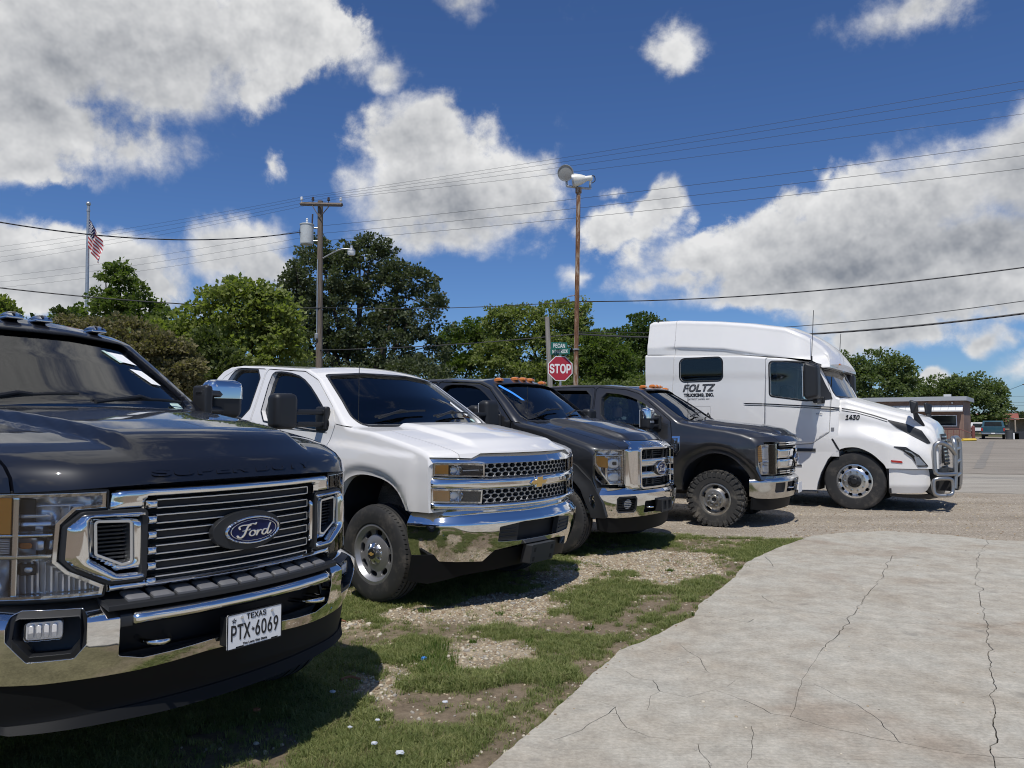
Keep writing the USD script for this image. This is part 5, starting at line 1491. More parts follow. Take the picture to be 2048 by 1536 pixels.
F3W = [('front_window', [(-1.74, 1.52), (-1.80, 1.95), (-1.72, 2.02), (-1.31, 2.0), (-1.12, 1.93), (-.88, 1.75), (-.71, 1.60), (-.70, 1.46), (-1.05, 1.44), (-1.3, 1.52)], 'tint'), ('rear_window', [(-2.75, 1.57), (-2.85, 2.0), (-1.97, 2.025), (-1.93, 1.55)], 'tint')]
G3 = Polygon([(-.665, 1.215), (-.58, 1.245), (-.52, 1.305), (.52, 1.305), (.58, 1.245), (.665, 1.215), (.665, .78), (.60, .735), (-.60, .735), (-.665, .78)])
D3 = dict(paint=M['grey_paint'], glass='glass', cowl=-.47, arch=[(-.48, .2), (-.48, .72), (-.34, .95), (-.1, 1.03), (.12, 1.0), (.30, .92), (.46, .76), (.55, .5), (.57, .2)], windows=F3W,
          ws=[(-.86, 1.545), (.86, 1.545), (.70, 2.0), (.3, 2.025), (-.3, 2.025), (-.70, 2.0)], ws_x=(-1.42, -.24),
          hood=[(-.46 + .5 * (float(bow3(.9)) - float(bow3(y))) + (.035 if abs(y) > .6 else 0), y) for y in np.linspace(-.80, .80, 17)] + [(.25, .81), (.6, .78), (1.4, .66), (1.4, -.66), (.6, -.78), (.25, -.81)], hood_z=1.20,
          doors=[('front_door', [(-1.86, .58), (-1.88, 2.06), (-1.18, 2.02), (-1.0, 1.95), (-.55, 1.53), (-.60, 1.2), (-.60, .58)]), ('rear_door', [(-2.9, 1.0), (-2.98, 2.04), (-1.90, 2.06), (-1.88, .58), (-2.7, .58)])],
          handle=(-1.72, -2.76, 1.28), wx=.08, rx=-3.92, nose_z=.72, wheel='dually', wheel_rear='dually', track=1.80, wr_=.42, ww=.25, cuts=[to_mf(slab(unary_union([sbox(-.96, .78, .96, 1.21), G3.buffer(.005)]), -.13, .3, f3, .04))], grooves=[[(-.55, 1.53), (-.43, 1.51)]])
build_shell(T3, sh3, D3)
part(T3, 'grille_backing', slab(sbox(-.95, .74, .95, 1.21), -.14, -.125, f3, .05), M['void'])
fs3 = lambda side: (lambda u, v, d: np.stack([u, side * (sh3.S(u, v, False) + d), v], 1))
ar = Polygon([(-.56, .45), (-.56, .80), (-.42, 1.05), (-.12, 1.165), (.17, 1.13), (.40, 1.03), (.58, .86), (.70, .62), (.73, .44)])
ari = Polygon([(-.46, .3), (-.46, .74), (-.32, .96), (-.1, 1.035), (.12, 1.005), (.30, .925), (.45, .76), (.54, .5), (.56, .3)])
for s_ in (-1, 1):
    part(T3, 'wheel_flare', slab(ar.buffer(-.03).buffer(.03, 5).difference(ari), -.02, .035, lambda u, v, d: np.stack([u, s_ * (sh3.S(np.minimum(u, .5), v) + d + .03 * (1 - smoothstep(0, .12, shapely.distance(shapely.points(np.stack([u, v], 1)), ari)))), v], 1), .04, .04), M['trim'], 45)
# tall chrome grille: outer box, opening with two bars
G3 = Polygon([(-.665, 1.215), (-.58, 1.245), (-.52, 1.305), (.52, 1.305), (.58, 1.245), (.665, 1.215), (.665, .78), (.60, .735), (-.60, .735), (-.665, .78)])
o3 = rpoly([(-.455, 1.185), (-.43, 1.205), (.43, 1.205), (.455, 1.185), (.455, .79), (.43, .77), (-.43, .77), (-.455, .79)], .01)
gp = part(T3, 'grille_frame', slab(G3.difference(o3), -.10, .03, front_map(.95, bow3, lambda v: np.maximum(0, v - 1.20) * 1.1), .016, .012, (.05, .035)), M['chrome'], 50)
part(gp, 'frame_rim', slab(o3.buffer(.022).difference(o3), .02, .048, f3, .03), M['chrome'], 25)
for z0, z1 in ((.995, 1.095), (.858, .945)):
    part(gp, 'grille_bar', slab(sbox(-.45, z0, .45, z1), -.06, .014, f3, .03, .010, (.035, .022)), M['chrome'], 50)
    for k in range(5):
        part(gp, 'bar_groove', slab(sbox(-.44, z0 + .015 + k * (z1 - z0 - .03) / 4, .44, z0 + .019 + k * (z1 - z0 - .03) / 4), .0, .0142, f3, .06), M['chrome_dull'])
for y in (-.30, -.16, .16, .30):
    part(gp, 'grille_post', slab(sbox(y - .008, .79, y + .008, 1.19), -.06, .004, f3, .03), M['plastic'])
for k in range(3):
    for z in (1.125 + k * .025, .79 + k * .022):
        part(gp, 'grille_slat', slab(sbox(-.45, z, .45, z + .008), -.06, -.02, f3, .05), M['plastic'])
part(T3, 'grille_bed', slab(o3, -.08, -.07, f3, .05), M['void'])
oval_badge(T3, f3, .01, .970, .135, .078, .03, base=(.01, .97, .145, .086))
part(T3, 'bonnet_lettering', slab(fit_text('SUPER DUTY', -.33, 1.252, .33, 1.286), .028, .033, front_map(.95, bow3, lambda v: np.maximum(0, v - 1.22) * 1.0), .05), M['chrome_dull'])
for s_ in (-1, 1):
    S_ = (lambda p: p) if s_ < 0 else (lambda p: affinity.scale(p, -1, 1, origin=(0, 0)))
    o = S_(Polygon([(-.985, 1.215), (-.672, 1.205), (-.675, .812), (-.86, .812), (-.93, .93), (-.985, 1.05)]))
    c = [('amber', S_(Polygon([(-.99, 1.03), (-.87, 1.00), (-.87, 1.12), (-.99, 1.145)])), -.05, -.004), ('bar', S_(sbox(-.99, 1.13, -.67, 1.150)), -.09, -.02), ('bar', S_(sbox(-.87, .8, -.85, 1.14)), -.09, -.03), ('bowl', S_(rrect(-.83, .99, -.70, 1.11, .05)), -.09, -.05), ('bowl', S_(rrect(-.83, .84, -.70, .95, .05)), -.09, -.05), ('bar', S_(sbox(-.86, .965, -.67, .98)), -.09, -.03), ('dark', S_(rrect(-.79, 1.03, -.75, 1.07, .015)), -.05, -.035)]
    lamp_unit(T3, f3, o, [(k, p.intersection(o.buffer(-.004)), a, b) for k, p, a, b in c if not p.intersection(o.buffer(-.004)).is_empty], d=(.004, .010))
fb3 = plan_map([(1.02, 0), (1.005, .24), (.97, .45), (.91, .64), (.82, .80), (.71, .92), (.60, .985), (.50, 1.0)], lambda v: np.where(v > .70, (v - .70) * .9, 0) + np.maximum(0, .70 - v) ** 2 * .7)
E3 = fb3.length - .002
bz = Polygon([(-E3, .50), (-E3 + .15, .45), (-.85, .435), (.85, .435), (E3 - .15, .45), (E3, .50), (E3, .78), (.70, .765), (.60, .735), (-.60, .735), (-.70, .765), (-E3, .78)])
op = rpoly([(-.43, .61), (-.43, .475), (.43, .475), (.43, .61)], .015)
fg = both(rpoly([(-.86, .655), (-.86, .53), (-.83, .495), (-.60, .49), (-.57, .52), (-.57, .65), (-.60, .68), (-.83, .68)], .008))
b3 = part(T3, 'bumper', slab(bz.difference(op).difference(unary_union(fg)), -.05, 0, fb3, .03, .02), M['chrome'], 40)
part(b3, 'bumper_recess', slab(op.buffer(.01), -.09, -.08, fb3, .05), M['void'])
for f_ in fg:
    q = part(b3, 'fog_pocket', slab(f_.buffer(.003).difference(f_.buffer(-.02)), -.06, -.002, fb3, .03), M['plastic'])
    part(q, 'pocket_back', slab(f_, -.08, -.07, fb3, .04), M['plastic'])
    c = f_.centroid
    part(q, 'fog_lamp', slab(ellipse(c.x - .03 * np.sign(c.x), c.y, .055, .055), -.07, -.035, fb3, .03), M['reflector'])
    part(q, 'fog_grille', slab(unary_union([sbox(c.x - .13, c.y - .06 + k * .02, c.x + .13, c.y - .054 + k * .02) for k in range(7)]).intersection(f_), -.035, -.02, fb3, .05), M['plastic'], kind='stuff')
hook(T3, fb3, -.36, -.26, .535, -.06, .03)
q = part(T3, 'plate_bracket', slab(rrect(-.155, .46, .155, .615, .008).difference(unary_union([rrect(-.11, .485, -.02, .59, .006), rrect(.02, .485, .11, .59, .006)])), .02, .035, front_map(1.02, lambda y: 0 * y), .3), M['plastic'])
part(q, 'bracket_back', slab(rrect(-.15, .465, .15, .61, .008), -.05, .022, front_map(1.02, lambda y: 0 * y), .3), M['void'])
fv3 = front_map(.91, bow3, lambda v: (.45 - v) * .2)
part(T3, 'air_dam', slab(Polygon([(-.95, .50), (.95, .50), (.90, .30), (.8, .27), (.3, .248), (-.3, .248), (-.8, .27), (-.90, .30)]), -.03, 0, fv3, .03, .03), M['dam'], 40)
wipers(T3, sh3, -.51, 1.53, ((-.66, -.02), (.02, .68)))
part(T3, 'cowl_panel', slab(Polygon([(-.68, -.76), (-.47, -.76), (-.35, -.4), (-.28, 0), (-.35, .4), (-.47, .76), (-.68, .76)]), -.03, 0, lambda u, v, d: np.stack([u, v, 1.53 + d - .02 * v * v], 1), .1), M['plastic'])
for s_ in (-1, 1):
    tow_mirror(T3, sh3, (-.75, s_ * 1.36, 1.40), s_, False, .32, .235, arm_x=-.74, zarm=1.47)
for y in (-.52, -.18, 0, .18, .52):
    roof_lamp(T3, -1.08 + float(sh3.shift(-1.08, np.array([y]), .74)[0]), y, 2.035 + .06 * (1 - (y / .74) ** 2) + .012, M['amber_dark'], .80, M['amber_dark'])
part(T3, 'antenna', cat(tube([(-.41, -.82, 1.46), (-.41, -.82, 1.52)], .010, 8), tube([(-.41, -.82, 1.50), (-.40, -.82, 1.96)], .0035, 6)), M['plastic'])
s3 = on_screen(sh3, .012)
part(T3, 'blue_tape', slab(Polygon([(-.70, 1.985), (-.655, 2.0), (-.575, 1.905), (-.535, 1.80), (-.575, 1.80), (-.62, 1.89)]), 0, .003, s3, .04, .04), M['tape'])

# ================================================================ dark grey pickup beside the tractor unit, fourth
POSE4 = (3.41, 11.87, -30.0)
T4 = thing('pickup_truck', 'dark grey pickup on knobbly mud tyres, parked beside the white tractor unit', 'pickup truck', (POSE4[0], POSE4[1], 0), POSE4[2], 'pickups parked in a row')
bow4 = lambda y: .26 * y * y + 1.2 * np.maximum(0, np.abs(y) - .70) ** 2
top4 = dome_top(.035, .042, .64, .52, .022, -.42, .45, .02)
sh4 = Shell(1.0, 1.52, .41, [(-3.02, 1.95), (-2.98, 2.04), (-2.88, 2.10), (-2.7, 2.125), (-2.25, 2.13), (-1.77, 2.12), (-1.36, 2.075), (-1.15, 2.01), (-.92, 1.855), (-.50, 1.53), (-.43, 1.51), (-.16, 1.455), (.2, 1.405), (.42, 1.355), (.57, 1.30), (.635, 1.24), (.645, 1.20)], .52, bow4, XB,
            flare=([(-.45, .3), (-.45, .52), (-.38, .82), (-.23, .97), (-.03, 1.06), (.13, 1.065), (.30, 1.01), (.44, .89), (.55, .74), (.60, .46), (.60, .3)], .055, .03, .15), bulge=[((-.60, -.1, .35, .55), (1.30, 1.30, 1.26, 1.2), .012, .05)], top=top4, r=.05)
f4 = front_map(.97, bow4)
D4 = dict(paint=M['grey_paint_b'], glass='glass_clear', cowl=-.48, arch=[(-.45, .2), (-.45, .52), (-.38, .82), (-.23, .97), (-.03, 1.06), (.13, 1.065), (.30, 1.01), (.44, .89), (.55, .74), (.60, .46), (.60, .2)],
          windows=[('front_window', [(-1.74, 1.555), (-1.80, 2.0), (-1.40, 1.955), (-1.11, 1.845), (-.89, 1.69), (-.73, 1.55), (-.76, 1.40), (-1.08, 1.385), (-1.22, 1.455), (-1.36, 1.52)], 'glass_clear'), ('rear_window', [(-2.68, 1.585), (-2.78, 1.98), (-2.70, 2.05), (-1.98, 2.03), (-1.935, 1.57)], 'tint')],
          ws=[(-.88, 1.545), (.88, 1.545), (.725, 2.01), (.3, 2.04), (-.3, 2.04), (-.725, 2.01)], ws_x=(-1.45, -.24), rear_ws=[(-.6, 1.6), (.6, 1.6), (.55, 1.95), (-.55, 1.95)],
          hood=[(-.465 + .5 * (float(bow4(.9)) - float(bow4(y))) + (.035 if abs(y) > .6 else 0), y) for y in np.linspace(-.83, .83, 17)] + [(.25, .84), (.6, .80), (1.4, .74), (1.4, -.74), (.6, -.80), (.25, -.84)], hood_z=1.22,
          doors=[('front_door', [(-1.85, .60), (-1.90, 2.085), (-1.38, 2.035), (-1.16, 1.97), (-.60, 1.54), (-.58, 1.3), (-.59, .60)]), ('rear_door', [(-2.75, 1.0), (-2.86, 2.04), (-2.7, 2.09), (-1.92, 2.09), (-1.87, .60), (-2.6, .60)])],
          handle=(-1.72, -2.62, 1.28), seat=M['seat_tan'], wx=.055, rx=-3.95, nose_z=.70, wheel='dually', wheel_rear='dually', track=1.82, wr_=.415, ww=.27, tyre='mud', cuts=[to_mf(slab(sbox(-.97, .75, .97, 1.24), -.13, .3, f4, .05))])
build_shell(T4, sh4, D4)
part(T4, 'grille_backing', slab(sbox(-.96, .75, .96, 1.23), -.14, -.125, f4, .05), M['void'])
for k, z in enumerate((1.155, 1.185, 1.215, .775, .805, .835)):
    part(T4, 'grille_slat', slab(sbox(-.60, z, .60, z + .016), -.10, .012, f4, .03), M['chrome'] if k in (2, 3, 1, 4) else M['plastic'])
for z0, z1 in ((1.0, 1.135), (.855, .985)):
    part(T4, 'grille_bar', slab(rpoly([(-.66, z0), (-.12, z0), (-.12, z1), (-.66, z1)], .01), -.10, .038, f4, .02, .012, (.03, .02)), M['chrome'], 50)
    part(T4, 'grille_bar', slab(rpoly([(.66, z0), (.12, z0), (.12, z1), (.66, z1)], .01), -.10, .038, f4, .02, .012, (.03, .02)), M['chrome'], 50)
oval_badge(T4, f4, 0, .995, .155, .075, .045, base=(0, .995, .175, .09))
for s_ in (-1, 1):
    S_ = (lambda p: p) if s_ < 0 else (lambda p: affinity.scale(p, -1, 1, origin=(0, 0)))
    o = S_(Polygon([(-1.0, 1.205), (-.66, 1.21), (-.67, .775), (-.93, .775), (-.965, .95)]))
    c = [('amber', S_(Polygon([(-1.0, 1.19), (-.915, 1.19), (-.905, .955), (-.985, .955)])), -.05, -.003), ('bar', S_(sbox(-.915, .77, -.895, 1.21)), -.09, -.004), ('bar', S_(sbox(-.99, .93, -.67, .945)), -.09, -.01), ('bowl', S_(rrect(-.87, .98, -.70, 1.17, .04)), -.09, -.04), ('bowl', S_(rrect(-.87, .80, -.70, .91, .04)), -.09, -.04)]
    for k in range(7):
        c.append(('dark', S_(sbox(-1.0, .965 + k * .031, -.9, .969 + k * .031)), -.05, -.0015))
    lamp_unit(T4, f4, o, [(k, p.intersection(o.buffer(-.003)), a, b) for k, p, a, b in c if not p.intersection(o.buffer(-.003)).is_empty], d=(.004, .010))
fb4 = plan_map([(1.02, 0), (1.005, .24), (.97, .45), (.91, .64), (.82, .82), (.72, .94), (.62, 1.0), (.54, 1.02)], lambda v: np.where(v > .69, (v - .69) * 1.2, 0) + np.maximum(0, .69 - v) ** 2 * .8)
E4 = fb4.length - .002
bz = Polygon([(-E4, .47), (-E4 + .1, .44), (-.85, .425), (.85, .425), (E4 - .1, .44), (E4, .47), (E4, .745), (-E4, .745)])
op = rpoly([(-.46, .655), (-.46, .51), (.46, .51), (.46, .655)], .015)
fg = both(rpoly([(-.78, .65), (-.78, .535), (-.75, .51), (-.53, .515), (-.53, .655)], .01))
b4 = part(T4, 'bumper', slab(bz.difference(op).difference(unary_union(fg)), -.05, 0, fb4, .03, .02), M['chrome_dull'], 40)
part(b4, 'bumper_recess', slab(op.buffer(.01), -.09, -.08, fb4, .05), M['void'])
for f_ in fg:
    part(b4, 'fog_pocket', slab(f_.buffer(.003), -.07, -.03, fb4, .03), M['plastic'])
hook(T4, fb4, -.40, -.30, .57, -.06, .04)
hook(T4, fb4, .30, .40, .57, -.06, .04)
q = part(T4, 'licence_plate', slab(rrect(-.15, .475, .15, .63, .008), .03, .036, front_map(1.03, lambda y: 0 * y), .3), M['white_sheet'])
part(T4, 'air_dam', slab(Polygon([(-.97, .50), (.97, .50), (.95, .28), (.8, .255), (-.8, .255), (-.95, .28)]), -.03, 0, front_map(.91, bow4, lambda v: (.45 - v) * .2), .03, .03), M['dam'], 40)
wipers(T4, sh4, -.53, 1.53, ((-.66, -.02), (.02, .68)))
part(T4, 'cowl_panel', slab(Polygon([(-.69, -.78), (-.48, -.78), (-.36, -.4), (-.29, 0), (-.36, .4), (-.48, .78), (-.69, .78)]), -.03, 0, lambda u, v, d: np.stack([u, v, 1.53 + d - .02 * v * v], 1), .1), M['plastic'])
for s_ in (-1, 1):
    tow_mirror(T4, sh4, (-.84, s_ * 1.34, 1.415), s_, True, .315, .24, arm_x=-.80, signal=True, zarm=1.48)
for y in (-.54, -.16, 0, .16, .54):
    roof_lamp(T4, -1.22 + float(sh4.shift(-1.22, np.array([y]), .76)[0]), y, 2.055 + .055 * (1 - (y / .76) ** 2) + .010, M['amber_dark'], .8, M['amber_dark'])
part(T4, 'antenna', cat(tube([(-.38, -.86, 1.47), (-.38, -.86, 1.53)], .010, 8), tube([(-.38, -.86, 1.50), (-.375, -.86, 2.15)], .0035, 6)), M['plastic'])
fs = sh4.side(-1)
bd = Polygon([(-.565, 1.315), (-.445, 1.315), (-.450, 1.10), (-.50, 1.035), (-.565, 1.035)])
q = part(T4, 'fender_badge', slab(bd, -.01, .018, fs, .03, .03), M['chrome'], 25)
part(q, 'badge_field', slab(Polygon([(-.565, 1.285), (-.475, 1.285), (-.478, 1.11), (-.51, 1.065), (-.565, 1.065)]), .01, .020, fs, .03, .03), M['plastic'])
lt = fit_text('F-350', 0, 0, .19, .05)
lt = affinity.affine_transform(lt, [0, -1, -1, 0, -.495, 1.275])
lt = affinity.scale(lt, -1, 1, origin=(-.52, 1.18))
part(q, 'badge_lettering', slab(lt, .018, .024, fs, .05), M['chrome'])

# ================================================================ white tractor unit
POSE5 = (6.63, 14.09, -34.8)
T5 = thing('tractor_unit', 'white long-nose tractor unit with tall sleeper cab and tubular bull bar', 'truck', (POSE5[0], POSE5[1], 0), POSE5[2])


def body_loft(xs, zt, zb, S, r=.06, crown=.05, nz=26, ny=24, xshift=None):
    secs = []
    for x in xs:
        a, b = float(zb(x)), float(zt(x)); rr = min(r, (b - a) * .3)
        z = np.linspace(a, b - rr, nz); y = np.asarray(S(np.full(nz, x), z), float)
        th = np.linspace(0, PI / 2, 8)[1:]
        w = float(S(np.array([x]), np.array([b - rr]))[0]) - rr
        fy, fz = w + rr * np.cos(th), b - rr + rr * np.sin(th)
        u = np.linspace(1, -1, ny)[1:-1]
        Y = np.concatenate([-y, -fy, -u * w, fy[::-1], y[::-1]]); Z = np.concatenate([z, fz, b + crown * (1 - u * u), fz[::-1], z[::-1]])
        X = np.full(len(Y), x) + (xshift(x, Y) if xshift else 0)
        secs.append(np.stack([X, Y, Z], 1))
    return to_mf(loft(secs))


def dense(knots, step=.05):
    out = [knots[0]]
    for p, q in zip(knots, knots[1:]):
        out += list(np.linspace(p, q, max(1, int(math.ceil((q - p) / step))) + 1)[1:])
    return out


ip = lambda x, t: np.interp(x, [p[0] for p in t], [p[1] for p in t])
W5 = 1.22
# cab and sleeper below the roof fairing
cab_top = [(-3.90, 2.90), (-1.96, 2.80), (-1.13, 2.70), (-.47, 2.56), (-.44, 2.50), (-.20, 1.985), (-.13, 1.95)]
S_cab = lambda x, z: W5 - .018 * smoothstep(1.5, 2.9, z) - .15 * smoothstep(-.75, -.18, x) ** 2 * smoothstep(1.2, 2.2, z) - .02 * smoothstep(1.2, .8, z) + .012 * smoothstep(2.30, 2.36, z + .03 * x) * smoothstep(-.9, -1.3, x)
ws_bow = lambda x, Y: (.03 * (1 - (Y / 1.1) ** 2) - .10) * smoothstep(-.75, -.45, x)
cab = body_loft(dense([-3.90, -1.96, -1.13, -.75, -.47, -.44, -.20, -.13]), lambda x: ip(x, cab_top), lambda x: .92, S_cab, .05, .03, xshift=ws_bow)
inner = body_loft(dense([-3.8, -1.2, -.75, -.50, -.28]), lambda x: ip(x, cab_top) - .09, lambda x: 1.05, lambda x, z: S_cab(x, z) - .07, .05, .03, xshift=ws_bow)
cab = cab - inner
sleep_w = rrect(-3.15, 2.335, -2.31, 2.77, .09)
door_w = rpoly([(-1.40, 2.02), (-1.40, 2.64), (-.80, 2.615), (-.60, 2.52), (-.44, 2.10), (-.46, 1.94), (-.77, 1.925)], .05)
skA = body_loft(dense([-3.88, -1.13, -.75, -.47, -.44, -.20, -.15]), lambda x: ip(x, cab_top) - .014, lambda x: 1.0, lambda x, z: S_cab(x, z) - .014, .05, .03, xshift=ws_bow)
skB = body_loft(dense([-3.88, -1.13, -.75, -.47, -.44, -.20, -.15]), lambda x: ip(x, cab_top) - .022, lambda x: .99, lambda x, z: S_cab(x, z) - .020, .05, .03, xshift=ws_bow)
sk5 = skA - skB
skO = body_loft(dense([-3.90, -1.13, -.75, -.47, -.44, -.20, -.13]), lambda x: ip(x, cab_top) + .003, lambda x: .92, lambda x, z: S_cab(x, z) + .003, .05, .03, xshift=ws_bow) - skB
for nm, w_ in (('sleeper_window', sleep_w), ('door_window', door_w)):
    cab = cab - prism(w_, 'y', -2, 2)
    for s_ in (-1, 1):
        a, b = sorted((s_ * 2, s_ * .3))
        p_ = part(T5, nm, sk5 ^ prism(w_.buffer(.004), 'y', a, b), M['tint'] if nm == 'sleeper_window' else M['glass_clear'], 28)
        part(p_, 'window_seal', skO ^ prism(w_.buffer(.028, 8).difference(w_.buffer(.001)), 'y', a, b), M['plastic'], 28)
ws5 = rpoly([(-1.02, 2.0), (1.02, 2.0), (.98, 2.50), (-.98, 2.50)], .06)
cab = cab - prism(ws5, 'x', -.62, .5)
p_ = part(T5, 'windscreen', sk5 ^ prism(ws5.buffer(.004), 'x', -.62, .5), M['glass'], 28)
part(p_, 'windscreen_seal', skO ^ prism(ws5.buffer(.06, 6).difference(ws5.buffer(.001)), 'x', -.62, .5), M['plastic'], 28)
for s_ in (-1, 1):
    part(T5, 'pillar_cover', slab(Polygon([(-.70, 2.63), (-.52, 2.585), (-.27, 2.03), (-.24, 1.94), (-.52, 1.90), (-.80, 1.915), (-.79, 1.94)]).difference(door_w.buffer(.0)), -.004, .008, (lambda u, v, d: np.stack([u + ws_bow(u, S_cab(u, v)), s_ * (S_cab(u, v) + d), v], 1)), .04, .04), M['plastic'])
# seams and the door
dr = rpoly([(-1.535, 1.08), (-1.475, 2.73), (-.80, 2.70), (-.50, 2.56), (-.36, 2.0), (-.385, 1.34), (-.68, 1.14)], .04)
grooveskin = skO - body_loft(dense([-3.9, -1.13, -.75, -.47, -.20, -.13]), lambda x: ip(x, cab_top) + .01, lambda x: .9, lambda x, z: S_cab(x, z) - .018, .05, .03, xshift=ws_bow)
for s_ in (-1, 1):
    a, b = sorted((s_ * 2, s_ * .3))
    d = cab ^ prism(dr.buffer(-.004), 'y', a, b)
    cab = cab - prism(dr.buffer(.004), 'y', a, b)
    dp = part(T5, 'cab_door', cat(*[q for q in d.decompose() if q.volume() > 1e-3]), M['semi_white'], 28)
    y = s_ * float(S_cab(-1.35, 1.35))
    part(dp, 'door_handle', rbox(-1.42, -1.26, min(y, y + s_ * .012), max(y, y + s_ * .012), 1.33, 1.40, .008), M['plastic'])
seams = unary_union([LineString([(-3.27, 2.95), (-3.39, 1.0)]).buffer(.005), LineString([(-2.98, 2.33), (-3.03, 1.0)]).buffer(.002), LineString([(-3.02, 1.83), (-2.55, 1.83), (-2.55, 1.3)]).buffer(.003), LineString([(-3.92, 2.895), (-1.96, 2.80), (-1.52, 2.76)]).buffer(.006)])
cab = cab - (prism(seams, 'y', -2, 2) ^ grooveskin)
part(T5, 'sleeper_cab', cat(*[q for q in cab.decompose() if q.volume() > 1e-3]), M['semi_white'], 28)
# roof fairing with its visor
f_top = [(-3.86, 3.57), (-3.80, 3.60), (-3.22, 3.585), (-2.47, 3.51), (-1.82, 3.42), (-1.15, 3.29), (-.77, 3.13), (-.58, 3.02), (-.44, 2.92), (-.32, 2.78), (-.24, 2.64), (-.20, 2.545)]
f_bot = [(-3.86, 2.905), (-1.96, 2.808), (-1.55, 2.765), (-1.13, 2.715), (-.62, 2.66), (-.48, 2.60), (-.34, 2.50), (-.20, 2.50)]


def S_f(x, z):
    crease = ip(x, [(-3.86, 3.05), (-3.65, 3.03), (-2.28, 2.905), (-1.58, 2.76), (-1.0, 2.66)])
    up = smoothstep(crease - .02, crease + .05, z)
    lean = .17 * np.clip((z - crease) / .6, 0, 1.2)
    step = .045 * smoothstep(-3.7, -3.1, x) * (1 - smoothstep(-1.4, -.9, x))
    return W5 - .02 - step * (1 - up) - lean - .34 * smoothstep(-1.3, -.2, x) ** 2 * smoothstep(2.5, 2.75, z)


fair = body_loft(dense([p[0] for p in f_top]), lambda x: ip(x, f_top), lambda x: ip(x, f_bot), S_f, .10, .06, xshift=lambda x, Y: (.04 * (1 - (Y / 1.1) ** 2) - .15) * smoothstep(-1.2, -.2, x))
fair = fair - (prism(LineString([(-3.29, 3.7), (-3.27, 2.8)]).buffer(.005), 'y', -2, 2) ^ (fair - fair.translate([0, 0, -.015]).scale([1, .985, 1])))
fp_ = part(T5, 'roof_fairing', cat(*[q for q in fair.decompose() if q.volume() > 1e-3]), M['semi_white'], 28)
part(fp_, 'visor_light', rbox(-.16, -.13, -.62, -.52, 2.56, 2.59, .008).translate([-.16, 0, .01]), M['amber_dark'])
for y in (-1.03, -.97):
    part(fp_, 'marker', cyl(.022, .02, 'x', (-3.70 + (y + 1.03), y, 3.60), 14).rotate([0, 0, 0]), M['plastic'])
# bonnet: narrow on top, swelling into the wheel arches
h_top = [(-.27, 1.93), (-.12, 1.94), (.19, 1.84), (.58, 1.72), (.78, 1.665), (1.02, 1.57), (1.14, 1.49), (1.20, 1.40), (1.245, 1.20), (1.255, 1.10)]
h_bot = [(-.27, 1.02), (.5, .74), (1.255, .74)]


def S_h(x, z):
    top = ip(x, h_top)
    upper = 1.13 - .24 * smoothstep(-.1, 1.2, x)
    arch = ip(x, [(-.20, 1.30), (.05, 1.30), (.35, 1.24), (.62, 1.14), (.85, 1.12), (1.05, 1.0), (1.26, .8)])
    t = 1 - smoothstep(arch - .05, arch + .26, z)
    lower = W5 - .06 * smoothstep(.5, .9, x) - .26 * smoothstep(.75, 1.27, x) ** 1.5
    shoulder = .10 * smoothstep(top - .25, top, z)
    return upper + (np.maximum(lower, upper) - upper) * t - shoulder


nose = lambda x, Y: .03 * (1 - (Y / 1.1) ** 2) * smoothstep(.5, 1.2, x)
bon = body_loft(dense([p[0] for p in h_top], .035), lambda x: ip(x, h_top), lambda x: ip(x, h_bot), S_h, .10, .05, nz=34, xshift=nose)
archp = Polygon(spline([(-.62, .2), (-.60, .44), (-.54, .63), (-.42, .86), (-.23, 1.04), (.02, 1.09), (.25, 1.01), (.41, .88), (.51, .75), (.55, .5), (.56, .2)], 6))
bon = bon - prism(archp, 'y', -1.5, -.7) - prism(archp, 'y', .7, 1.5)
bon = bon - bx(-.3, .95, -.68, .68, .5, 1.35)
bp_ = part(T5, 'bonnet', cat(*[q for q in bon.decompose() if q.volume() > 1e-3]), M['semi_white'], 30)
fs5 = lambda s_: (lambda u, v, d: np.stack([u + nose(u, S_h(u, v)), s_ * (S_h(u, v) + d), v], 1))
for s_ in (-1, 1):
    part(bp_, 'air_intake', slab(rpoly([(.50, 1.575), (.80, 1.495), (1.02, 1.38), (1.15, 1.17), (1.10, 1.16), (.92, 1.27), (.66, 1.43)], .01), -.01, .010, fs5(s_), .03, .03), M['plastic'])
    lp_ = part(T5, 'headlamp', slab(rpoly([(.60, 1.12), (.82, 1.105), (1.00, .97), (1.12, .78), (.98, .775), (.90, .93), (.76, 1.05)], .008), -.02, .008, fs5(s_), .03, .03), M['plastic'], 30)
    part(lp_, 'lamp_bowl', slab(rpoly([(.96, .80), (1.09, .80), (.99, .94), (.93, .95)], .01), .0, .014, fs5(s_), .03, .03), M['reflector'])
    part(lp_, 'lamp_strip', slab(rpoly([(.80, 1.06), (.90, 1.02), (1.0, .91), (.985, .90), (.89, 1.0), (.80, 1.045)], .004), .0, .014, fs5(s_), .03, .03), M['alu'])
    part(lp_, 'lamp_cover', slab(rpoly([(.80, 1.09), (.99, .965), (1.11, .785), (.985, .78), (.905, .93), (.79, 1.03)], .006), .018, .022, fs5(s_), .03, .03), M['lens'])
    part(T5, 'side_marker', slab(rpoly([(.585, .885), (.755, .868), (.765, .835), (.60, .848)], .008), -.005, .012, fs5(s_), .04), M['red'])
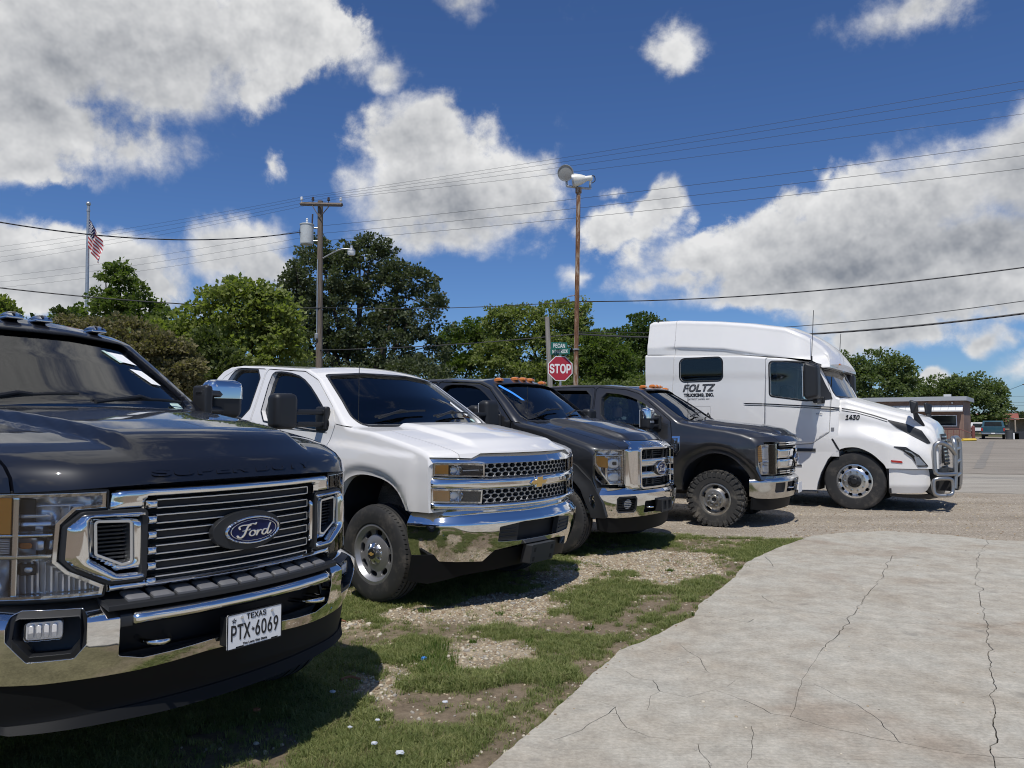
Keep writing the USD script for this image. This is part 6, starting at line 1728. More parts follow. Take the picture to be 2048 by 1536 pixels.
# fender panel behind the arch and skirts below the cab
low = Polygon([(-.62, .32), (-.60, .44), (-.54, .63), (-.42, .87), (-.27, 1.03), (-.36, 1.21), (-.56, 1.15), (-.86, .945), (-1.08, .92), (-1.08, .30)])
for s_ in (-1, 1):
    a, b = sorted((s_ * 1.21, s_ * 1.12))
    part(T5, 'lower_fairing', prism(low, 'y', a, b), M['semi_white'])
    a, b = sorted((s_ * 1.19, s_ * 1.10))
    part(T5, 'side_skirt', prism(Polygon([(-3.90, .30), (-1.085, .30), (-1.085, .74), (-3.90, .74)]), 'y', a, b), M['semi_white'])
    part(T5, 'step', prism(Polygon([(-1.95, .765), (-1.085, .765), (-1.085, .90), (-1.95, .90)]), 'y', *sorted((s_ * 1.15, s_ * 1.05))), M['alu'])
    part(T5, 'step_tread', bx(-1.95, -.86, *sorted((s_ * 1.05, s_ * 1.225)), .735, .765), M['alu'])
    part(T5, 'sill_strip', bx(-3.88, -.62, *sorted((s_ * 1.10, s_ * 1.225)), 1.00, 1.055), M['trim'])
    part(T5, 'lower_bar', bx(-3.6, -.62, *sorted((s_ * 1.08, s_ * 1.225)), .26, .29), M['alu'])
    part(T5, 'arch_liner', prism(archp.buffer(.02).difference(archp.buffer(-.02)), 'y', *sorted((s_ * 1.16, s_ * .70))) - bx(-2, 2, -2, 2, -1, .32), M['void'])
    part(T5, 'bonnet_gap', prism(LineString([(-.335, 1.22), (-.24, 1.05)]).buffer(.016), 'y', *sorted((s_ * 1.12, s_ * 1.222))), M['void'])
part(T5, 'chassis', cat(bx(-6.6, 1.05, -.50, -.38, .62, .88), bx(-6.6, 1.05, .38, .50, .62, .88), bx(-.1, 1.0, -.55, .55, .6, 1.3), bx(-3.8, -.65, -1.0, 1.0, .8, .95), tube([(0, -.95, .50), (0, .95, .50)], .08)), M['frame'])
part(T5, 'fuel_tank', cyl(.30, 1.6, 'x', (-3.3, -.80, .62), 32), M['alu'])
part(T5, 'fuel_tank', cyl(.30, 1.6, 'x', (-3.3, .80, .62), 32), M['alu'])
# bumper
bm5 = plan_map([(1.31, 0), (1.30, .3), (1.25, .6), (1.17, .80), (1.02, .98), (.82, 1.10), (.64, 1.155), (.545, 1.165)], lambda v: np.where(v < .45, (.45 - v) * .35, 0) + np.where(v > .68, (v - .68) * .1, 0))
E5 = bm5.length - .002
for s_ in (-1, 1):
    o = Polygon([(s_ * E5, .73), (s_ * .93, .73), (s_ * .90, .50), (s_ * .95, .38), (s_ * 1.02, .335), (s_ * E5, .315)])
    part(T5, 'bumper_end', slab(o, -.06, .012, bm5, .03, .03), M['semi_white'], 35)
part(T5, 'bumper', slab(Polygon([(-.925, .735), (.925, .735), (.90, .50), (.955, .37), (.7, .25), (-.7, .25), (-.955, .37), (-.90, .50)]), -.06, .004, bm5, .03, .03), M['plastic'], 35)
part(T5, 'bumper_lip', slab(Polygon([(-E5, .30), (E5, .30), (E5, .26), (.8, .215), (-.8, .215), (-E5, .26)]), -.08, -.02, bm5, .04), M['plastic'], 35)
gr = front_map(1.335, lambda y: .165 * y * y + .35 * np.maximum(0, np.abs(y) - .4) ** 2, lambda v: (v - .9) * .10)
g5 = part(T5, 'grille', slab(rpoly([(-.40, .78), (.40, .78), (.44, 1.26), (.36, 1.32), (-.36, 1.32), (-.44, 1.26)], .03), -.02, .004, gr, .04), M['plastic'])
for z in np.linspace(.83, 1.27, 8):
    part(g5, 'grille_slat', slab(sbox(-.39, z - .012, .39, z + .012), .0, .016, gr, .05), M['chrome'])
# bull bar of bent tubes
def loopbar(pts, r=.034):
    return tube(spline(pts, 6), r, 12)


hoop = lambda s_: spline([(1.21, s_ * .93, .72), (1.205, s_ * .93, 1.04), (1.235, s_ * .92, 1.15), (1.30, s_ * .88, 1.18), (1.39, s_ * .74, 1.13), (1.45, s_ * .60, 1.04), (1.475, s_ * .53, .98)], 6)
gb = part(T5, 'bull_bar', tube(hoop(-1), .036, 12), M['bar_steel'], 60)
part(gb, 'bar_tube', tube(hoop(1), .036, 12), M['bar_steel'], 60)
for s_ in (-1, 1):
    part(gb, 'bar_tube', tube(spline([(1.21, s_ * .93, .73), (1.23, s_ * .92, .665), (1.31, s_ * .84, .645), (1.42, s_ * .64, .645), (1.475, s_ * .52, .645)], 6), .036, 12), M['bar_steel'], 60)
    part(gb, 'bar_tube', tube(spline([(1.35, s_ * .86, .30), (1.24, s_ * .93, .305), (1.19, s_ * .95, .36), (1.19, s_ * .95, .53), (1.24, s_ * .93, .575), (1.33, s_ * .86, .58), (1.41, s_ * .76, .57), (1.44, s_ * .72, .52), (1.44, s_ * .72, .36), (1.41, s_ * .77, .305), (1.35, s_ * .86, .30)], 5), .033, 12), M['bar_steel'], 60)
    part(gb, 'bar_tube', tube(spline([(1.46, s_ * .54, .40), (1.475, s_ * .52, .65), (1.475, s_ * .52, 1.08), (1.465, s_ * .51, 1.19), (1.445, s_ * .42, 1.245), (1.44, s_ * .2, 1.25), (1.44, 0, 1.25)], 6), .038, 12), M['bar_steel'], 60)
    part(gb, 'bar_bracket', rbox(1.15, 1.45, s_ * .62 - .02, s_ * .62 + .02, .36, .54, .01), M['frame'])
for z in (.60, .84, 1.06):
    part(gb, 'bar_tube', tube([(1.47, -.5, z), (1.48, 0, z), (1.47, .5, z)], .028, 10), M['bar_steel'], 60)
# mirrors, aerials, wheels
for s_ in (-1, 1):
    ms = Manifold.batch_hull([Manifold.sphere(.05, 8).translate(p) for p in [(-.64, s_ * 1.50, 1.96), (-.64, s_ * 1.50, 2.50), (-.62, s_ * 1.74, 1.97), (-.62, s_ * 1.74, 2.51), (-.50, s_ * 1.52, 1.98), (-.50, s_ * 1.52, 2.48), (-.50, s_ * 1.70, 2.0), (-.50, s_ * 1.70, 2.46)]])
    mp = part(T5, 'wing_mirror', ms, M['plastic'], 50)
    part(mp, 'mirror_glass', bx(-.70, -.693, *sorted((s_ * 1.49, s_ * 1.75)), 1.97, 2.50), M['reflector'])
    part(mp, 'mirror_arm', cat(rbox(-.58, -.50, *sorted((s_ * 1.06, s_ * 1.54)), 2.50, 2.57, .02), rbox(-.58, -.50, *sorted((s_ * 1.06, s_ * 1.54)), 1.86, 1.94, .02), rbox(-.62, -.46, *sorted((s_ * 1.05, s_ * 1.20)), 1.86, 1.98, .02)), M['plastic'])
    hm = Manifold.batch_hull([Manifold.sphere(.03, 8).translate(p) for p in [(.92, s_ * .94, 1.70), (.92, s_ * 1.10, 1.70), (.90, s_ * .96, 1.87), (.90, s_ * 1.08, 1.87), (.97, s_ * .98, 1.72), (.97, s_ * 1.07, 1.84)]])
    hp_ = part(T5, 'bonnet_mirror', hm, M['plastic'], 50)
    part(hp_, 'mirror_stalk', Manifold.batch_hull([Manifold.sphere(.03, 8).translate([.94, s_ * .99, 1.70]), Manifold.sphere(.025, 8).translate([.93, s_ * .80, 1.55]), Manifold.sphere(.025, 8).translate([1.06, s_ * .80, 1.44])]), M['plastic'], 50)
for y, x, z1 in ((-1.16, -.62, 3.55), (1.16, -.62, 3.35)):
    part(T5, 'aerial', cat(tube([(x - .05, y, 2.60), (x - .05, y, 2.72)], .016, 8), tube([(x - .05, y, 2.70), (x, y, z1)], .006, 6)), M['plastic'])
for s_ in (-1, 1):
    make_wheel(T5, (0, s_ * 1.03, .50), s_, .508, .30, 'semi')
for x in (-4.6, -5.9):
    for s_ in (-1, 1):
        make_wheel(T5, (x, s_ * 1.0, .50), s_, .508, .30, 'semi')
part(T5, 'fifth_wheel', cyl(.45, .06, 'z', (-5.2, 0, 1.12), 32), M['frame'])
# interior
part(T5, 'dashboard', rbox(-.70, -.30, -1.0, 1.0, 1.45, 1.93, .06), M['dash'])
for y in (-.62, .62):
    part(T5, 'seat', cat(rbox(-1.55, -1.05, y - .26, y + .26, 1.40, 1.62, .06), rbox(-1.68, -1.48, y - .25, y + .25, 1.58, 2.28, .07)), M['seat'])
part(T5, 'cab_partition', bx(-1.95, -1.92, -1.1, 1.1, 1.1, 2.7), M['dash'])
part(T5, 'steering_wheel', tube([(-.92 + .1 * math.sin(t), .62 + .22 * math.cos(t), 1.86 + .17 * math.sin(t)) for t in np.linspace(0, 2 * PI, 26, endpoint=False)], .018, 8, closed=True), M['dash'])
# lettering and stripes
cs5 = lambda u, v, d: np.stack([u, -(S_cab(u, v) + d), v], 1)
t1 = fit_text('FOLTZ', -3.10, 2.125, -2.45, 2.265, shear=.28)
q = part(T5, 'company_name', slab(t1.buffer(.006), -.002, .0035, cs5, .05, .05), M['print_black'])
part(q, 'name_inline', slab(t1.buffer(-.008), .003, .005, cs5, .05, .05), M['print_grey'])
part(T5, 'company_name', slab(fit_text('TRUCKING, INC.', -3.08, 2.012, -2.475, 2.088).buffer(.004), -.002, .004, cs5, .05, .05), M['print_black'])
part(T5, 'company_town', slab(fit_text('DETROIT LAKES, MN', -3.0, 1.955, -2.56, 1.992, bold=True, shear=.25), -.002, .003, cs5, .05, .05), M['print_grey'])
for z, dz in ((1.888, .020), (1.852, .012)):
    part(T5, 'stripe', slab(Polygon([(-1.90, z), (-1.54, z - .010), (-1.54, z - .010 - dz), (-1.86, z - dz)]), -.002, .004, cs5, .1, .05), M['print_black'])
    part(T5, 'stripe', slab(Polygon([(-1.53, z - .010), (-.40, z - .085), (-.22, z - .105), (-.22, z - .105 - dz), (-.40, z - .085 - dz), (-1.53, z - .010 - dz)]), -.002, .0045, cs5, .1, .05), M['print_black'])
    dz2 = .02 if z > 1.87 else .012
    o = -.11 if z > 1.87 else -.115
    part(T5, 'stripe', slab(Polygon([(-.19, z + o), (.06, z + o - .045), (.30, z + o - .12), (.52, z + o - .20), (.52, z + o - .20 - dz2), (.30, z + o - .12 - dz2), (.06, z + o - .045 - dz2), (-.19, z + o - dz2)]), -.002, .005, fs5(-1), .05, .05), M['print_black'])
part(T5, 'fleet_number', slab(fit_text('1430', -.13, 1.565, .10, 1.65, shear=.25).buffer(.003), -.002, .006, fs5(-1), .05, .05), M['print_black'])
part(T5, 'decal', slab(rrect(-.355, 1.37, -.305, 1.43, .004), -.002, .006, lambda u, v, d: np.stack([u, -(S_cab(u, v) + d), v], 1), .05), M['print_grey'])
part(T5, 'decal', slab(unary_union([sbox(-.60 + k * .022, 1.666, -.585 + k * .022, 1.682) for k in range(5)]), -.002, .004, cs5, .05), M['print_grey'])

# ---------------------------------------------------------------- trees and bushes
def leaf_cards(pos, dirs, size, r, aspect=.42):
    """small folded leaf faces at pos; dirs rough outward direction"""
    n = len(pos)
    d = dirs + r.normal(0, .75, (n, 3)); d /= np.linalg.norm(d, axis=1, keepdims=True)
    s = np.cross(d, r.normal(0, 1, (n, 3))); s /= np.maximum(np.linalg.norm(s, axis=1, keepdims=True), 1e-6)
    L = (size * r.uniform(.6, 1.3, n))[:, None]
    nrm = np.cross(d, s)
    a, b = pos - d * L * .1, pos + d * L * .9
    m1, m2 = pos + d * L * .35 + s * L * aspect + nrm * L * .10, pos + d * L * .40 - s * L * aspect + nrm * L * .10
    v = np.stack([a, m1, b, m2], 1).reshape(-1, 3)
    k = np.arange(n)[:, None] * 4
    f = np.vstack([k + np.array([0, 1, 2]), k + np.array([0, 2, 3])])
    return trimesh.Trimesh(v, f, process=False)


bark = plain('bark', (.075, .058, .043), .95, var=.3, scale=14, bump=.8, bscale=40)
LEAF = dict(oak=leaf_mat('oak_leaves', (.036, .050, .024), (.098, .116, .058), .30, .45), pecan=leaf_mat('pecan_leaves', (.090, .130, .030), (.255, .280, .085), .48, .42), mid=leaf_mat('green_leaves', (.066, .100, .028), (.190, .222, .070), .42, .45),
            far=leaf_mat('far_leaves', (.048, .078, .028), (.125, .160, .058), .34, .5), juniper=leaf_mat('brownish_leaves', (.115, .104, .050), (.24, .205, .105), .38, .6), bush=leaf_mat('bush_leaves', (.045, .064, .018), (.12, .145, .042), .35, .5))


def make_tree(name, label, base, lobes, kind, leaf, nclump, nleaf, seed, trunk_r=.22, clump_r=.38, droop=0.0, group=None, holes=.25, category='tree', up=.15):
    """tree on a tapered, forking trunk; crown = leaf clumps through the volume of uneven lobes (x, y, z, rx, ry, rz relative to the base)"""
    r = np.random.default_rng(seed)
    T = thing(name, label, category, base, 0, group or ('trees behind the parked vehicles' if category == 'tree' else 'bushes behind the parked vehicles'))
    lob = np.array(lobes, float)
    w = lob[:, 3] * lob[:, 4] * lob[:, 5]; w = w ** .7; w /= w.sum()
    C, Dn = np.zeros((0, 3)), np.zeros((0, 3))
    while len(C) < nclump:
        n = nclump * 3
        k = r.choice(len(lob), n, p=w); q = r.normal(0, 1, (n, 3)); q /= np.linalg.norm(q, axis=1, keepdims=True)
        rad = r.uniform(.35, 1.0, (n, 1)) ** .45
        p = lob[k, :3] + q * lob[k, 3:] * rad * (1 + .35 * (meshkit.noise(q * 2.3 + k[:, None] * 9.1 + seed)[:, None] - .5))
        ok = (meshkit.noise(p * (1.1 / max(.5, clump_r * 2.2)) + seed * 3.7, seed) >= holes) & (p[:, 2] > .15)
        C = np.vstack([C, p[ok]]); Dn = np.vstack([Dn, q[ok] + np.array([0, 0, up])])
    C, Dn = C[:nclump], Dn[:nclump]
    sz = clump_r * r.uniform(.55, 1.35, len(C))
    off = r.normal(0, 1, (len(C), nleaf, 3)); off /= np.linalg.norm(off, axis=2, keepdims=True); off *= r.uniform(.15, 1, (len(C), nleaf, 1)) ** .6
    off[:, :, 2] *= .62
    P = C[:, None] + off * sz[:, None, None] - np.array([0, 0, droop]) * (np.abs(off[:, :, :1]) + np.abs(off[:, :, 1:2])) * sz[:, None, None]
    D = off + Dn[:, None] * .7 - np.array([0, 0, droop])
    part(T, 'crown', leaf_cards(P.reshape(-1, 3), D.reshape(-1, 3), leaf, r), LEAF[kind], False)
    # trunk and limbs
    top = lob[:, :3].mean(0); cz = max(.8, (lob[:, 2] - lob[:, 5]).min() * .9)
    bars = [tube(spline([(0, 0, -.1), (r.normal(0, .06), r.normal(0, .06), cz * .5), (top[0] * .25, top[1] * .25, cz)], 6), trunk_r, 10, trunk_r * .75)]
    for k in range(len(lob)):
        a = np.array([top[0] * .25, top[1] * .25, cz]) * r.uniform(.8, 1.0); b = lob[k, :3]
        m_ = (a + b) / 2 + r.normal(0, .12, 3) * np.linalg.norm(b - a) * .6
        bars.append(tube(spline([a, m_, b], 7), trunk_r * .5, 7, trunk_r * .12))
        for j in range(5):
            q = C[r.integers(0, len(C))]
            if np.linalg.norm(q - b) < 1.6 * max(lob[k, 3:]):
                s0 = m_ + (b - m_) * r.uniform(.2, .9)
                bars.append(tube(spline([s0, (s0 + q) / 2 + r.normal(0, .08, 3), q], 5), trunk_r * .17, 5, trunk_r * .04))
    part(T, 'trunk', cat(*bars), bark, 50)
    return T


def pxl(Y, items, base):
    """lobes from measured outlines: (x, y, half width, half height) in picture units at depth Y"""
    out = []
    for it in items:
        px, py, a, b = it[:4]; dy = it[4] if len(it) > 4 else 0
        p = depth_at(px, py, Y + dy); s = (Y + dy) / FPX
        out.append((p[0] - base[0], p[1] - base[1], p[2] - base[2], a * s, .9 * (a + b) / 2 * s, b * s))
    return out


def tree_at(name, label, px, Y, items, kind, leaf, nclump, nleaf, seed, **kw):
    b = depth_at(px, 846, Y); b = (float(b[0]), float(b[1]), 0.0)
    return make_tree(name, label, b, pxl(Y, items, b), kind, leaf, nclump, nleaf, seed, **kw)


tree_at('oak_tree', 'tall dark live oak with grey-green crown behind the utility pole', 720, 36, [(640, 560, 85, 70), (730, 540, 80, 65), (600, 640, 55, 80), (700, 640, 90, 80), (800, 560, 55, 45), (830, 620, 62, 80), (770, 690, 95, 75), (660, 720, 90, 70), (850, 710, 45, 60), (720, 505, 40, 28), (640, 505, 30, 26), (590, 580, 32, 40)], 'oak', .15, 900, 48, 11, trunk_r=.38, clump_r=.42, holes=.38)
tree_at('pecan_tree', 'bright yellow-green broadleaf tree in front of the dark oak', 470, 24, [(470, 625, 85, 70), (330, 690, 60, 55), (545, 640, 60, 60), (400, 650, 60, 50), (560, 600, 28, 30), (500, 590, 60, 35), (460, 720, 110, 70), (560, 715, 48, 70), (370, 700, 45, 60), (470, 800, 110, 50)], 'pecan', .15, 620, 42, 12, trunk_r=.16, clump_r=.30, droop=.25, holes=.30)
tree_at('pecan_tree', 'slender light green tree with one tall leaning branch beside the flagpole', 260, 27, [(150, 640, 40, 34), (235, 545, 32, 24), (265, 585, 40, 30), (230, 620, 52, 40), (290, 620, 45, 40), (250, 680, 85, 55), (320, 660, 40, 45), (200, 590, 16, 18), (210, 540, 14, 14)], 'pecan', .14, 330, 40, 13, trunk_r=.13, clump_r=.28, droop=.3, holes=.33)
tree_at('tree', 'round yellow-green tree between the oak and the light pole', 930, 40, [(935, 660, 45, 26), (920, 700, 50, 40), (970, 700, 40, 45), (935, 750, 70, 45)], 'pecan', .16, 260, 40, 14, trunk_r=.16, clump_r=.42, holes=.28)
tree_at('tree', 'broad green tree behind the stop sign and rusty light pole', 1085, 38, [(1050, 650, 62, 45), (1110, 640, 60, 40), (1010, 640, 38, 32), (1150, 640, 32, 36), (1060, 720, 95, 60), (1150, 700, 60, 55), (1110, 760, 110, 40), (990, 720, 45, 60), (1165, 620, 14, 22)], 'mid', .15, 640, 44, 15, trunk_r=.22, clump_r=.40, holes=.30)
tree_at('tree', 'low light green tree between the light pole and the tractor unit', 1200, 33, [(1190, 700, 48, 40), (1225, 720, 45, 45), (1180, 750, 60, 45), (1240, 770, 50, 40)], 'pecan', .14, 300, 42, 16, trunk_r=.14, clump_r=.32, holes=.30)
tree_at('tree', 'dark rounded tree rising behind the rear of the tractor unit', 1285, 46, [(1285, 660, 55, 36), (1250, 690, 42, 45), (1320, 690, 45, 45), (1280, 740, 70, 55)], 'mid', .17, 330, 44, 17, trunk_r=.22, clump_r=.46, holes=.30)
tree_at('tree', 'big green tree behind the bonnet of the tractor unit', 1735, 92, [(1740, 730, 55, 30), (1690, 740, 45, 34), (1790, 745, 38, 32), (1740, 775, 90, 40), (1680, 790, 50, 45), (1820, 765, 16, 16), (1650, 770, 30, 40)], 'far', .34, 520, 40, 18, trunk_r=.35, clump_r=.95, holes=.30)
tree_at('tree', 'wide green tree standing behind the brown building', 1925, 98, [(1930, 780, 55, 28), (1880, 785, 45, 28), (1980, 790, 26, 32), (1930, 815, 75, 35), (1985, 825, 22, 30), (1860, 805, 40, 30)], 'far', .34, 460, 40, 19, trunk_r=.35, clump_r=.9, holes=.30)
tree_at('tree', 'small distant dark tree at the right edge above the red roofed shed', 2030, 150, [(2025, 838, 20, 18), (2050, 845, 25, 18), (2085, 838, 40, 22)], 'oak', .5, 160, 36, 20, trunk_r=.3, clump_r=1.0, holes=.25)
tree_at('tree', 'pale green tree top at the left edge of the picture', 5, 24, [(10, 640, 35, 38), (-40, 640, 60, 55), (10, 690, 60, 40)], 'pecan', .15, 220, 40, 21, trunk_r=.14, clump_r=.32, holes=.3)
tree_at('tree', 'dark low tree filling the gap under the oak behind the grey pickups', 900, 34, [(830, 760, 75, 45), (720, 770, 90, 40), (930, 790, 60, 30), (1010, 790, 60, 30), (620, 760, 50, 50)], 'oak', .14, 420, 44, 22, trunk_r=.16, clump_r=.40, holes=.22)
tree_at('tree', 'dark shrubby tree behind the roof of the fourth pickup', 1200, 31, [(1130, 800, 80, 35), (1230, 800, 70, 35), (1300, 790, 50, 45), (1060, 800, 50, 30)], 'mid', .13, 340, 44, 23, trunk_r=.12, clump_r=.36, holes=.22)
# brownish bushes behind the first truck
tree_at('bush', 'brownish feathery bush behind the roof of the black pickup', 300, 15, [(230, 680, 75, 45), (310, 710, 70, 50), (360, 740, 40, 55), (280, 770, 100, 60), (160, 670, 60, 35)], 'juniper', .075, 700, 46, 24, trunk_r=.06, clump_r=.17, holes=.24, category='bush', up=.6)
tree_at('bush', 'dark green spiky bush at the foot of the flagpole', 110, 17, [(120, 650, 26, 30), (85, 660, 20, 26), (150, 660, 26, 30), (190, 665, 26, 24), (120, 700, 110, 40), (30, 700, 60, 30)], 'bush', .085, 430, 44, 25, trunk_r=.06, clump_r=.18, holes=.24, category='bush', up=.9)
tree_at('bush', 'dark green bush between the black and the white pickup', 385, 18, [(390, 740, 34, 55), (420, 700, 30, 40), (385, 800, 60, 40), (440, 760, 50, 60)], 'bush', .10, 300, 44, 26, trunk_r=.06, clump_r=.22, holes=.22, category='bush')

# ---------------------------------------------------------------- poles, signs, flag, wires
wood = mat('weathered_pole', {'tc': ('texture_coordinate', {}), 'mp': ('mapping', dict(mapping_type='point', scale=(14, 14, .8))), 'n': ('noise_texture', dict(scale=2.2, detail=8.0, roughness=.65)), 'r': ('rgb_ramp', dict(ramp=[(.25, (.075, .058, .045)), (.55, (.17, .14, .115)), (.8, (.27, .24, .205))])), 'b': ('bump', dict(strength=.7, distance=.02)), 'p': ('principled_bsdf', dict(roughness=.92, specular_ior_level=.2))},
           [('tc.object', 'mp.vector'), ('mp.vector', 'n.vector'), ('n.fac', 'r.fac'), ('r.color', 'p.base_color'), ('n.fac', 'b.height'), ('b.normal', 'p.normal')])
grey_wood = mat('grey_post_wood', {'tc': ('texture_coordinate', {}), 'mp': ('mapping', dict(mapping_type='point', scale=(14, 14, .8))), 'n': ('noise_texture', dict(scale=2.2, detail=8.0)), 'r': ('rgb_ramp', dict(ramp=[(.3, (.17, .155, .135)), (.7, (.34, .32, .29))])), 'p': ('principled_bsdf', dict(roughness=.95))}, [('tc.object', 'mp.vector'), ('mp.vector', 'n.vector'), ('n.fac', 'r.fac'), ('r.color', 'p.base_color')])
rust = mat('rusted_paint', {'tc': ('texture_coordinate', {}), 'mp': ('mapping', dict(mapping_type='point', scale=(5, 5, .9))), 'n': ('noise_texture', dict(scale=2.6, detail=9.0, roughness=.72)), 'r': ('rgb_ramp', dict(ramp=[(.38, (.09, .042, .022)), (.50, (.20, .095, .045)), (.56, (.34, .27, .20)), (.75, (.42, .37, .30))])), 'n2': ('noise_texture', dict(scale=30.0, detail=5.0)), 'b': ('bump', dict(strength=.4, distance=.005)), 'p': ('principled_bsdf', dict(roughness=.85))},
           [('tc.object', 'mp.vector'), ('mp.vector', 'n.vector'), ('n.fac', 'r.fac'), ('r.color', 'p.base_color'), ('n2.fac', 'b.height'), ('b.normal', 'p.normal')])
galv = plain('galvanised_steel', (.46, .47, .47), .42, .75, var=.15, scale=12, bevel=.003)
tank = plain('tank_grey', (.50, .53, .53), .45, var=.08, scale=5, dirt=(.3, .25, .2), dscale=3, damt=.35)
porcelain = plain('white_porcelain', (.75, .75, .74), .2, coat=.5)
porc_dark = plain('brown_porcelain', (.06, .04, .035), .25, coat=.5)
wire_m = plain('wire_black', (.022, .022, .024), .6)
lampglass = plain('frosted_lamp', (.72, .73, .72), .35)
cream = plain('cream_enamel', (.66, .66, .60), .4, dirt=(.35, .28, .2), dscale=6, damt=.35)
shade_in = plain('lamp_grey', (.36, .36, .34), .5, dirt=(.2, .14, .1), damt=.4)

# utility pole with transformer and street lamp
UY = 28.0
ub = depth_at(637, 846, UY)
UP = thing('utility_pole', 'wooden utility pole with crossarm, grey transformer and street lamp arm', 'utility pole', (ub[0], ub[1], 0))
uz = lambda py: float(depth_at(637, py, UY)[2])
ux = lambda px: float(depth_at(px, 600, UY)[0] - ub[0])
part(UP, 'pole', tube([(0, 0, -.2), (0, 0, 3), (-.02, 0, 6), (-.04, 0, uz(402))], .145, 14, .098), wood, 60)
ca = np.array([ux(596), .30, uz(405)]); cb = np.array([ux(690), -.55, uz(420)])
d = (cb - ca) / np.linalg.norm(cb - ca)
arm = tube([ca + np.array([0, -.12, 0]), cb + np.array([0, -.12, 0])], .075, 4)
part(UP, 'crossarm', arm, wood, False)
mid = (ca + cb) / 2
for t in (-.42, .42):
    p = mid + d * t + np.array([0, -.17, -.05])
    part(UP, 'brace', tube([p, (-.03, -.13, uz(405) - .62)], .018, 6), wood)
INS = []
for k, t in enumerate((.02, .30, .68, .97)):
    p = ca + (cb - ca) * t + np.array([0, -.12, .05])
    ins = lathe([(0, 0), (.018, 0), (.018, .10), (.055, .10), (.06, .14), (.04, .155), (.05, .18), (.04, .22), (.0, .23)], 14, 'z', p)
    part(UP, 'insulator', ins, porcelain if k in (0, 3) else porc_dark, 40)
    INS.append(np.array([ub[0], ub[1], 0]) + p + np.array([0, 0, .21]))
tx = ux(614); tz0, tz1 = uz(490), uz(449)
tr = part(UP, 'transformer', lathe([(0, tz0 - .02), (.22, tz0), (.245, tz0 + .05), (.245, tz1 - .06), (.265, tz1 - .05), (.265, tz1 - .02), (.22, tz1), (0, tz1 + .02)], 32, 'z', (tx - .02, -.08, 0)), tank, 40)
part(tr, 'bushing', lathe([(0, 0), (.035, 0), (.05, .05), (.03, .07), (.05, .11), (.03, .14), (.045, .18), (.02, .22), (0, .23)], 14, 'z', (tx - .02, -.08, tz1)), porcelain)
part(tr, 'fuse', tube([(tx + .16, -.05, tz1 - .1), (tx + .18, -.05, tz1 + .38)], .03, 8), porc_dark)
part(tr, 'hanger', cat(tube([(tx + .2, -.05, tz1 - .15), (0, 0, tz1 - .15)], .03, 6), tube([(tx + .2, -.05, tz0 + .15), (0, 0, tz0 + .15)], .03, 6)), galv)
part(tr, 'lead', tube(spline([(tx - .25, -.1, tz1 - .05), (tx - .28, -.12, tz1 - .35), (tx - .22, -.1, tz0 + .2)], 6), .012, 6), wire_m)
la = part(UP, 'lamp_arm', tube(spline([(.10, -.06, uz(517)), (.45, -.12, uz(508)), (.80, -.18, uz(501)), (ux(700), -.2, uz(500))], 8), .028, 8), galv)
lx, lz = ux(704), uz(500)
part(la, 'lamp_head', lathe([(0, lz + .12), (.05, lz + .12), (.06, lz + .02), (.14, lz - .05), (.145, lz - .09), (0, lz - .09)], 20, 'z', (lx, -.2, 0)), galv, 40)
part(la, 'lamp_bowl', lathe([(0, lz - .26), (.10, lz - .25), (.14, lz - .2), (.14, lz - .09), (0, lz - .09)], 20, 'z', (lx, -.2, 0)), lampglass, 40)
part(UP, 'conduit', tube([(-.08, -.13, uz(672)), (-.08, -.13, uz(520))], .022, 8), galv)
part(UP, 'conduit_box', rbox(-.14, -.03, -.20, -.11, uz(678), uz(668), .01), galv)

# flag on its pole
FY = 30.0
fb_ = depth_at(170, 846, FY)
FP = thing('flagpole', 'silver flagpole with ball finial rising behind the bushes', 'flagpole', (fb_[0], fb_[1], 0))
ftop = depth_at(177, 412, FY) - fb_
part(FP, 'pole', tube([(0, 0, -.1), (ftop[0] * .5, 0, 5), (ftop[0], 0, ftop[2] + fb_[2])], .095, 12, .055), galv, 60)
fzt = float(ftop[2] + fb_[2])
part(FP, 'finial', trimesh.creation.icosphere(2, .09).apply_translation([ftop[0], 0, fzt + .09]), galv, True)
part(FP, 'truck', cyl(.07, .07, 'z', (ftop[0], 0, fzt - .22)), galv)
part(FP, 'base_flare', cyl(.20, 1.5, 'z', (0, 0, 2.6), 16, .10), tank)
flag_top = fzt - .55
FL = thing('flag', 'American flag hanging limp from the silver flagpole', 'flag', (fb_[0] + ftop[0], fb_[1], 0))
nu, nv = 34, 66


def cloth(s, t):
    """s along the fly 0..1, t down the hoist 0..1"""
    ang = .95 + .25 * t
    x = .07 + s * .58 * (1 - .25 * s) + .10 * np.sin(6.5 * s + 2.2 * t) * s
    z = flag_top - t * 1.15 - s * (1.05 - .35 * t) * ang * .85 + .05 * np.sin(9 * s + 4 * t) * s
    y = -.05 + .11 * np.sin(13 * s + 5.0 * t + .6) * (.25 + s) + .05 * np.sin(21 * s - 3 * t) * s - .10 * (t - .5) * s
    return np.stack([x, y, z], -1)


def cloth_piece(s0, s1, t0, t1, n1, n2, off=0.0):
    s, t = np.meshgrid(np.linspace(s0, s1, n1), np.linspace(t0, t1, n2))
    p = cloth(s.ravel(), t.ravel()); p[:, 1] -= off
    i = (np.arange(n2 - 1)[:, None] * n1 + np.arange(n1 - 1)).ravel()
    f = np.vstack([np.stack([i, i + 1, i + n1 + 1], 1), np.stack([i, i + n1 + 1, i + n1], 1)])
    q = p + np.array([0, .004, 0])
    return trimesh.Trimesh(np.vstack([p, q]), np.vstack([f, f[:, ::-1] + len(p)]), process=False)


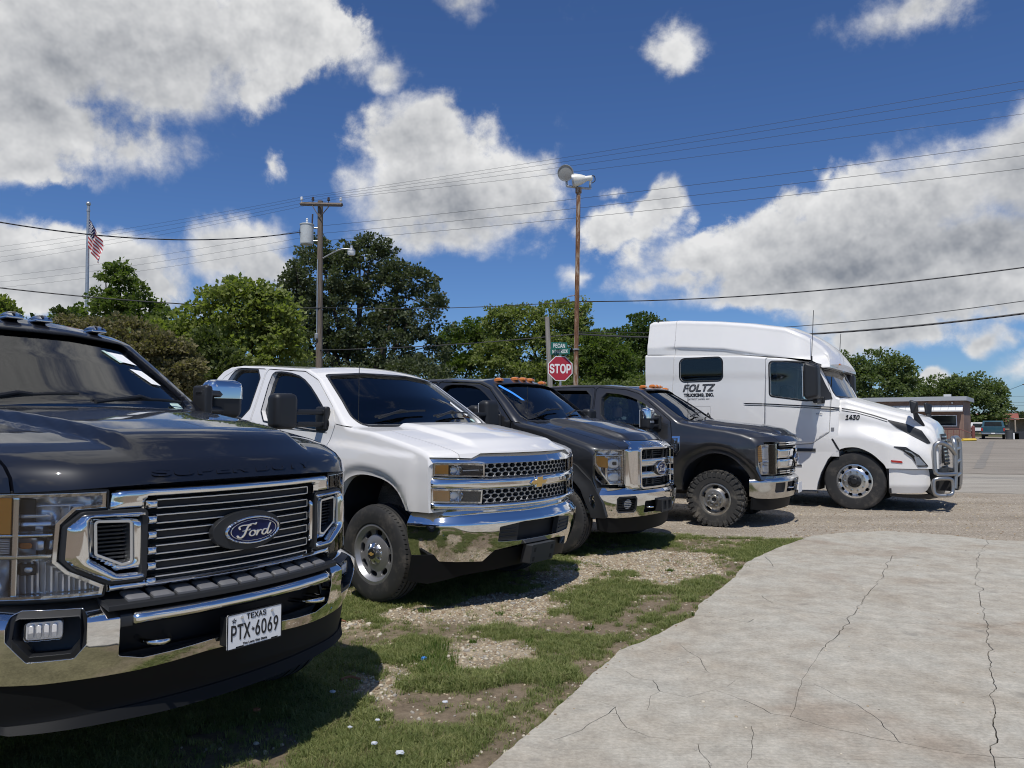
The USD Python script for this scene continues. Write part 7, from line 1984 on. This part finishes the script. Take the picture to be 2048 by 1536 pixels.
fred, fwhite, fblue = plain('flag_red', (.42, .035, .045), .8), plain('flag_white', (.72, .72, .70), .8), plain('flag_blue', (.020, .030, .11), .8)
for k in range(13):
    part(FL, 'stripe', cloth_piece(0 if k >= 7 else .40, 1, k / 13, (k + 1) / 13, 30, 3), fred if k % 2 == 0 else fwhite, True)
cn = part(FL, 'canton', cloth_piece(0, .40, 0, 7 / 13, 14, 12), fblue, True)
stars = []
for i in range(9):
    for j in range(6 if i % 2 == 0 else 5):
        c = cloth(np.array([.033 + .0667 * j + (.033 if i % 2 else 0)]), np.array([(i + 1) * .0538]))[0]
        a = np.arange(10) * PI / 5; rr = np.where(np.arange(10) % 2, .010, .024)
        v = np.vstack([[0, 0, 0], np.stack([rr * np.sin(a), 0 * a, rr * np.cos(a)], 1)]) + c + np.array([0, -.012, 0])
        stars.append(trimesh.Trimesh(v, [[0, 1 + q, 1 + (q + 1) % 10] for q in range(10)], process=False))
part(cn, 'stars', cat(*stars), fwhite, False, kind='stuff')

# rusty floodlight pole
LY = 17.5
lb = depth_at(1152, 846, LY)
LP = thing('floodlight_pole', 'tall rusty steel pole with two old floodlights on top', 'light pole', (lb[0], lb[1], 0))
l2 = lambda px, py, dy=0.0: depth_at(px, py, LY + dy) - np.array([lb[0], lb[1], 0])
part(LP, 'pole', tube([(0, 0, -.1), (.0, 0, 2.5), tuple(l2(1157, 382))], .066, 14, .050), rust, 60)
p0 = l2(1157, 376)
part(LP, 'cross_bar', tube(spline([l2(1133, 362), l2(1134, 371), l2(1140, 373), l2(1178, 377), l2(1180, 372), l2(1181, 362)], 4), .028, 10), galv, 60)
part(LP, 'collar', cyl(.075, .12, 'z', (p0[0], p0[1], p0[2] - .12), 16), rust)
part(LP, 'step_peg', tube([l2(1150, 591), l2(1135, 593)], .010, 6), rust)
part(LP, 'band', cyl(.075, .03, 'z', tuple(l2(1152, 700)), 16), galv)


def flood(name, c, axis, r, ln, m, m2):
    a = np.array(axis, float); a /= np.linalg.norm(a)
    prof = [(0, 0), (r * .98, 0), (r, .02), (r * .98, .05), (r * .80, ln * .38), (r * .52, ln * .62), (r * .40, ln * .68), (r * .40, ln), (0, ln + .03)]
    g = to_tm(lathe(prof, 32, 'z'))
    R = trimesh.geometry.align_vectors([0, 0, 1], a); g.apply_transform(R); g.vertices += c
    p = part(LP, name, g, m, 40)
    f = to_tm(lathe([(0, -.012), (r * .90, -.004), (r * .93, .0), (0, .0)], 32, 'z')); f.apply_transform(R); f.vertices += c
    part(p, 'lamp_face', f, m2, 40)
    rim = to_tm(lathe([(r * .93, -.015), (r * 1.03, -.015), (r * 1.03, .03), (r * .93, .03)], 32, 'z')); rim.apply_transform(R); rim.vertices += c
    part(p, 'lamp_rim', rim, galv, 40)


flood('floodlight', l2(1131, 346, -.10), (.25, .85, .28), .185, .42, shade_in, shade_in)
flood('floodlight', l2(1147, 361, -.05), (.9, -.25, .05), .155, .44, cream, lampglass)
part(LP, 'cable', tube(spline([l2(1178, 352), l2(1188, 352), l2(1190, 361), l2(1184, 366)], 5), .012, 6), wire_m)

# stop sign, street name blades, old post
SY = 21.0
sb_ = depth_at(1121, 846, SY)
ST = thing('stop_sign', 'red octagonal STOP sign with white letters behind the grey pickup', 'stop sign', (sb_[0], sb_[1], 0))
scz = float(depth_at(1121, 737, SY)[2]); R8 = 26.6 / FPX * SY
oct_ = Polygon([(R8 * math.cos(PI / 8 + k * PI / 4), scz + R8 * math.sin(PI / 8 + k * PI / 4)) for k in range(8)])
sgn = lambda u, v, d: np.stack([u, -d + .12 * u, v], 1)
sign_red = plain('sign_red', (.36, .020, .035), .45, var=.10, scale=3, dirt=(.28, .06, .06), dscale=7, damt=.4)
sign_white = plain('sign_white', (.74, .73, .71), .5)
part(ST, 'post', tube([(0, .03, -.1), (0, .03, scz + .75)], .030, 8), galv)
sp = part(ST, 'sign_face', slab(oct_, .0, .004, sgn, 1.0), sign_white)
part(sp, 'sign_field', slab(oct_.buffer(-.022, join_style=2), .004, .006, sgn, 1.0), sign_red)
part(sp, 'sign_lettering', slab(fit_text('STOP', -R8 * .80, scz - R8 * .36, R8 * .80, scz + R8 * .34).buffer(.004), .006, .008, sgn, .3), sign_white)
SB = thing('street_sign', 'green street name blades reading PECAN and N PATRICK above the stop sign', 'street sign', (sb_[0], sb_[1], 0))
sign_green = plain('sign_green', (.012, .115, .085), .45)
for txt, py0, py1, rotv, px0, px1 in (('PECAN', 699, 685, .25, 1106, 1130), ('N PATRICK', 709, 697, -.35, 1105, 1135)):
    z0, z1 = float(depth_at(1118, py0, SY)[2]), float(depth_at(1118, py1, SY)[2]); x0, x1 = float(depth_at(px0, 700, SY)[0] - sb_[0]), float(depth_at(px1, 700, SY)[0] - sb_[0])
    g_ = (lambda k: (lambda u, v, d: np.stack([u, -d + k * u - .02 - (.04 if k > 0 else 0), v], 1)))(rotv)
    q = part(SB, 'name_blade', slab(sbox(x0 - .06, z0, x1 + .06, z1), 0, .004, g_, 1.0), sign_green)
    part(q, 'blade_lettering', slab(fit_text(txt, x0, z0 + (z1 - z0) * .2, x1, z1 - (z1 - z0) * .2), .004, .006, g_, .3), sign_white)
pb = depth_at(1110, 846, 24.0)
op_ = depth_at(1094, 634, 24.0)
solo('wooden_post', tube([(pb[0] + .02, pb[1], -.1), (pb[0] - .12, pb[1], 2.0), tuple(op_)], .105, 10, .075), grey_wood, 'weathered grey wooden post leaning left behind the stop sign', 'post')

# overhead wires
def wire(a, b, sag, r, label, n=26):
    a, b = np.array(a, float), np.array(b, float)
    t = np.linspace(0, 1, n)[:, None]
    p = a + (b - a) * t - np.array([0, 0, 1.0]) * sag * 4 * t * (1 - t)
    solo('overhead_wire', tube(p, r, 6), wire_m, label, 'wire', 'overhead wires')


ordn = ('first', 'second', 'third', 'fourth')
for k, (yr, yl) in enumerate(((162, 490), (181, 502), (204, 515), (240, 527))):
    R_ = depth_at(2300, yr - (846 - yr) * 0 - 44 - k, 15.6); L_ = depth_at(-200, yl + 24, 38.0)
    wire(INS[k], R_, .10, .0042, f'{ordn[k]} highest thin wire running right from the crossarm')
    wire(L_, INS[k], .25, .0042, f'{ordn[k]} highest thin wire running left from the crossarm')
for k, (y0, yr, yl) in enumerate(((453, 287, 556), (468, 315, 566), (483, 343, 576))):
    P_ = depth_at(640, y0, 28.0) if True else None
    wire(P_ + np.array([.1, -.1, 0]), depth_at(2300, yr - 36, 15.8), .12, .0055, f'{ordn[k]} from top of the three middle wires right of the utility pole')
    wire(depth_at(-200, yl + 14, 38.0), P_ + np.array([-.1, .1, 0]), .30, .0042, f'{ordn[k]} from top of the three middle wires left of the utility pole')
wire(depth_at(-150, 415, 20.0), depth_at(603, 464, 27.8), .55, .020, 'thick black service cable from the left edge to the transformer')
wire(depth_at(-150, 557, 22.0), depth_at(640, 616, 27.9), .22, .020, 'black cable crossing the bushes from the left edge to the utility pole')
wire(depth_at(640, 615, 27.9), depth_at(1153, 603, 24.0), .12, .013, 'thin black cable between the utility pole and the rusty light pole')
wire(depth_at(1153, 603, 24.0), depth_at(2300, 498, 16.0), .30, .017, 'black cable from the rusty light pole to the right edge above the tractor unit')
wire(depth_at(640, 700, 27.9), depth_at(1153, 668, 25.0), .10, .018, 'dark cable crossing the tree crowns left of the rusty light pole')
wire(depth_at(1153, 668, 25.0), depth_at(2300, 590, 17.0), .45, .027, 'thickest black cable passing just above the cab roof')
wire(depth_at(1153, 664, 25.2), depth_at(2300, 562, 17.2), .40, .011, 'thin cable just over the thickest one above the cab roof')

# ---------------------------------------------------------------- brown building across the street
BD = thing('shop_building', 'low brown flat-roofed building with white metal awning across the street', 'building', (42.6, 70.8, 0), -35.4)
brown = mat('brown_siding', {'tc': ('texture_coordinate', {}), 'w': ('wave_texture', dict(wave_type='bands', bands_direction='x', scale=2.4, distortion=0.0)), 'n': ('noise_texture', dict(scale=1.5, detail=6.0)), 'r': ('rgb_ramp', dict(ramp=[(.3, (.20, .125, .095)), (.7, (.26, .17, .13))])), 'b': ('bump', dict(strength=.5, distance=.03)), 'p': ('principled_bsdf', dict(roughness=.8))},
            [('tc.object', 'w.vector'), ('tc.object', 'n.vector'), ('n.fac', 'r.fac'), ('r.color', 'p.base_color'), ('w.fac', 'b.height'), ('b.normal', 'p.normal')])
fascia_m = plain('fascia_grey', (.36, .38, .40), .6)
dark_win = plain('dark_window', (.010, .012, .015), .08, coat=.6)
white_metal = plain('white_metal', (.74, .74, .72), .45)
# local axes: x along the facade (right end at 0), y into the building
part(BD, 'wall', bx(-16, 0, 0, 8, 0, 3.68), brown)
rf = part(BD, 'roof', bx(-16.6, .25, -.55, 8.5, 3.92, 4.0), M['frame'])
part(rf, 'fascia', bx(-16.65, .30, -.62, -.55, 3.62, 4.02), fascia_m)
part(rf, 'fascia', bx(.25, .32, -.55, 8.5, 3.62, 4.02), fascia_m)
part(rf, 'soffit', bx(-16.5, .24, -.54, 8.4, 3.69, 3.73), fascia_m)
part(rf, 'roof_unit', bx(-1.6, -1.0, 0, .5, 4.0, 4.25), white_metal)
for k in range(16):
    part(BD, 'awning_panel', Manifold.batch_hull([bx(-9.6 + k * .6, -9.02 + k * .6, -.02, .0, 3.18, 3.20), bx(-9.6 + k * .6, -9.02 + k * .6, -.80, -.78, 2.68, 2.70)]), white_metal)
part(BD, 'awning_edge', bx(-9.62, 0, -.83, -.80, 2.60, 2.72), white_metal)
for x0, x1 in ((-3.3, -.55), (-6.4, -4.1), (-9.2, -7.2)):
    w_ = part(BD, 'window', bx(x0, x1, -.05, .0, 1.20, 2.26), white_metal)
    part(w_, 'pane', bx(x0 + .08, x1 - .08, -.06, -.051, 1.28, 2.18), dark_win)
part(BD, 'wall_lamp', trimesh.creation.icosphere(2, .08).apply_translation([-.9, -.12, 3.42]), white_metal, True)
rail_m = plain('rail_red', (.17, .055, .045), .6)
RL = thing('handrail', 'dark red metal handrail along the front of the brown building', 'railing', (42.6, 70.8, 0), -35.4)
part(RL, 'rail', cat(tube([(-6.5, -1.6, .95), (-.2, -1.6, .95), (.9, -1.6, .45)], .035, 8), tube([(-6.5, -1.6, .5), (-.2, -1.6, .5)], .025, 6)), rail_m)
for k in range(14):
    part(RL, 'rail_post', tube([(-6.5 + k * .48, -1.6, 0), (-6.5 + k * .48, -1.6, .95)], .025, 6), rail_m)
bl = ground_at(1947, 880)
solo('bollard', cat(cyl(.14, 1.15, 'z', (bl[0], bl[1], 0), 14), Manifold.sphere(.14, 14).translate([bl[0], bl[1], 1.15])), rail_m, 'dark red steel bollard at the corner of the brown building', 'bollard')
yc0, yc1 = ground_at(1925, 882.5), ground_at(1951, 882)
kerb_y = plain('kerb_yellow', (.62, .42, .05), .7, dirt=(.3, .25, .15), damt=.4)
solo('yellow_kerb', tube([(yc0[0], yc0[1], .09), (yc1[0], yc1[1], .09)], .14, 4), kerb_y, 'yellow painted kerb stone in front of the handrail', 'kerb', smooth=False)


def far_vehicle(name, label, cat_, loc, rz, m, prof, W, wheels, wins, rear, tail):
    T = thing(name, label, cat_, loc, rz)
    body = prism(Polygon(prof).buffer(-.05).buffer(.05, 4), 'y', -W, W)
    f = lambda v: np.c_[v[:, 0], v[:, 1] * (1 - .16 * np.clip((v[:, 2] - 1.0) / .75, 0, 1)), v[:, 2]]
    body = body.refine_to_length(.3).warp_batch(f)
    for x in wheels:
        body = body - cyl(.42, .4, 'y', (x, -W - .1, .36), 24) - cyl(.42, .4, 'y', (x, W - .3, .36), 24)
    part(T, 'body', body, m, 30)
    for n_, pl, ax, a, b in wins:
        part(T, n_, prism(Polygon(pl), ax, a, b).warp_batch(f) if ax == 'y' else prism(Polygon(pl), ax, a, b), dark_win)
    for x in wheels:
        for s_ in (-1, 1):
            make_wheel(T, (x, s_ * (W - .13), .36), s_, .36, .24, 'dark')
    for n_, g_, mm in rear:
        part(T, n_, g_, mm)
    for y0, y1, z0, z1 in tail:
        part(T, 'tail_lamp', rbox(prof[0][0] - .03, prof[0][0] + .05, y0, y1, z0, z1, .02), M['red'])
    return T


teal = paint('teal_paint', (.012, .075, .105), .3, .4, dust=.08)
bt = depth_at(1986, 846, 72.0)
far_vehicle('blue_pickup', 'teal blue pickup seen from behind, parked beyond the brown building', 'pickup truck', (bt[0], bt[1], 0), 57,
            teal, [(-2.7, .55), (2.6, .50), (2.65, 1.05), (1.2, 1.15), (.55, 1.72), (-.55, 1.72), (-.70, 1.18), (-2.7, 1.18)], .95, (1.75, -1.6),
            [('side_window', [(.95, 1.16), (.50, 1.62), (-.45, 1.62), (-.55, 1.16)], 'y', -.97, .97), ('rear_window', [(-.72, 1.20), (.72, 1.20), (.66, 1.62), (-.66, 1.62)], 'x', -.72, -.60)],
            [('tailgate', rbox(-2.74, -2.69, -.80, .80, .68, 1.17, .02), teal), ('bumper', rbox(-2.86, -2.70, -.92, .92, .46, .60, .03), M['chrome_dull']), ('licence_plate', bx(-2.88, -2.86, -.15, .15, .50, .60), M['white_sheet']), ('mirror', cat(rbox(.55, .70, -1.20, -.98, 1.15, 1.35, .03), rbox(.55, .70, .98, 1.20, 1.15, 1.35, .03)), M['plastic'])], [(-.93, -.78, .75, 1.05), (.78, .93, .75, 1.05)])
dk = paint('dark_green_paint', (.012, .018, .020), .3, .4, dust=.06)
dcar = depth_at(1868, 846, 62.0)
far_vehicle('parked_car', 'dark car with a lit red tail lamp half hidden behind the tractor unit bonnet', 'car', (dcar[0] - 1.5, dcar[1] + 1.0, 0), 150,
            dk, [(-2.2, .45), (2.25, .42), (2.3, .80), (1.1, .95), (.4, 1.45), (-1.2, 1.48), (-2.05, 1.05), (-2.2, .90)], .90, (1.40, -1.30),
            [('side_window', [(.95, .98), (.38, 1.38), (-1.1, 1.40), (-1.7, 1.05)], 'y', -.92, .92), ('rear_window', [(-.65, 1.08), (.65, 1.08), (.55, 1.38), (-.55, 1.38)], 'x', -1.98, -1.70)],
            [('bumper', rbox(-2.28, -2.15, -.85, .85, .42, .62, .04), M['plastic']), ('licence_plate', bx(-2.24, -2.20, -.15, .15, .72, .82), M['white_sheet'])], [(-.86, -.55, .80, .95), (.55, .86, .80, .95)])
# low sheds and clutter beyond the lot
red_roof = plain('red_roof', (.24, .075, .055), .75, var=.2)
tan_wall = plain('tan_wall', (.33, .27, .21), .85, var=.15)
sh_ = depth_at(1994, 846, 105.0)
SHD = thing('shed', 'low distant shed with rust red metal roof behind the blue pickup', 'shed', (sh_[0], sh_[1], 0), -30)
part(SHD, 'wall', bx(-2.2, 2.2, 0, 3, 0, 1.9), tan_wall)
part(SHD, 'roof', prism(Polygon([(-.5, 1.75), (3.5, 2.2), (1.5, 2.85)]), 'x', -2.6, 2.6), red_roof)
g2 = depth_at(2045, 846, 84.0)
CP = thing('carport', 'open tan carport with flat roof at the right edge', 'carport', (g2[0], g2[1], 0), -25)
part(CP, 'roof', bx(-1.0, 3.2, -1.5, 2.5, 1.95, 2.05), tan_wall)
for x in (-.9, .4, 1.6, 3.0):
    part(CP, 'post', bx(x - .06, x + .06, -1.45, -1.33, 0, 1.95), tan_wall)
part(CP, 'back_wall', bx(-.9, 3.1, 2.3, 2.4, 0, 1.9), tan_wall)
wv = depth_at(1957, 846, 88.0)
far_vehicle('white_van', 'white vehicle parked between the brown building and the blue pickup', 'car', (wv[0], wv[1], 0), 60,
            M['white_paint'], [(-2.2, .45), (2.25, .42), (2.3, .80), (1.1, .95), (.4, 1.55), (-2.0, 1.58), (-2.15, .95)], .90, (1.40, -1.30),
            [('side_window', [(.95, .98), (.38, 1.46), (-1.8, 1.48), (-1.9, .98)], 'y', -.92, .92), ('rear_window', [(-.65, 1.0), (.65, 1.0), (.6, 1.45), (-.6, 1.45)], 'x', -2.16, -2.0)], [('bumper', rbox(-2.28, -2.15, -.85, .85, .42, .62, .04), M['plastic'])], [(-.86, -.6, .80, 1.0), (.6, .86, .80, 1.0)])
for k, (px, w_, h_, mm, lb_) in enumerate(((2019, .9, .8, 'dash', 'dark oil drum standing right of the blue pickup'), (2030, .8, .6, 'white_sheet', 'white crate beside the dark drum'), (2042, 1.2, .7, 'trim', 'dark box under the carport'))):
    p_ = ground_at(px, 879)
    if k == 0:
        solo('drum', lathe([(0, 0), (.3, 0), (.32, .05), (.3, .1), (.3, .7), (.32, .75), (.3, .8), (.32, .88), (0, .88)], 18, 'z', (p_[0], p_[1], 0)), M[mm], lb_, 'drum')
    else:
        solo('crate' if k == 1 else 'box', rbox(p_[0] - w_ / 2, p_[0] + w_ / 2, p_[1], p_[1] + .6, 0, h_, .03) - rbox(p_[0] - w_ / 2 + .06, p_[0] + w_ / 2 - .06, p_[1] + .06, p_[1] + .54, h_ * .2, h_ + .1, .02), M[mm], lb_, 'crate' if k == 1 else 'box')
fp0 = depth_at(2062, 846, 120.0)
UP2 = thing('utility_pole', 'distant utility pole at the right edge beyond the lot', 'utility pole', (fp0[0], fp0[1], 0))
part(UP2, 'pole', tube([(0, 0, 0), (0, 0, 8.5)], .15, 8, .1), wood)
part(UP2, 'crossarm', bx(-1.1, 1.1, -.08, .08, 7.6, 7.75), wood)
for k, (y0, y1) in enumerate(((778, 784), (800, 802), (806, 806), (788, 790))):
    wire(depth_at(1975, y0 + 2, 125.0) if k else depth_at(1990, 790, 125.0), depth_at(2200, (y1 if k else 700), 110.0), .3, .022 if k else .03, ('steep', 'upper level', 'lower level', 'middle level')[k] + ' far wire at the right edge beyond the trees')

# ---------------------------------------------------------------- litter on the grass
paper = plain('paper_scrap', (.50, .52, .54), .7)
lit = [(665, 1393, .030, 'white', 'crumpled pale blue paper scrap on the grass'), (748, 1497, .028, 'white', 'small white paper scrap at lower left of the lawn'), (800, 1518, .034, 'white', 'largest crumpled white scrap near the bottom edge'), (755, 1449, .022, 'white', 'white scrap beside the bare soil'), (700, 1463, .020, 'white', 'thin white scrap lowest on the left'), (890, 1413, .026, 'white', 'white strip lying on bare soil'), (848, 1323, .022, 'tape', 'bright blue bottle cap by the weeds'), (513, 1430, .035, 'leafb', 'brown dry leaf in the grass by the truck shadow'), (700, 1365, .040, 'stick', 'orange-brown stick on the gravel edge'), (675, 1248, .040, 'stick2', 'dry brown leaf below the bumper corner')]
leafb = plain('dry_leaf', (.20, .085, .04), .8)
for k, (px, py, s_, m_, lb_) in enumerate(lit):
    p_ = ground_at(px, py); r_ = np.random.default_rng(500 + k)
    g_ = trimesh.creation.icosphere(2, 1.0)
    if m_ in ('stick', 'stick2'):
        g_ = to_tm(tube(spline([p_ + np.array([-.05, -.01, .02]), p_ + np.array([0, .012, .03]), p_ + np.array([.06, 0, .02])], 5), .007, 6))
        solo('twig', g_, leafb, lb_, 'twig'); continue
    if m_ == 'tape':
        g_ = to_tm(lathe([(0, 0), (.018, 0), (.018, .014), (0, .014)], 16, 'z', tuple(p_ + np.array([0, 0, .012]))))
        solo('bottle_cap', g_, M['tape'], lb_, 'bottle cap'); continue
    v = g_.vertices; n_ = meshkit.fbm(v * 1.6 + k * 7, 3, k)[:, None]
    g_.vertices = v * np.array([1, .7, .45]) * s_ * .55 * (.45 + 1.1 * n_) + p_ + np.array([0, 0, s_ * .5 + .012])
    solo('paper_scrap' if m_ == 'white' else 'dry_leaf', g_, paper if m_ == 'white' else leafb, lb_, 'litter' if m_ == 'white' else 'leaf', 'paper scraps on the grass' if m_ == 'white' else None, smooth=False)
